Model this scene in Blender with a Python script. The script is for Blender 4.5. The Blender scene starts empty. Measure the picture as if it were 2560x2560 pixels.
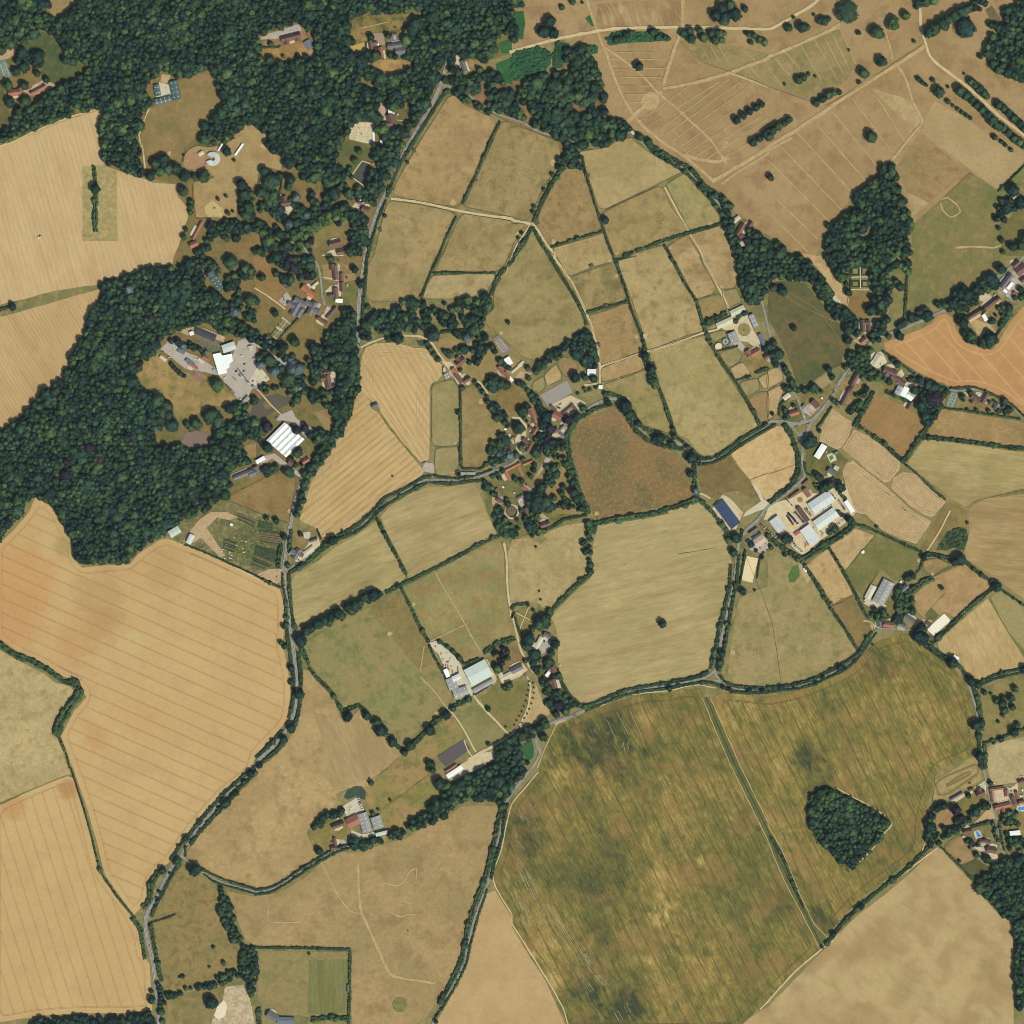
# Farmland, woods and hamlets seen from high above, on a dry summer late morning.
import bpy,bmesh,math,random
import numpy as np
from mathutils import Vector,noise as mnoise
R=math.radians
random.seed(7)
rng=np.random.default_rng(11)
sc=bpy.context.scene
COL=sc.collection

# ------------------------------------------------------------------ camera, sky, sun, exposure
MPP=0.743                     # metres on the ground per photograph pixel
SIDE=2560*MPP               # the strip of country in view, about 1.9 km square
CAM_H=9000.0
cam_d=bpy.data.cameras.new('camera')
cam=bpy.data.objects.new('camera',cam_d)
COL.objects.link(cam)
cam.location=(0,0,CAM_H)
cam.rotation_euler=(0,0,0)
cam_d.sensor_width=36.0
cam_d.lens=36.0*CAM_H/SIDE
cam_d.clip_start=100.0
cam_d.clip_end=60000.0
sc.camera=cam

SUN_AZ,SUN_EL=141.0,52.0    # compass bearing of the sun, height above the horizon
w=bpy.data.worlds.new('World')
sc.world=w
w.use_nodes=True
nt=w.node_tree
sky=nt.nodes.new('ShaderNodeTexSky')
sky.sky_type='NISHITA'
sky.sun_disc=False
sky.sun_elevation=R(SUN_EL)
sky.sun_rotation=R(SUN_AZ)
bg=nt.nodes['Background']
bg.inputs['Strength'].default_value=0.085
nt.links.new(sky.outputs['Color'],bg.inputs['Color'])

sun_d=bpy.data.lights.new('sun','SUN')
sun_d.energy=3.5
sun_d.angle=R(0.5)
sun_d.color=(1.0,0.985,0.915)
sun=bpy.data.objects.new('sun',sun_d)
COL.objects.link(sun)
_a,_e=R(SUN_AZ),R(SUN_EL)
sdir=Vector((math.sin(_a)*math.cos(_e),math.cos(_a)*math.cos(_e),math.sin(_e)))
sun.rotation_euler=(-sdir).to_track_quat('-Z','Y').to_euler()
sun.location=sdir*3000

sc.view_settings.view_transform='Standard'
sc.view_settings.look='None'
sc.view_settings.exposure=0.0
sc.view_settings.gamma=1.0
sc.view_settings.use_curve_mapping=False
sc.cycles.filter_width=0.9
sc.cycles.max_bounces=4
sc.cycles.diffuse_bounces=2
sc.cycles.glossy_bounces=2
sc.cycles.transmission_bounces=2

# ------------------------------------------------------------------ survey coordinates -> metres
TS=640.0/1932.0
D2M=TS*MPP                  # one survey unit in metres (0.246)

CLOSE={'V': (1230,980),'C': (1880,1180),'N': (400,820)}     # close-up survey sheets, 320 px wide
def unit(tile):
  return D2M*.5 if tile in CLOSE else D2M
def pt(tile,x,y):
  if tile in CLOSE:
    X,Y=CLOSE[tile][0]+x*TS*.5,CLOSE[tile][1]+y*TS*.5
  elif tile == 'G':
    X,Y=x*2560/1932.0,y*2560/1932.0
  else:
    X,Y=640*int(tile[0])+x*TS,640*int(tile[1])+y*TS
  return ((X-1280)*MPP,(1280-Y)*MPP)

def P(s):
  out,c=[],None
  for t in s.replace('|',' ').split():
    if t.endswith(':'):
      c=t[:-1]
    else:
      v=t.split(',')
      out.append(pt(c,float(v[0]),float(v[1])))
  return out

def L3(s):
  """tile: x,y,r[species] ... -> list of (X, Y, radius, species)"""
  out,c=[],None
  for t in s.replace('|',' ').split():
    if t.endswith(':'):
      c=t[:-1]
    else:
      v=t.split(',')
      sp='g'
      if v[2][-1].isalpha():
        sp=v[2][-1]; v[2]=v[2][:-1]
      x,y=pt(c,float(v[0]),float(v[1]))
      if float(v[2])>1: out.append((x,y,float(v[2])*unit(c),sp))
  return out

def S(r,g,b,k=1.0):
  def f(u):
    u=min(max(u/255.0,0),1)
    return (u/12.92 if u <= 0.04045 else ((u+0.055)/1.055) ** 2.4)*k
  return (f(r*.992),f(g),f(b*.958),1.0)

# ------------------------------------------------------------------ geometry helpers
def smooth(pts,seg=6.0,closed=False):
  p=[Vector(a) for a in pts]
  n=len(p)
  if n<3 and not closed:
    q=[]
    a,b=p[0],p[-1]
    k=max(1,int((b-a).length/seg))
    return [tuple(a.lerp(b,i/k)) for i in range(k+1)]
  out=[]
  rg=range(n if closed else n-1)
  for i in rg:
    if closed:
      p0,p1,p2,p3=p[i-1],p[i],p[(i+1) % n],p[(i+2) % n]
    else:
      p1,p2=p[i],p[i+1]
      p0=p[i-1] if i>0 else p1*2-p2
      p3=p[i+2] if i+2<n else p2*2-p1
    k=max(1,int((p2-p1).length/seg))
    for j in range(k):
      t=j/k
      a=-0.5*t+t*t-0.5*t ** 3
      b=1-2.5*t*t+1.5*t ** 3
      c=0.5*t+2*t*t-1.5*t ** 3
      d=-0.5*t*t+0.5*t ** 3
      # tension between straight and spline
      s=p0*a+p1*b+p2*c+p3*d
      l=p1.lerp(p2,t)
      out.append(tuple(s*0.7+l*0.3))
  if not closed:
    out.append(tuple(p[-1]))
  return out

def jitter_poly(pts,seg=7.0,amp=0.6):
  out=[]
  n=len(pts)
  for i in range(n):
    a,b=Vector(pts[i]),Vector(pts[(i+1) % n])
    k=max(1,int((b-a).length/seg))
    for j in range(k):
      q=a.lerp(b,j/k)
      v=mnoise.noise_vector((q.x*0.08,q.y*0.08,3.1))
      out.append((q.x+v.x*amp*2,q.y+v.y*amp*2))
  return out

def inside(poly,X,Y):
  X=np.asarray(X); Y=np.asarray(Y)
  r=np.zeros(X.shape,bool)
  n=len(poly)
  j=n-1
  for i in range(n):
    xi,yi=poly[i]; xj,yj=poly[j]
    if yi != yj:
      c=((yi>Y) != (yj>Y)) & (X<(xj-xi)*(Y-yi)/(yj-yi)+xi)
      r ^= c
    j=i
  return r

def add_props(o,label=None,cat=None,group=None,kind=None):
  if label: o['label']=label
  if cat: o['category']=cat
  if group: o['group']=group
  if kind: o['kind']=kind
  return o

def link(name,me,mat=None,parent=None):
  if mat is not None and len(me.materials) == 0:
    me.materials.append(mat)
  o=bpy.data.objects.new(name,me)
  COL.objects.link(o)
  if parent: o.parent=parent
  return o

def empty(name,loc=(0,0,0),rz=0.0):
  o=bpy.data.objects.new(name,None)
  o.empty_display_size=1
  o.location=loc
  o.rotation_euler=(0,0,rz)
  COL.objects.link(o)
  return o

def pymesh(name,verts,faces):
  me=bpy.data.meshes.new(name)
  me.from_pydata([tuple(v) for v in verts],[],faces)
  me.update()
  return me

def trimesh(name,V,F):
  me=bpy.data.meshes.new(name)
  V=np.asarray(V,np.float32); F=np.asarray(F,np.int32)
  me.vertices.add(len(V)); me.vertices.foreach_set('co',V.ravel())
  me.loops.add(F.size); me.loops.foreach_set('vertex_index',F.ravel())
  me.polygons.add(len(F))
  me.polygons.foreach_set('loop_start',np.arange(0,F.size,3,dtype=np.int32))
  me.polygons.foreach_set('loop_total',np.full(len(F),3,np.int32))
  me.update(calc_edges=True)
  return me

def sheet(name,poly,z,mat):
  me=pymesh(name,[(x,y,z) for x,y in poly],[list(range(len(poly)))])
  # face up
  if me.polygons[0].normal.z<0:
    me.flip_normals()
  return link(name,me,mat)

def ribbon_arrays(pts,width,z,vary=0.0,wob=0.0):
  n=len(pts)
  V,F=[],[]
  for i,(x,y) in enumerate(pts):
    a=Vector(pts[max(0,i-1)]); b=Vector(pts[min(n-1,i+1)])
    d=(b-a)
    if d.length<1e-6: d=Vector((1,0))
    d.normalize()
    nx,ny=-d.y,d.x
    k=mnoise.noise((x*0.11,y*0.11,7.7))
    hw=width/2*(1+vary*k)
    ox=wob*mnoise.noise((x*0.05,y*0.05,1.7))
    V.append((x+nx*(hw+ox),y+ny*(hw+ox),z))
    V.append((x-nx*(hw-ox),y-ny*(hw-ox),z))
    if i:
      F.append((2*i-2,2*i-1,2*i+1,2*i))
  return V,F

def ribbon(name,lines,z,mat,vary=0.0,wob=0.0):
  """lines: list of (points, width) joined into one sheet object"""
  V,F=[],[]
  for i,(pts,wd) in enumerate(lines):
    v,f=ribbon_arrays(pts,wd,z+0.0*i,vary,wob)
    o=len(V)
    V += v; F += [tuple(o+q for q in ff) for ff in f]
  me=pymesh(name,V,F)
  if len(me.polygons) and me.polygons[0].normal.z<0:
    me.flip_normals()
  return link(name,me,mat)

# ------------------------------------------------------------------ materials
def nodes_of(mat):
  mat.use_nodes=True
  return mat.node_tree.nodes,mat.node_tree.links

def _mix(N,Lk,fac,a,b,mode='MIX'):
  m=N.new('ShaderNodeMix'); m.data_type='RGBA'; m.blend_type=mode
  if isinstance(fac,(int,float)): m.inputs['Factor'].default_value=fac
  else: Lk.new(fac,m.inputs['Factor'])
  for sock,v in (('A',a),('B',b)):
    tgt=[s for s in m.inputs if s.name == sock and s.type == 'RGBA'][0]
    if isinstance(v,tuple): tgt.default_value=v
    else: Lk.new(v,tgt)
  return [s for s in m.outputs if s.type == 'RGBA'][0]

def _math(N,Lk,op,a,b=None,c=None):
  m=N.new('ShaderNodeMath'); m.operation=op
  for i,v in enumerate((a,b,c)):
    if v is None: continue
    if isinstance(v,(int,float)): m.inputs[i].default_value=v
    else: Lk.new(v,m.inputs[i])
  return m.outputs[0]

def _range(N,Lk,v,lo,hi,a=0.0,b=1.0,smoothm=True):
  m=N.new('ShaderNodeMapRange')
  if smoothm: m.interpolation_type='SMOOTHSTEP'
  Lk.new(v,m.inputs[0])
  m.inputs[1].default_value=lo; m.inputs[2].default_value=hi
  m.inputs[3].default_value=a; m.inputs[4].default_value=b
  return m.outputs[0]

_seed=[0]
def _noise(N,Lk,vec,size,detail=3.0,rough=0.55,dist=0.0):
  n=N.new('ShaderNodeTexNoise')
  n.inputs['Scale'].default_value=1.0/size
  n.inputs['Detail'].default_value=detail
  n.inputs['Roughness'].default_value=rough
  n.inputs['Distortion'].default_value=dist
  Lk.new(vec,n.inputs['Vector'])
  return n.outputs[0]

def _pos(N,Lk,ang=None,stretch=1.0,off=None):
  """world position, optionally turned to a bearing and stretched along it"""
  g=N.new('ShaderNodeNewGeometry')
  mp=N.new('ShaderNodeMapping'); mp.vector_type='TEXTURE'
  if off is None:
    _seed[0] += 1
    off=(_seed[0]*613.7 % 4000,_seed[0]*271.3 % 4000,0)
  mp.inputs['Location'].default_value=off
  if ang is not None:
    mp.inputs['Rotation'].default_value=(0,0,ang)
    mp.inputs['Scale'].default_value=(stretch,1,1)
  Lk.new(g.outputs['Position'],mp.inputs['Vector'])
  return mp.outputs[0]

def img_ang(dx,dy):
  """bearing of a direction read off the photograph (y down)"""
  return math.atan2(-dy,dx)

def gm(name,c1,c2,c3,big=110,mid=24,midamt=0.75,fine=0.32,stripe=None,streak=None,big_th=(0.38,0.66),mid_th=(0.47,0.66),spots=None):
  """dry grass or crop: two broad tones, a third in patches, fine mottle; stripe=(ang, spacing, amount, colour, wob)"""
  m=bpy.data.materials.new(name)
  N,Lk=nodes_of(m)
  bs=N['Principled BSDF']
  bs.inputs['Roughness'].default_value=0.95
  bs.inputs['Specular IOR Level'].default_value=0.06
  p=_pos(N,Lk)
  ps=p if streak is None else _pos(N,Lk,streak[0],streak[1])
  nb=_noise(N,Lk,p if streak is None or len(streak)<3 else ps,big,4,0.55,0.3)
  nm=_noise(N,Lk,ps,mid,5,0.62,0.2)
  nf=_noise(N,Lk,ps,3.2,4,0.7)
  n2=_noise(N,Lk,ps,9.0,3,0.6)
  col=_mix(N,Lk,_range(N,Lk,nb,big_th[0],big_th[1]),c1,c2)
  col=_mix(N,Lk,_range(N,Lk,nm,mid_th[0],mid_th[1],0,midamt),col,c3)
  if spots:
    ns=_noise(N,Lk,p,spots[0],3,0.5)
    col=_mix(N,Lk,_range(N,Lk,ns,spots[1],spots[1]+0.06,0,spots[3]),col,spots[2])
  if stripe:
    ang,spc,amt,sc_,wob=stripe
    pr=_pos(N,Lk,ang,1.0,(0,0,0))
    sx=N.new('ShaderNodeSeparateXYZ'); Lk.new(pr,sx.inputs[0])
    wv=_noise(N,Lk,p,45,2,0.5)
    ph=_math(N,Lk,'MULTIPLY_ADD',wv,wob,_math(N,Lk,'MULTIPLY',sx.outputs[1],2*math.pi/spc))
    s=_math(N,Lk,'SINE',ph)
    pa=_noise(N,Lk,_pos(N,Lk,ang,6.0),12,3,0.6)
    s=_math(N,Lk,'MULTIPLY',_range(N,Lk,s,-0.2,0.9),_range(N,Lk,pa,0.3,0.62,0.25,1))
    col=_mix(N,Lk,_math(N,Lk,'MULTIPLY',s,amt),col,sc_)
  v=_math(N,Lk,'MULTIPLY_ADD',_math(N,Lk,'SUBTRACT',nf,0.5),fine*2.2,1.0)
  v=_math(N,Lk,'MULTIPLY',v,_math(N,Lk,'MULTIPLY_ADD',_math(N,Lk,'SUBTRACT',n2,0.5),fine*1.7,1.0))
  hs=N.new('ShaderNodeHueSaturation')
  Lk.new(v,hs.inputs['Value']); Lk.new(col,hs.inputs['Color'])
  Lk.new(hs.outputs[0],bs.inputs['Base Color'])
  return m

def plain_mat(name,c,var=0.12,size=2.0,rough=0.85,spec=0.2,metal=0.0,c2=None,amt=0.5,objrand=0.0):
  m=bpy.data.materials.new(name)
  N,Lk=nodes_of(m)
  bs=N['Principled BSDF']
  bs.inputs['Roughness'].default_value=rough
  bs.inputs['Specular IOR Level'].default_value=spec
  bs.inputs['Metallic'].default_value=metal
  p=_pos(N,Lk)
  nf=_noise(N,Lk,p,size,4,0.65)
  col=c
  if c2 is not None:
    nb=_noise(N,Lk,p,size*3.5,3,0.6)
    col=_mix(N,Lk,_range(N,Lk,nb,0.4,0.65,0,amt),c,c2)
  v=_math(N,Lk,'MULTIPLY_ADD',_math(N,Lk,'SUBTRACT',nf,0.5),var*2,1.0)
  if objrand:
    oi=N.new('ShaderNodeObjectInfo')
    v=_math(N,Lk,'MULTIPLY',v,_math(N,Lk,'MULTIPLY_ADD',_math(N,Lk,'SUBTRACT',oi.outputs['Random'],0.5),objrand*2,1.0))
  hs=N.new('ShaderNodeHueSaturation')
  Lk.new(v,hs.inputs['Value'])
  if isinstance(col,tuple): hs.inputs['Color'].default_value=col
  else: Lk.new(col,hs.inputs['Color'])
  Lk.new(hs.outputs[0],bs.inputs['Base Color'])
  return m

def leaf_mat(name,cols,var=0.35):
  """foliage; each tree takes its own tone between the given ones"""
  m=bpy.data.materials.new(name)
  N,Lk=nodes_of(m)
  bs=N['Principled BSDF']
  bs.inputs['Roughness'].default_value=0.75
  bs.inputs['Specular IOR Level'].default_value=0.15
  oi=N.new('ShaderNodeObjectInfo')
  rp=N.new('ShaderNodeValToRGB')
  el=rp.color_ramp.elements
  for i,c in enumerate(cols):
    t=i/(len(cols)-1)
    if i == 0: e=el[0]
    elif i == len(cols)-1: e=el[-1]
    else: e=el.new(t)
    e.position=t; e.color=c
  Lk.new(oi.outputs['Random'],rp.inputs[0])
  p=_pos(N,Lk)
  nf=_noise(N,Lk,p,2.2,3,0.6)
  nb=_noise(N,Lk,p,45,3,0.6)
  v=_math(N,Lk,'MULTIPLY_ADD',_math(N,Lk,'SUBTRACT',nf,0.5),var*2.0,1.0)
  v=_math(N,Lk,'MULTIPLY',v,_range(N,Lk,nb,0.3,0.7,0.72,1.34))
  hs=N.new('ShaderNodeHueSaturation')
  Lk.new(v,hs.inputs['Value']); Lk.new(rp.outputs[0],hs.inputs['Color'])
  Lk.new(hs.outputs[0],bs.inputs['Base Color'])
  return m

# ------------------------------------------------------------------ naming by landmarks
LANDMARKS=[
 ('the round segmented roof',402,300),('the green roofed stables',315,175),('the corner tennis court house',50,165),
 ('the mansion in the north wood',540,75),('the mansion with round forecourt',735,95),('the gravel building plot',690,245),
 ('the dark garden pool',685,325),('the paddock track crossing',865,395),('the slate roofed manor',570,580),
 ('the manor parterre',530,625),('the nursery car park',450,695),('the crescent pond',515,765),
 ('the white sawtooth roof',540,825),('the allotment plots',470,1010),('the roadside house with pool',575,1035),
 ('the long western wheat field',260,1200),('the striped stubble field',740,780),('the purple tennis court',945,655),
 ('the grey riding arena',1050,740),('the village cottages',985,810),('the round courtyard house',965,985),
 ('the orchard garden',1050,930),('the rough brown pasture',1190,870),('the blue roofed barn',1370,970),
 ('the white warehouses',1520,980),('the village crossroads',1510,800),('the stable yard with round lawn',1410,620),
 ('the terraced cottages',1605,735),('the orange wheat field',1790,670),('the parterre in the wood',1620,525),
 ('the triangular wood',1640,400),('the park avenue',1820,210),('the mown park paths',1270,230),
 ('the cream sand arena',1415,1080),('the pale roofed riding hall',1660,1120),('the white sand arena',1775,1180),
 ('the kite shaped wood',1600,1560),('the tile roofed courtyard',1890,1490),('the mottled crop field',1200,1600),
 ('the sports pitch',570,1860),('the brick farmyard',680,1550),('the dark riding arena',855,1425),
 ('the depot sheds',880,1270),('the courtyard farmhouse',1010,1220),('the lone tree pasture',1240,1120),
 ('the southern lane pasture',750,1700),('the south western wheat field',110,1750),('the north western stubble',100,400),
 ('the woodland east of the crossing lane',1030,230),('the great western wood',200,850),('the swath mown fields',1660,900),
 ('the thistly roadside field',370,1740),('the south eastern field',1650,1750),('the eastern park pasture',1800,450),
 ('the square paddocks',1190,480),('the field north of the village',1010,560),('the eastern plain field',1840,930),
]
LANDXY=[(n,)+pt('G',x,y) for n,x,y in LANDMARKS]
def near(x,y):
  return min(LANDXY,key=lambda l: (l[1]-x) ** 2+(l[2]-y) ** 2)[0]

ORD=['first','second','third','fourth','fifth','sixth','seventh','eighth','ninth','tenth','eleventh','twelfth','thirteenth',
    'fourteenth','fifteenth','sixteenth','seventeenth','eighteenth','nineteenth','twentieth']
LABELLED=[]        # (object, base label, x)
def wl(o,base,x,cat,group=None,kind=None):
  LABELLED.append((o,base,x))
  add_props(o,base,cat,group,kind)
def settle_labels():
  by={}
  for o,b,x in LABELLED:
    by.setdefault(b,[]).append((x,o))
  for b,lst in by.items():
    if len(lst) == 1: continue
    lst.sort(key=lambda q: q[0])
    n=len(lst)
    for i,(x,o) in enumerate(lst):
      if i == 0: s='leftmost one'
      elif i == n-1: s='rightmost one'
      elif i<20: s=ORD[i]+' from left'
      else: s=(ORD[n-1-i]+' from right') if n-1-i<20 else '%dth from left' % (i+1)
      o['label']=b+', '+s
# ------------------------------------------------------------------ ground, fields, roads
DRY,OLIVE,BROWN,TAN,GREEN=S(176,152,108),S(142,130,84),S(158,124,84),S(192,165,118),S(98,104,58)
M={}
M['verge']=gm('verge_grass',S(140,128,82),S(112,112,66),S(160,134,90),big=60,mid=15)
M['estate']=gm('estate_grass',S(138,112,70),S(120,110,62),S(88,96,50),big=70,mid=22,midamt=0.6,fine=0.3)

ground=sheet('ground',[(-5000,-5000),(5000,-5000),(5000,5000),(-5000,5000)],0.0,M['verge'])
add_props(ground,'dry olive grass verges and field margins between the fields','ground',kind='structure')

EST=P('00: -40,-40 20: 30,-40 40,300 0,400 10: 1430,560 1420,640 1350,740 1200,980 1060,1260 960,1480 880,1700 830,1932 11: 790,300 780,700 780,950 700,1250 560,1450 400,1700 300,1932 01: 1710,1830 1600,1932 02: 1300,100 1000,340 620,400 450,0 01: 340,1850 270,1810 100,1932 -40,1932 -40,1350 60,1270 350,1020 620,590 760,280 750,215 1300,70 00: 1310,1932 1420,1640 1340,1390 1010,1320 800,1260 740,1000 780,820 230,990 -40,1090')
add_props(sheet('estate_ground',EST,0.05,M['estate']),'brown parched estate lawns and woodland floor west of the road','ground',kind='structure')
WB=P('10: 1430,570 1480,590 1600,580 1700,510 1900,600 20: 0,610 300,540 450,400 560,340 640,480 700,700 740,870 900,930 1030,1070 900,1040 700,1110 500,1115 370,1190 330,1060 0,940 10: 1800,870 1600,800 1500,700')
add_props(sheet('woodland_floor',WB,0.06,gm('wood_floor',S(150,116,76),S(120,100,64),S(84,92,50),big=40,mid=14)),'brown leaf strewn ground under the open wood north of the paddocks','ground',kind='structure')

# class: base tones
def pasture(n,tone='dry',**k):
  t={'dry': (DRY,S(160,142,96),S(140,118,76)),
     'olive': (S(156,142,94),S(140,130,84),S(158,132,90)),
     'brown': (S(160,130,88),S(150,128,82),S(138,108,70)),
     'green': (S(140,130,82),S(122,118,70),S(152,128,86)),
     'pale': (S(184,164,120),S(170,152,106),S(162,138,96)),
     'tan': (S(190,160,114),S(176,150,104),S(168,134,92))}[tone]
  return gm(n,*t,**k)

FIELDS=[]      # (name, polygon, tone or material, label head)
def field(poly,mat,label,cat='field',name='field',amp=0.5):
  FIELDS.append((name,P(poly) if isinstance(poly,str) else poly,mat,label,cat,amp))

def stub(n,ang,spc,c=(200,170,122),dk=(176,142,98),amt=0.55,wob=0.8,**k):
  return gm(n,S(*c),S(c[0]-8,c[1]-8,c[2]-8),S(c[0]-18,c[1]-22,c[2]-22),big=120,mid=30,midamt=0.5,
           fine=0.16,streak=(ang,5.0),stripe=(ang,spc,amt,S(*dk),wob),**k)

NPARK='20: 30,-40 30: 1980,-40 1980,1200 1740,1440 1530,1300 1340,1480 1100,1690 1050,1560 960,1290 850,1300 650,1470 460,1700 360,1932 300,1932 30: 100,1850 0,1770 20: 1770,1700 1650,1560 1440,1380 1270,1225 1040,1085 860,920 720,850 680,600 640,470 560,340 380,300 200,350 0,400 -20,300'
field(NPARK,gm('park_grass',S(170,140,98),S(158,130,86),S(146,116,80),big=120,mid=34,fine=0.24),'parched brown parkland crossed by mown paths, north of the lane','parkland','parkland')
# rough darker enclosures inside the park
field('20: 620,30 900,10 1270,0 1270,190 1000,195 760,200 640,170',gm('rough_a',S(164,134,92),S(146,116,78),S(186,158,112),big=50,mid=12,streak=(img_ang(.4,1),4)),'rough tussocky strip above the white park track',name='rough_grass')
field('20: 1265,310 1600,330 1932,400 30: 0,420 240,320 540,200 660,480 600,600 400,740 330,770 0,650 20: 1932,650 1650,540 1440,470',gm('rough_b',S(152,132,88),S(132,120,74),S(166,138,94),big=60,mid=16),'olive meadow of the park with diagonal mown lines',name='meadow')
field('30: 770,660 1090,760 1165,920 1130,970 1000,890',gm('pk1',S(182,156,112),S(172,146,102),S(162,134,92),big=40),'pale bleached triangle of park grass',name='meadow')
field('30: 1180,900 1260,760 1500,900 1860,1160 1932,1180 1932,1250 1740,1440 1500,1260 1170,990',gm('pk2',S(180,153,109),S(168,144,98),S(150,124,84),big=70,mid=9,midamt=0.6),'pale speckled meadow south of the avenue',name='meadow')
field('30: 1060,1460 1160,1430 1215,1530 1090,1640',gm('pk3',S(178,154,110),S(170,146,102),S(160,134,92),big=40),'small pale square of cut grass beside the triangular wood',name='meadow')
field('30: 960,1270 1150,990 1500,1300 1210,1530 1050,1450',pasture('pk4','brown'),'brown park pasture north of the green recreation ground',name='meadow')

# --- north west
A1=img_ang(0.27,0.96)
field('00: -40,1110 100,1075 300,985 500,905 700,845 770,832 800,890 750,910 742,1000 760,1150 790,1250 900,1290 1010,1330 1090,1350 1150,1380 1330,1390 1342,1480 1410,1560 1420,1640 1350,1850 1310,1932 01: 1300,60 1120,85 1000,130 900,150 800,170 750,215 600,235 400,265 200,320 -40,375',stub('stub1',A1,9.0,(203,172,126),(182,148,104),0.45),'pale harvested stubble with bale specks, top left')
field('00: 622,1255 780,1243 882,1292 887,1820 622,1820',gm('fallow',S(176,154,104),S(160,144,94),S(140,128,80),big=30,mid=8,fine=0.4),'long fallow rectangle around a hedge within the stubble')
A2=img_ang(0.53,0.85)
field('01: -40,470 150,420 400,350 600,290 750,250 760,285 720,370 650,480 620,590 540,760 470,920 350,1020 260,1100 150,1220 60,1270 -40,1345',stub('stub2',A2,6.5,(196,164,116),(170,136,92),0.5),'harvested stubble wedge against the great western wood')
field('00: 1130,810 1300,760 1370,740 1340,610 1400,590 1540,530 1600,540 1630,650 1690,780 1640,840 1550,930 1490,1050 1400,1120 1380,1240 1330,1240 1270,1180 1200,1160 1100,1180 1060,1040 1090,900',gm('pad0',S(146,122,78),S(128,112,68),S(156,124,82),big=70,mid=30),'brown paddock behind the green roofed stables')
field('00: 1500,1100 1560,1110 1700,1090 1780,1010 1870,935 1932,955 10: 0,970 80,1020 75,1090 100,1150 200,1185 190,1290 100,1270 30,1290 0,1420 00: 1800,1400 1790,1640 1600,1640 1480,1640 1460,1380 1620,1340 1560,1280 1400,1280 1380,1180 1440,1120',gm('pad00',S(168,138,92),S(172,148,100),S(150,118,76),big=50,mid=18),'tan paddock around the round segmented roof')
field('00: 360,-30 660,-30 560,40 500,90 490,130 380,130',pasture('padn','brown'),'small brown clearing at the top edge of the wood')
field('00: 600,130 650,60 760,60 800,150 900,150 950,230 940,300 880,300 740,350 680,330 650,280 740,240 770,200 640,190',gm('brackn',S(44,84,52),S(58,96,58),S(72,92,52),big=25,mid=9),'bright green bracken glade in the north wood','bracken','bracken_glade')
field('00: 170,350 320,240 400,290 470,330 470,460 500,490 570,490 620,470 640,540 510,620 430,640 350,610 300,560 350,450 310,400 210,390',gm('cl1',S(74,88,54),S(92,98,58),S(112,102,62),big=35,mid=14),'dark green clearing beside the corner tennis court',name='lawn',cat='lawn')
field('00: -40,600 20,610 40,760 90,900 70,960 -40,1000',gm('cl2',S(104,94,56),S(90,92,50),S(122,102,64),big=35),'olive lawn strip at the left edge',name='lawn',cat='lawn')

# --- estate lawns
field('10: 700,160 840,110 900,100 1040,100 1250,95 1250,120 1150,200 1120,250 950,240 870,240 850,310 760,310 700,280',gm('la1',S(150,126,76),S(120,108,60),S(72,74,46),big=45,mid=16),'burnt lawn behind the forecourt mansion',name='lawn',cat='lawn')
field('10: 690,360 820,315 830,390 750,405',plain_mat('clay_lawn',S(188,160,88),0.1),'yellow sand tennis lawn beside the mansion',name='lawn',cat='lawn')
field('10: 840,460 960,450 1160,450 1185,520 1100,540 1060,570 980,580 940,530 820,490',gm('la2',S(176,142,88),S(160,126,76),S(140,108,66),big=40,mid=14),'sunburnt lawn south of the forecourt mansion',name='lawn',cat='lawn')
field('10: 50,360 350,330 440,380 430,440 350,430 150,480 80,500 50,440',gm('la3',S(172,136,84),S(150,118,70),S(128,100,58),big=40,mid=14,stripe=(img_ang(1,.15),5,.4,S(140,108,64),.3)),'striped brown lawn south of the north wood mansion',name='lawn',cat='lawn')
field('10: 20,270 300,180 340,170 380,260 430,330 420,370 360,340 180,330 50,360',gm('la4',S(160,118,76),S(150,128,88),S(110,100,60),big=30,mid=10),'brown garden around the north wood mansion',name='lawn',cat='lawn')
field('10: 780,580 880,600 900,650 930,690 820,670',gm('la5',S(150,118,70),S(128,108,60),S(100,96,52)),'brown glade below the forecourt mansion',name='lawn',cat='lawn')
field('10: 640,1080 700,1060 830,1090 870,1150 860,1220 800,1210 730,1310 660,1290 610,1220',gm('la6',S(96,100,56),S(112,106,62),S(84,92,50),big=30),'green lawn above the dark garden pool',name='lawn',cat='lawn')
field('10: 1060,830 1170,815 1190,860 1140,920 1160,930 1080,980 1045,980',gm('la7',S(108,104,60),S(96,96,54),S(124,110,66),big=30),'olive garden lawn beside the tile roofed farmstead',name='lawn',cat='lawn')
field('10: 1600,430 1720,470 1690,500 1610,510',gm('la8',S(166,136,88),S(150,122,76),S(130,110,66)),'dry lawn east of the lodge',name='lawn',cat='lawn')
field('10: 500,1700 700,1650 690,1760 660,1800 540,1800 430,1900 430,1800',gm('la9',S(140,126,76),S(124,114,66),S(150,124,78)),'olive lawn with a purple leaved tree',name='lawn',cat='lawn')
field('11: 230,590 380,440 520,540 530,580 490,650 400,690 380,770 300,730 240,680',gm('la10',S(138,118,68),S(120,108,60),S(152,120,74),big=40),'brown lawn east of the manor parterre',name='lawn',cat='lawn')
field('11: -20,0 60,0 130,110 180,180 240,260 230,340 200,390 0,230',gm('la11',S(150,116,72),S(138,112,66),S(120,108,60),big=40),'brown manor park west of the slate roofs',name='lawn',cat='lawn')
field('11: 500,70 560,60 640,50 750,90 750,180 640,200 510,180',pasture('la12','brown'),'dry garden of the upper drive house',name='lawn',cat='lawn')
field('11: 510,210 750,210 740,370 640,390 560,370 510,310',gm('la13',S(118,116,64),S(98,104,56),S(140,120,76),big=25),'greener garden of the lower drive house',name='lawn',cat='lawn')
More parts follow.
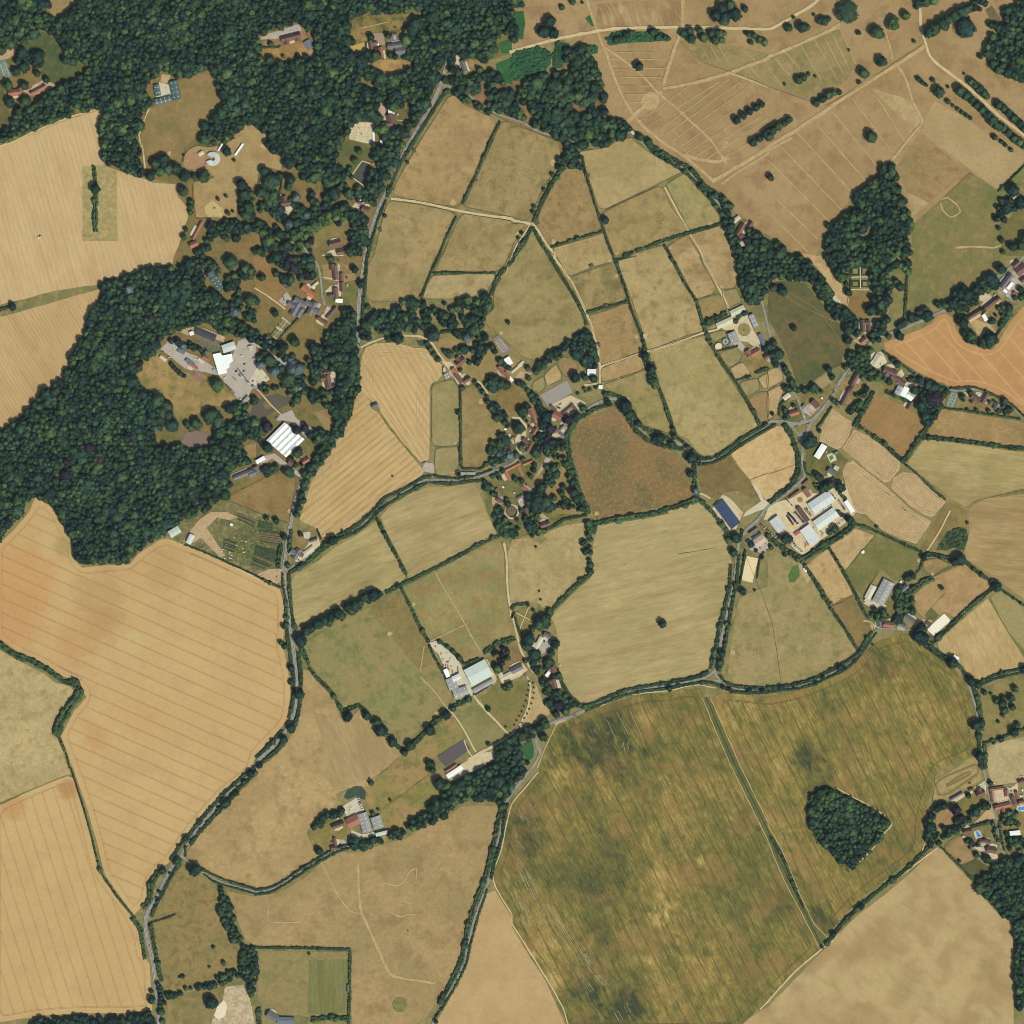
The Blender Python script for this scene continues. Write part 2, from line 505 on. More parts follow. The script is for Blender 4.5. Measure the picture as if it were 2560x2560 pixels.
field('01: 1090,800 1200,730 1290,790 1350,860 1440,890 1540,900 1680,1000 1780,1070 1690,1130 1560,1140 1500,1190 1400,1240 1340,1230 1310,1180 1300,1110 1190,1040 1090,990 1040,900',gm('la14',S(168,138,88),S(140,120,70),S(112,108,58),big=60,mid=26),'dry open field south west of the nursery')
field('01: 1820,1440 1932,1410 1932,1520 1870,1520',pasture('la15','brown'),'small dry lawn below the nursery garden',name='lawn',cat='lawn')
field('11: 430,1180 560,1150 590,1220 580,1350 530,1320 490,1250',pasture('la16','brown'),'dry glade east of the crescent pond',name='lawn',cat='lawn')
field('11: 290,1500 360,1470 380,1540 300,1570',pasture('la17','brown'),'dry lawn below the white sawtooth roof',name='lawn',cat='lawn')
field('11: -60,1740 60,1680 180,1640 300,1680 305,1720 260,1932 12: 250,80 180,60 100,30 0,0 01: 1710,1830 ',gm('padw',S(140,116,70),S(150,126,78),S(126,100,60),big=50),'brown paddock south of the white sawtooth roof')

# --- paddocks
field('10: 1420,780 1450,740 1500,720 1560,780 1700,850 1790,890 1815,920 1740,1100 1640,1330 1560,1500 1540,1540 1490,1560 1300,1530 1060,1480 1035,1450 1060,1380 1150,1220 1250,1050 1340,910',gm('p1',S(174,144,98),S(160,132,88),S(140,116,74),big=80,mid=20),'tan paddock beside the main road north of the track crossing')
field('10: 1850,930 1900,920 1932,930 20: 0,960 60,960 200,1010 350,1080 365,1190 330,1230 320,1290 250,1400 180,1540 140,1630 90,1670 0,1640 10: 1580,1560 1590,1500 1680,1310 1770,1110',gm('p2',S(162,138,92),S(150,128,82),S(122,110,68),big=60,mid=20),'olive brown paddock below the open wood')
field('10: 1010,1520 1200,1540 1450,1590 1500,1620 1500,1650 1440,1770 1370,1932 11: 1350,20 1310,120 1250,280 1200,330 1130,340 870,340 835,310 835,250 850,60 10: 890,1932 930,1760 970,1600',gm('p3',S(168,142,96),S(146,132,84),S(144,118,76),big=70,mid=22),'paddock south west of the track crossing')
field('10: 1540,1640 1570,1615 1932,1670 20: 0,1690 100,1690 60,1760 10,1850 11: 1900,20 1880,60 1830,110 1800,120 1360,130 1400,0 10: 1420,1900 1470,1780',gm('p4',S(164,142,94),S(148,128,82),S(134,112,70),big=60,mid=20),'paddock south east of the track crossing')
field('11: 1340,150 1600,135 1800,140 1800,170 1760,240 1700,320 1480,325 1290,325 1260,310 1290,230',gm('p5',S(180,156,110),S(164,144,98),S(140,120,78),big=40),'small pale paddock above the copse')
field('20: 140,1760 160,1740 200,1830 270,1932 21: 290,30 380,170 470,320 540,460 560,540 480,600 350,700 270,780 180,790 80,760 0,680 11: 1932,680 1830,600 1720,480 1790,400 1800,260 1900,100 1932,60 20: 30,1932',gm('p6',S(162,142,94),S(144,128,80),S(128,112,68),big=80,mid=26),'wide pear shaped pasture north of the village')
field('20: 380,1300 420,1270 500,1275 540,1290 560,1370 600,1490 650,1640 680,1720 500,1790 310,1850 270,1840 200,1710 200,1640 240,1540 300,1420',gm('p7',S(164,136,90),S(148,124,80),S(128,106,66),big=60,mid=16),'brown paddock between two hedges east of the crossing lane')
field('20: 510,1150 600,1130 720,1110 800,1060 900,1040 940,1080 1020,1140 1140,1210 1280,1295 1200,1340 1000,1440 700,1580 660,1570 600,1410 550,1260',gm('p8',S(176,152,104),S(162,142,92),S(150,128,82),big=80,mid=30,midamt=.5),'fan shaped pale paddock below the open wood')
field('20: 690,1610 900,1500 1100,1410 1140,1420 1200,1560 1330,1740 1200,1790 860,1910 780,1932 740,1840 700,1720',gm('p9',S(166,142,92),S(150,130,82),S(134,112,70),big=50,mid=22),'paddock below the thin diagonal fence track')
field('20: 1170,1390 1300,1310 1330,1310 1390,1400 1480,1510 1560,1620 1590,1660 1500,1700 1350,1740 1300,1660 1200,1470',gm('p10',S(168,148,98),S(154,140,90),S(128,118,74),big=50),'olive paddock beside the tree lined lane')
field('20: 320,1870 600,1790 700,1760 750,1890 760,1932 21: 760,40 600,90 440,150 400,120 340,0 20: 310,1910',gm('p11',S(176,152,104),S(162,138,92),S(148,124,80),big=50),'small paddock with a shelter along its southern fence')
field('21: 450,160 600,105 770,50 800,140 860,300 860,330 700,380 580,415 550,400 470,240 440,190',gm('p12',S(160,138,90),S(132,116,72),S(114,104,62),big=45,mid=20),'square paddock with a dark olive patch')
field('21: 590,450 750,400 880,360 920,490 960,610 990,710 820,780 680,820 660,770 650,660 590,510',gm('p13',S(168,136,90),S(154,126,82),S(126,116,68),big=50,mid=20),'brown paddock east of the farm track')
field('21: 800,40 950,0 20: 880,1932 1130,1855 1180,1932 21: 1200,30 1260,130 1370,310 1410,450 1450,560 1300,610 1030,710 1000,620 950,460 880,270 820,110',gm('p14',S(178,154,106),S(164,142,94),S(138,116,74),big=70,mid=22),'long central paddock between two hedge lines')
field('20: 1180,1860 1320,1780 1400,1900 1420,1932 21: 1410,10 1540,250 1500,290 1390,320 1320,200 1250,70 1210,0',gm('p15',S(180,154,106),S(160,130,88),S(140,114,74),big=40),'narrow paddock west of the stable drive')
field('20: 1360,1770 1580,1700 1640,1840 1660,1932 21: 1690,30 1700,170 1680,240 1580,250 1530,180 1430,0 20: 1390,1850',gm('p16',S(178,150,104),S(164,136,92),S(144,120,78),big=40),'paddock east of the stable drive')
field('21: 1400,340 1560,290 1600,330 1620,400 1560,470 1460,500 1430,440',gm('p17',S(156,132,84),S(140,122,74),S(128,106,66),big=40),'small olive paddock above the clipped conifers')
field('21: 1590,270 1690,250 1730,340 1640,390 1600,330',pasture('p18','olive'),'tiny paddock beside the stable drive')
field('21: 680,850 800,800 970,745 1000,850 800,920 690,950 672,900',gm('p19',S(184,152,106),S(170,140,94),S(150,124,80),big=40),'pale strip paddock below the cross track')
field('21: 700,970 900,900 1010,860 1060,960 1100,1010 1150,1160 1210,1340 1100,1310 960,1260 930,1150 870,1080 750,1020 720,1000',gm('p20',S(160,140,90),S(144,132,80),S(120,112,66),big=50),'tapering olive paddock above the village lane')
field('21: 1040,720 1250,650 1470,600 1540,760 1700,1010 1780,1130 1860,1280 1700,1380 1540,1500 1450,1510 1390,1470 1330,1390 1250,1350 1200,1200 1120,990 1090,900 1050,790',gm('p21',S(172,152,102),S(160,144,92),S(144,126,80),big=90,mid=26),'broad pasture west of the village crossroads')
for i,(s,tone) in enumerate([('21: 1570,740 1690,690 1740,760 1700,810 1640,840','olive'),('21: 1650,850 1740,805 1800,880 1790,910 1690,930','tan'),('21: 1730,950 1850,925 1870,980 1860,1010 1780,1060 1720,990','olive'),
  ('21: 1860,925 1932,885 1932,1000 1900,1000','tan'),('21: 1790,1080 1932,1025 1932,1250 1870,1255','brown'),('21: 1490,590 1600,562 1620,600 1530,650','olive'),
  ('31: 0,870 70,838 105,870 115,940 0,1005','tan'),('31: 0,1022 110,975 115,1030 85,1100 68,1190 0,1235','tan'),('21: 245,900 330,822 375,900 375,930 265,980','tan'),
  ('21: 345,810 380,765 430,772 490,810 498,860 400,908','brown'),('21: 155,960 235,912 255,980 210,1030 155,1010','olive'),('21: 1470,545 1540,510 1560,540 1490,560','olive')]):
  field(s,pasture('sp%d' % i,tone,big=25,mid=9),'small fenced %s turnout plot near %s' % ({'olive': 'olive','tan': 'tan','brown': 'brown'}[tone],near(*P(s)[0])),'paddock','paddock')
field('21: 450,1370 480,1290 550,1230 700,1170 780,1130 830,1210 890,1260 930,1340 1010,1400 1180,1450 1260,1520 1340,1600 1360,1780 1370,1830 1200,1880 900,1932 22: 800,50 680,60 620,40 21: 590,1900 550,1790 500,1620 460,1500',gm('p22',S(138,110,70),S(114,102,64),S(162,130,86),big=60,mid=6,midamt=.6,fine=0.4),'rough reddish brown pasture east of the orchard')
field('21: 1650,1490 1932,1320 31: 60,1280 110,1290 170,1380 200,1480 205,1600 190,1690 100,1770 0,1840 21: 1932,1860 1880,1790 1800,1690 1700,1570',gm('p23',S(204,172,122),S(194,160,112),S(172,138,94),big=60,mid=20,midamt=.4),'pale rounded stubble field inside the lane bend')
field('21: 1400,1600 1480,1570 1640,1500 1700,1590 1800,1700 1870,1800 1840,1830 1700,1770 1600,1790 1540,1840 1430,1790 1410,1700 1390,1650',gm('p24',S(124,104,64),S(134,116,70),S(112,92,58),big=40,mid=16),'dark brown rough field above the blue roofed barn')
A25=img_ang(0.52,0.86); A26=img_ang(0.78,-0.63)
field('11: 830,690 900,660 1000,655 1080,660 1180,690 1310,700 1350,770 1400,820 1400,900 1370,940 1330,960 1310,1000 1310,1530 1280,1550 1240,1550 1120,1420 940,1180 930,1140 870,1090 790,1010 785,880 800,760',stub('p25',A25,10.5,(204,172,122),(172,138,92),0.6,0.5),'harvested stubble with swath lines east of the main road')
field('11: 770,1020 800,1020 860,1090 870,1150 920,1180 1000,1300 1150,1480 1270,1620 1250,1660 1100,1740 980,1810 870,1932 12: 860,10 760,90 600,180 500,190 440,120 330,60 11: 350,1932 420,1700 560,1480 690,1280 740,1130',stub('p26',A26,11.0,(200,168,116),(166,130,84),0.7,0.5),'boldly striped stubble wedge south of the small shed')
field('11: 1330,990 1370,960 1480,935 1530,1000 1535,1400 1510,1430 1400,1440 1330,1410',pasture('p27','olive',big=50),'tall olive paddock beside the stubble')
field('11: 1360,1460 1520,1440 1530,1600 1490,1650 1370,1660 1350,1600',pasture('p28','olive',big=40),'small olive paddock above the lane')
field('11: 1550,1010 1650,980 1700,1080 1780,1200 1870,1340 1760,1400 1730,1460 1740,1560 1690,1600 1560,1600 1540,1400',gm('p29',S(160,134,86),S(144,124,78),S(132,108,68),big=50),'brown pasture west of the village trees')
A30=img_ang(0.93,-0.37)
field('12: 940,40 11: 1000,1900 1150,1800 1300,1740 1480,1740 1640,1710 1680,1760 1720,1880 12: 1740,0 1770,60 1820,170 1700,230 1400,390 1150,500 1080,330 990,160',gm('p30',S(178,156,108),S(164,144,96),S(150,128,84),big=70,mid=24,streak=(A30,8),midamt=.6),'pale combed hay field south of the village lane')
field('12: 910,60 1000,230 1130,490 1080,550 960,600 850,590 700,660 550,740 420,800 300,860 270,700 270,520 300,470 450,380 620,250 750,180',gm('p31',S(176,156,106),S(162,144,94),S(150,130,84),big=80,mid=26,streak=(A30,6)),'pale hay field east of the main road')
field('12: 1110,570 1350,450 1700,260 1840,200 1870,300 1880,500 1900,800 1932,940 1800,990 1720,1040 1700,1090 1570,1130 1450,1000 1370,970 1310,980 1240,850 1160,690',gm('p32',S(156,140,90),S(136,128,78),S(150,116,74),big=80,mid=24),'olive pasture west of the farm drive')
field('12: 940,680 1080,590 1140,700 1280,960 1300,1000 1350,1150 1430,1300 1510,1440 1440,1480 1390,1540 1250,1660 1120,1780 1080,1750 980,1650 870,1560 800,1470 660,1480 620,1400 540,1290 400,1140 340,1020 400,970 550,880 640,790 780,750',gm('p33',S(140,132,82),S(150,132,84),S(108,114,66),big=90,mid=30,midamt=.8),'large olive green pasture west of the depot')
field('12: 860,720 1080,590 1140,700 1280,960 1340,1150 1230,1190 1000,920',gm('p33b',S(134,118,72),S(144,124,76),S(116,108,64),big=50,mid=24),'browner strip of the pasture along the straight hedge')
field('12: 360,1190 400,1190 480,1290 590,1420 640,1540 700,1580 780,1490 870,1590 980,1700 1070,1790 1100,1830 980,1932 13: 800,180 700,150 600,200 650,290 540,330 440,400 380,490 430,600 480,660 400,720 200,860 60,905 0,905 03: 1932,895 1700,850 1540,770 1420,680 1410,640 1500,500 1700,290 1932,60 12: 0,1932 100,1880 260,1700 340,1500 350,1300',gm('p34',S(182,152,104),S(166,138,92),S(150,124,80),big=100,mid=28),'tan pasture wrapping round the brick farmyard')
field('12: 420,1500 640,1560 700,1600 800,1530 900,1640 1080,1800 960,1920 13: 800,100 600,170 480,10 12: 500,1700',gm('p34b',S(172,146,101),S(162,137,93),S(156,132,88),big=60,mid=22,streak=(img_ang(.4,.9),5)),'greyish combed strip of the tan pasture')
field('12: 1120,1830 1280,1690 1460,1550 1500,1560 1570,1700 1350,1850 1260,1890 1290,1932 13: 1340,20 1430,100 1400,230 1320,270 1270,330 1170,380 1100,440 980,480 960,380 860,330 810,160 1000,0 12: 1050,1880',gm('p35',S(162,132,86),S(138,126,70),S(104,110,54),big=55,mid=22),'mixed green and brown meadow behind the brick farmyard')
field('12: 1500,1540 1640,1450 1700,1470 1870,1660 1870,1690 1670,1810 1640,1790 1560,1640',pasture('p36','green',big=50),'small olive field inside the fork of two drives')
field('12: 1690,1400 1800,1320 1932,1320 22: 60,1260 120,1280 130,1380 100,1480 20,1600 12: 1932,1640 1880,1640 1750,1500',gm('p37',S(126,116,66),S(140,120,72),S(108,108,58),big=40),'green brown field west of the avenue drive')
field('22: 180,1290 230,1420 290,1520 180,1590 50,1640 110,1480 150,1360',pasture('p37b','tan'),'dry wedge of grass east of the avenue drive')
field('22: 540,80 540,200 560,350 580,460 500,520 400,620 300,710 250,730 200,690 120,680 10,730 12: 1920,700 1900,300 22: 0,210 130,190 220,240 260,200 250,160 400,100',gm('p38',S(176,154,106),S(162,144,96),S(156,130,86),big=80,mid=26),'pale pasture south of the round courtyard house')
A39=img_ang(0.97,-0.22)
field('22: 650,100 800,80 1050,40 1200,10 21: 1130,1932 1300,1890 1420,1850 1500,1932 22: 1560,90 1620,170 1640,300 1660,380 1630,550 1600,700 1550,880 1510,1100 1480,1180 1380,1230 1200,1270 1000,1300 760,1370 600,1440 530,1450 440,1360 340,1200 350,1000 330,860 290,800 340,740 450,620 590,500 620,450 600,330 620,200',gm('p39',S(178,156,108),S(166,148,100),S(158,132,90),big=110,mid=30,midamt=.55,streak=(A39,7)),'great pale hay field around a lone tree')
field('22: 1770,620 1840,590 1932,560 32: 0,300 60,290 180,360 260,390 350,520 460,720 560,870 680,1070 560,1150 400,1210 200,1290 0,1320 22: 1800,1320 1680,1300 1630,1200 1640,1080 1670,900 1690,750 1720,640',gm('p40',S(164,142,96),S(148,134,84),S(124,120,70),big=80,mid=22),'large pasture south of the cream sand arena')
field('32: 290,400 450,280 540,430 640,620 490,700 400,550',gm('p41',S(190,158,108),S(178,148,100),S(140,112,70),big=40,mid=14,mid_th=(.56,.66)),'bare tan paddock with brown scuffs')
field('32: 490,710 640,630 700,740 760,820 800,870 760,940 690,1050 640,960 560,840',gm('p42',S(138,116,70),S(112,104,58),S(148,118,76),big=50),'brown olive paddock above the lane corner')
field('32: 460,260 640,120 800,180 690,310 570,450 500,320',pasture('p43','tan',big=50),'tan paddock behind the tall conifer screen')
field('32: 810,180 1000,250 1140,300 1160,360 1120,440 1010,490 960,520 850,430 780,550 730,640 650,580 580,450 700,310',gm('p44',S(122,116,66),S(108,108,60),S(136,120,74),big=50),'green olive pasture north of the pale roofed riding hall')
field('31: 690,1250 760,1130 830,1050 900,1080 1050,1150 1170,1230 1190,1280 1160,1340 1090,1440 1020,1530 980,1520 850,1400 700,1290',gm('p46',S(162,126,80),S(152,118,74),S(140,112,70),big=70,mid=18,midamt=.5),'plain brown field behind the terraced cottages')
field('31: 1200,1310 1280,1200 1320,1150 1450,1170 1700,1220 1900,1250 1980,1280 1980,1450 1600,1410 1250,1370 1190,1340',gm('p47',S(160,130,84),S(142,118,74),S(172,146,98),big=70,mid=20),'brown strip field below the tennis court garden')
A48=img_ang(0.99,0.1)
field('31: 1050,1560 1180,1380 1500,1420 1980,1490 1980,1740 1800,1780 1600,1840 1530,1880 1490,1890 1420,1860 1300,1760 1130,1640',gm('p48',S(176,154,104),S(156,138,88),S(146,122,78),big=110,mid=30,midamt=.5,streak=(A48,6)),'wide pale field at the right edge')
field('31: 1520,1890 1650,1830 1980,1790 32: 1980,690 1750,520 1500,360 1480,300 1520,150 1510,20',gm('p49',S(174,146,100),S(162,136,90),S(150,122,80),big=90,mid=26,streak=(A48,7)),'tan field below the wide pale field')
field('31: 1340,1860 1420,1880 1500,1920 32: 1500,20 1510,150 1440,100 1340,160 1260,290 1200,290 1150,280 1240,110 1270,40',gm('p49b',S(132,112,68),S(146,124,76),S(112,100,60),big=40),'rough brown corner with a scrub hollow')
field('32: 1270,290 1300,230 1350,150 1440,110 1500,130 1510,200 1480,290 1400,270 1340,290',gm('scrub',S(60,74,46),S(76,86,52),S(100,98,58),big=20,mid=7),'dark green scrub hollow near the field corner','scrub','scrub_hollow')
field('32: 1180,370 1280,350 1370,400 1240,480 1170,420',pasture('p50','brown'),'small brown paddock beside the big hedge tree')
field('32: 1250,490 1480,390 1680,540 1690,580 1590,650 1430,800 1370,780 1330,760 1290,800 1170,800 1100,700 1110,620',gm('p51',S(176,144,98),S(166,136,90),S(150,120,78),big=50),'tan paddocks above the white sand arena')
field('32: 1180,790 1230,720 1290,780 1250,820',gm('p51b',S(96,102,58),S(110,106,62),S(120,108,66)),'small green plot beside the white sand arena',name='lawn',cat='lawn')
field('32: 1280,980 1400,870 1660,650 1750,800 1830,940 1932,1100 1930,1160 1750,1210 1600,1270 1530,1240 1460,1150 1290,1040',gm('p52',S(190,160,112),S(180,152,102),S(166,138,92),big=70,mid=20,midamt=.5,streak=(img_ang(.4,.9),4)),'tan field south east of the white sand arena')
field('32: 1680,640 1760,590 1980,740 1980,1080 1900,1000 1820,910 1740,770',pasture('p53','olive',big=60),'olive strip field at the right edge')
field('32: 1610,1340 1800,1250 1980,1210 1980,1640 1840,1640 1640,1730 1620,1600',gm('p54',S(132,120,72),S(146,128,78),S(108,108,62),big=50),'olive meadow dotted with bush clumps at the right edge')
field('32: 1640,1790 1700,1750 1980,1680 33: 1980,90 1800,120 1720,130 1680,90 32: 1640,1900',pasture('p55','pale',big=50),'pale pasture above the tile roofed courtyard')
field('33: 1250,100 1420,0 32: 1500,1870 1560,1840 1600,1932 33: 1610,90 1540,130 1450,180 1350,240 1240,240',gm('p56',S(170,148,98),S(158,136,86),S(148,124,76),big=40),'meadow corner with a mown oval')
# swath-mown fields
A45=img_ang(0.80,0.60)
for i,s in enumerate(['31: 480,1150 650,1260 610,1360 550,1450 520,1460 390,1400 400,1300','31: 650,1310 760,1360 900,1460 1000,1560 990,1610 920,1700 880,1710 760,1620 560,1450',
   '31: 600,1560 640,1545 760,1640 900,1750 1060,1900 1100,1932 32: 1230,70 1210,110 1120,240 1000,200 850,130 740,20 31: 660,1932 600,1780 560,1620',
   '31: 940,1680 1020,1630 1110,1640 1230,1740 1340,1830 1340,1860 1270,1932 32: 1260,20 1230,40 1180,20 31: 1080,1890 930,1750']):
  field(s,gm('sw%d' % i,S(196,166,122),S(186,156,112),S(176,146,102),big=50,mid=16,midamt=.5),['swath mown plot nearest the crossroads','middle swath mown plot above the diagonal path','large swath mown plot beside the warehouses','right hand swath mown plot'][i])
# recreation ground, green pasture
field('30: 1340,1480 1530,1300 1730,1440 1740,1490 1700,1560 1700,1650 1740,1800 1760,1932 31: 1740,60 1640,140 1520,230 1400,230 1290,330 1140,390 1050,480 1040,400 1080,100 1080,0 30: 1090,1700 1200,1600',gm('g1',S(130,118,72),S(112,112,64),S(150,126,82),big=80,mid=26),'olive recreation ground east of the triangular wood')
field('31: 0,200 100,190 200,190 280,210 340,280 470,430 560,540 630,620 610,730 560,760 560,820 430,880 300,970 220,970 190,870 140,740 80,600 0,480',gm('g2',S(112,98,60),S(92,94,55),S(76,88,52),big=70,mid=26),'dark green and brown pasture west of the village lane wood')
field('31: 300,990 430,890 480,910 480,970 400,1070 330,1050',pasture('g3','olive'),'small dry plot above the crossroads garden','garden','garden')
field('31: 610,270 780,270 770,330 730,470 640,430 600,380',gm('g4',S(142,112,68),S(150,124,76),S(120,104,60)),'brown lawn below the woodland parterre',name='lawn',cat='lawn')
field('31: 400,0 440,60 540,190 600,300 590,390 500,300 400,140 370,80 260,10 240,-20 30: 370,1932',pasture('g5','tan'),'tan grass ride beside the parterre wood',name='grass_ride',cat='ride')
field('31: 940,330 1030,330 1010,490 940,510 900,470',pasture('g6','green'),'olive lawn east of the parterre wood',name='lawn',cat='lawn')
A_O=img_ang(0.66,0.75)
field('31: 870,650 1000,610 1150,550 1240,510 1270,450 1340,430 1400,470 1420,560 1480,650 1600,690 1690,710 1740,640 1850,470 1932,370 1980,340 1980,1240 1850,1120 1700,1030 1550,990 1400,1000 1330,960 1280,950 1160,890 1000,800 880,710',gm('orange',S(190,142,92),S(182,134,86),S(198,156,106),big=90,mid=28,midamt=.5,fine=0.12),'ripe orange wheat field at the right edge','wheat field')
field('31: 1510,480 1580,480 1680,520 1720,580 1640,570 1610,640 1560,560',pasture('g7','tan'),'dry lawn ringed by trees beside the orange wheat',name='lawn',cat='lawn')
# wheat and crops
A_W=img_ang(0.915,0.404)
W1=P('02: 220,0 01: 270,1820 350,1860 400,1910 02: 440,0 460,80 520,180 550,260 570,370 620,420 800,400 980,390 1040,320 1200,210 1260,200 1400,250 1600,330 1932,490 12: 180,580 210,700 210,900 200,1000 240,1180 260,1350 240,1560 130,1700 0,1830 03: 1900,20 1700,180 1500,400 1370,570 1270,720 1200,760 1130,870 1110,1000 1010,1110 870,920 790,800 730,560 650,280 550,0 02: 500,1800 460,1690 560,1500 650,1400 600,1290 480,1240 300,1130 170,1080 0,960 -30,950 -30,240 0,230 90,150')
def wheat_mat(n,red):
  m=gm(n,S(200,166,114),S(196,160,109),S(190,151,103),big=150,mid=50,midamt=.5,fine=0.1,big_th=(.35,.65))
  N,Lk=nodes_of(m)
  hs=[x for x in N if x.type == 'HUE_SAT'][0]
  src=hs.inputs['Color'].links[0].from_socket
  cur=src
  for (cx,cy),rad,colr,amt in red:
    g=N.new('ShaderNodeNewGeometry')
    d=N.new('ShaderNodeVectorMath'); d.operation='DISTANCE'
    Lk.new(g.outputs['Position'],d.inputs[0]); d.inputs[1].default_value=(cx,cy,0)
    nz=_noise(N,Lk,_pos(N,Lk,A_W,2.0),28,5,0.65)
    dd=_math(N,Lk,'MULTIPLY_ADD',_math(N,Lk,'SUBTRACT',nz,0.5),rad*1.9,d.outputs['Value'])
    cur=_mix(N,Lk,_range(N,Lk,dd,rad*0.4,rad*1.15,amt,0),cur,colr)
  Lk.new(cur,hs.inputs['Color'])
  return m
field(W1,wheat_mat('wheat1',[(pt('02',150,500),75,S(196,148,92),.8),(pt('02',100,800),70,S(194,146,92),.8),(pt('02',760,660),60,S(180,142,94),.65),(pt('02',780,860),40,S(178,140,92),.6),(pt('02',1250,430),50,S(180,144,96),.6),(pt('02',600,960),50,S(190,146,94),.7),(pt('02',480,260),24,S(164,142,90),.7),(pt('02',1000,970),22,S(198,172,116),.8),(pt('02',730,1700),30,S(192,148,92),.8),(pt('02',1040,1500),60,S(196,154,100),.4)]),'long ripe wheat field with tramlines west of the main road','wheat field')
W2=P('03: -40,295 0,280 250,160 510,60 560,80 640,350 700,600 760,790 900,980 1000,1130 1060,1280 1070,1400 1130,1480 1140,1700 1150,1830 900,1850 600,1850 300,1870 0,1920 -40,1930')
field(W2,wheat_mat('wheat2',[(pt('03',520,160),22,S(178,130,82),.8),(pt('03',100,300),30,S(188,142,90),.7)]),'ripe wheat field in the bottom left corner','wheat field')
field('02: -40,1030 0,1040 100,1100 200,1150 330,1220 420,1290 520,1310 560,1350 510,1400 500,1470 440,1520 400,1590 390,1680 430,1700 490,1850 520,1932 03: 530,40 250,150 0,260 -40,275',gm('w3',S(188,164,116),S(174,152,106),S(154,134,90),big=70,mid=20),'pale olive pasture at the left edge')
field('03: 1370,730 1400,740 1450,810 1560,830 1630,890 1650,1000 1640,1100 1700,1230 1790,1350 1810,1480 1700,1540 1530,1620 1400,1690 1260,1690 1230,1600 1200,1450 1150,1250 1150,1150 1200,1010 1300,850',gm('w4',S(150,126,78),S(136,122,74),S(118,98,62),big=45,mid=14),'thistly brown olive field beside the main road')
field('03: 1260,1750 1500,1680 1700,1650 1840,1620 1890,1740 1910,1960 1250,1960',gm('w5',S(140,122,78),S(122,112,66),S(158,132,90),big=35),'scrubby field with pale spoil heaps at the bottom edge')
field('03: 1680,1760 1640,1860 1600,1900 1600,1980 1932,1980 1900,1800 1860,1640 1700,1650',gm('spoil',S(198,178,146),S(180,158,122),S(160,138,100),big=14,mid=5),'pale bare spoil ground at the bottom edge','bare ground','bare_ground')
field('03: 1640,1800 1690,1750 1715,1800 1700,1870 1650,1900 1615,1870',plain_mat('chalk',S(226,212,184),0.06),'chalky white heap area beside the spoil ground','bare ground','bare_ground')
field('13: 730,640 900,590 1100,540 1310,430 1440,370 1540,290 1700,280 1820,290 1790,500 1730,750 1660,980 1590,1180 1550,1400 1470,1580 1370,1760 1270,1900 1260,1980 720,1980 720,1370 0,1350 03: 1932,1350 1850,1290 1780,1120 1720,930 13: 0,970 200,930 400,800 500,700 640,630',gm('e3',S(170,142,96),S(156,134,88),S(146,120,78),big=110,mid=34),'wide dry pasture with worn paths south of the brick farmyard')
field('13: 20,1380 680,1390 690,1860 400,1880 200,1850 60,1840 10,1700',gm('e4',S(146,130,82),S(132,122,74),S(158,132,92),big=40),'olive sports ground with a worn middle','sports field','sports_field')
field('13: 400,1450 690,1440 690,1850 390,1860',gm('e4b',S(130,124,76),S(118,118,68),S(112,110,62),big=30,stripe=(img_ang(0,1),9,.4,S(110,112,64),.2),streak=(img_ang(0,1),8)),'greener mown half of the sports ground','sports field','sports_field')
field('13: 1740,950 1800,920 1932,1130 23: 0,1200 100,1370 250,1600 400,1932 420,1980 13: 1330,1980 1480,1700 1590,1500 1640,1250 1700,1060',gm('e2',S(192,158,112),S(182,150,104),S(172,144,98),big=80,mid=30,midamt=.4,fine=.14),'smooth tan stubble field beside the southern road')
field('33: 430,1360 560,1220 700,1090 900,940 1100,770 1240,620 1300,600 1440,760 1560,880 1660,1010 1730,1090 1850,1180 1855,1980 -300,1980 0,1800 150,1650 300,1490',gm('e1',S(186,159,112),S(168,137,92),S(148,132,86),big=75,mid=36,midamt=.75,fine=.14,streak=(img_ang(.75,.66),2.2),mid_th=(.5,.75)),'smooth tan and rust field in the bottom right corner')

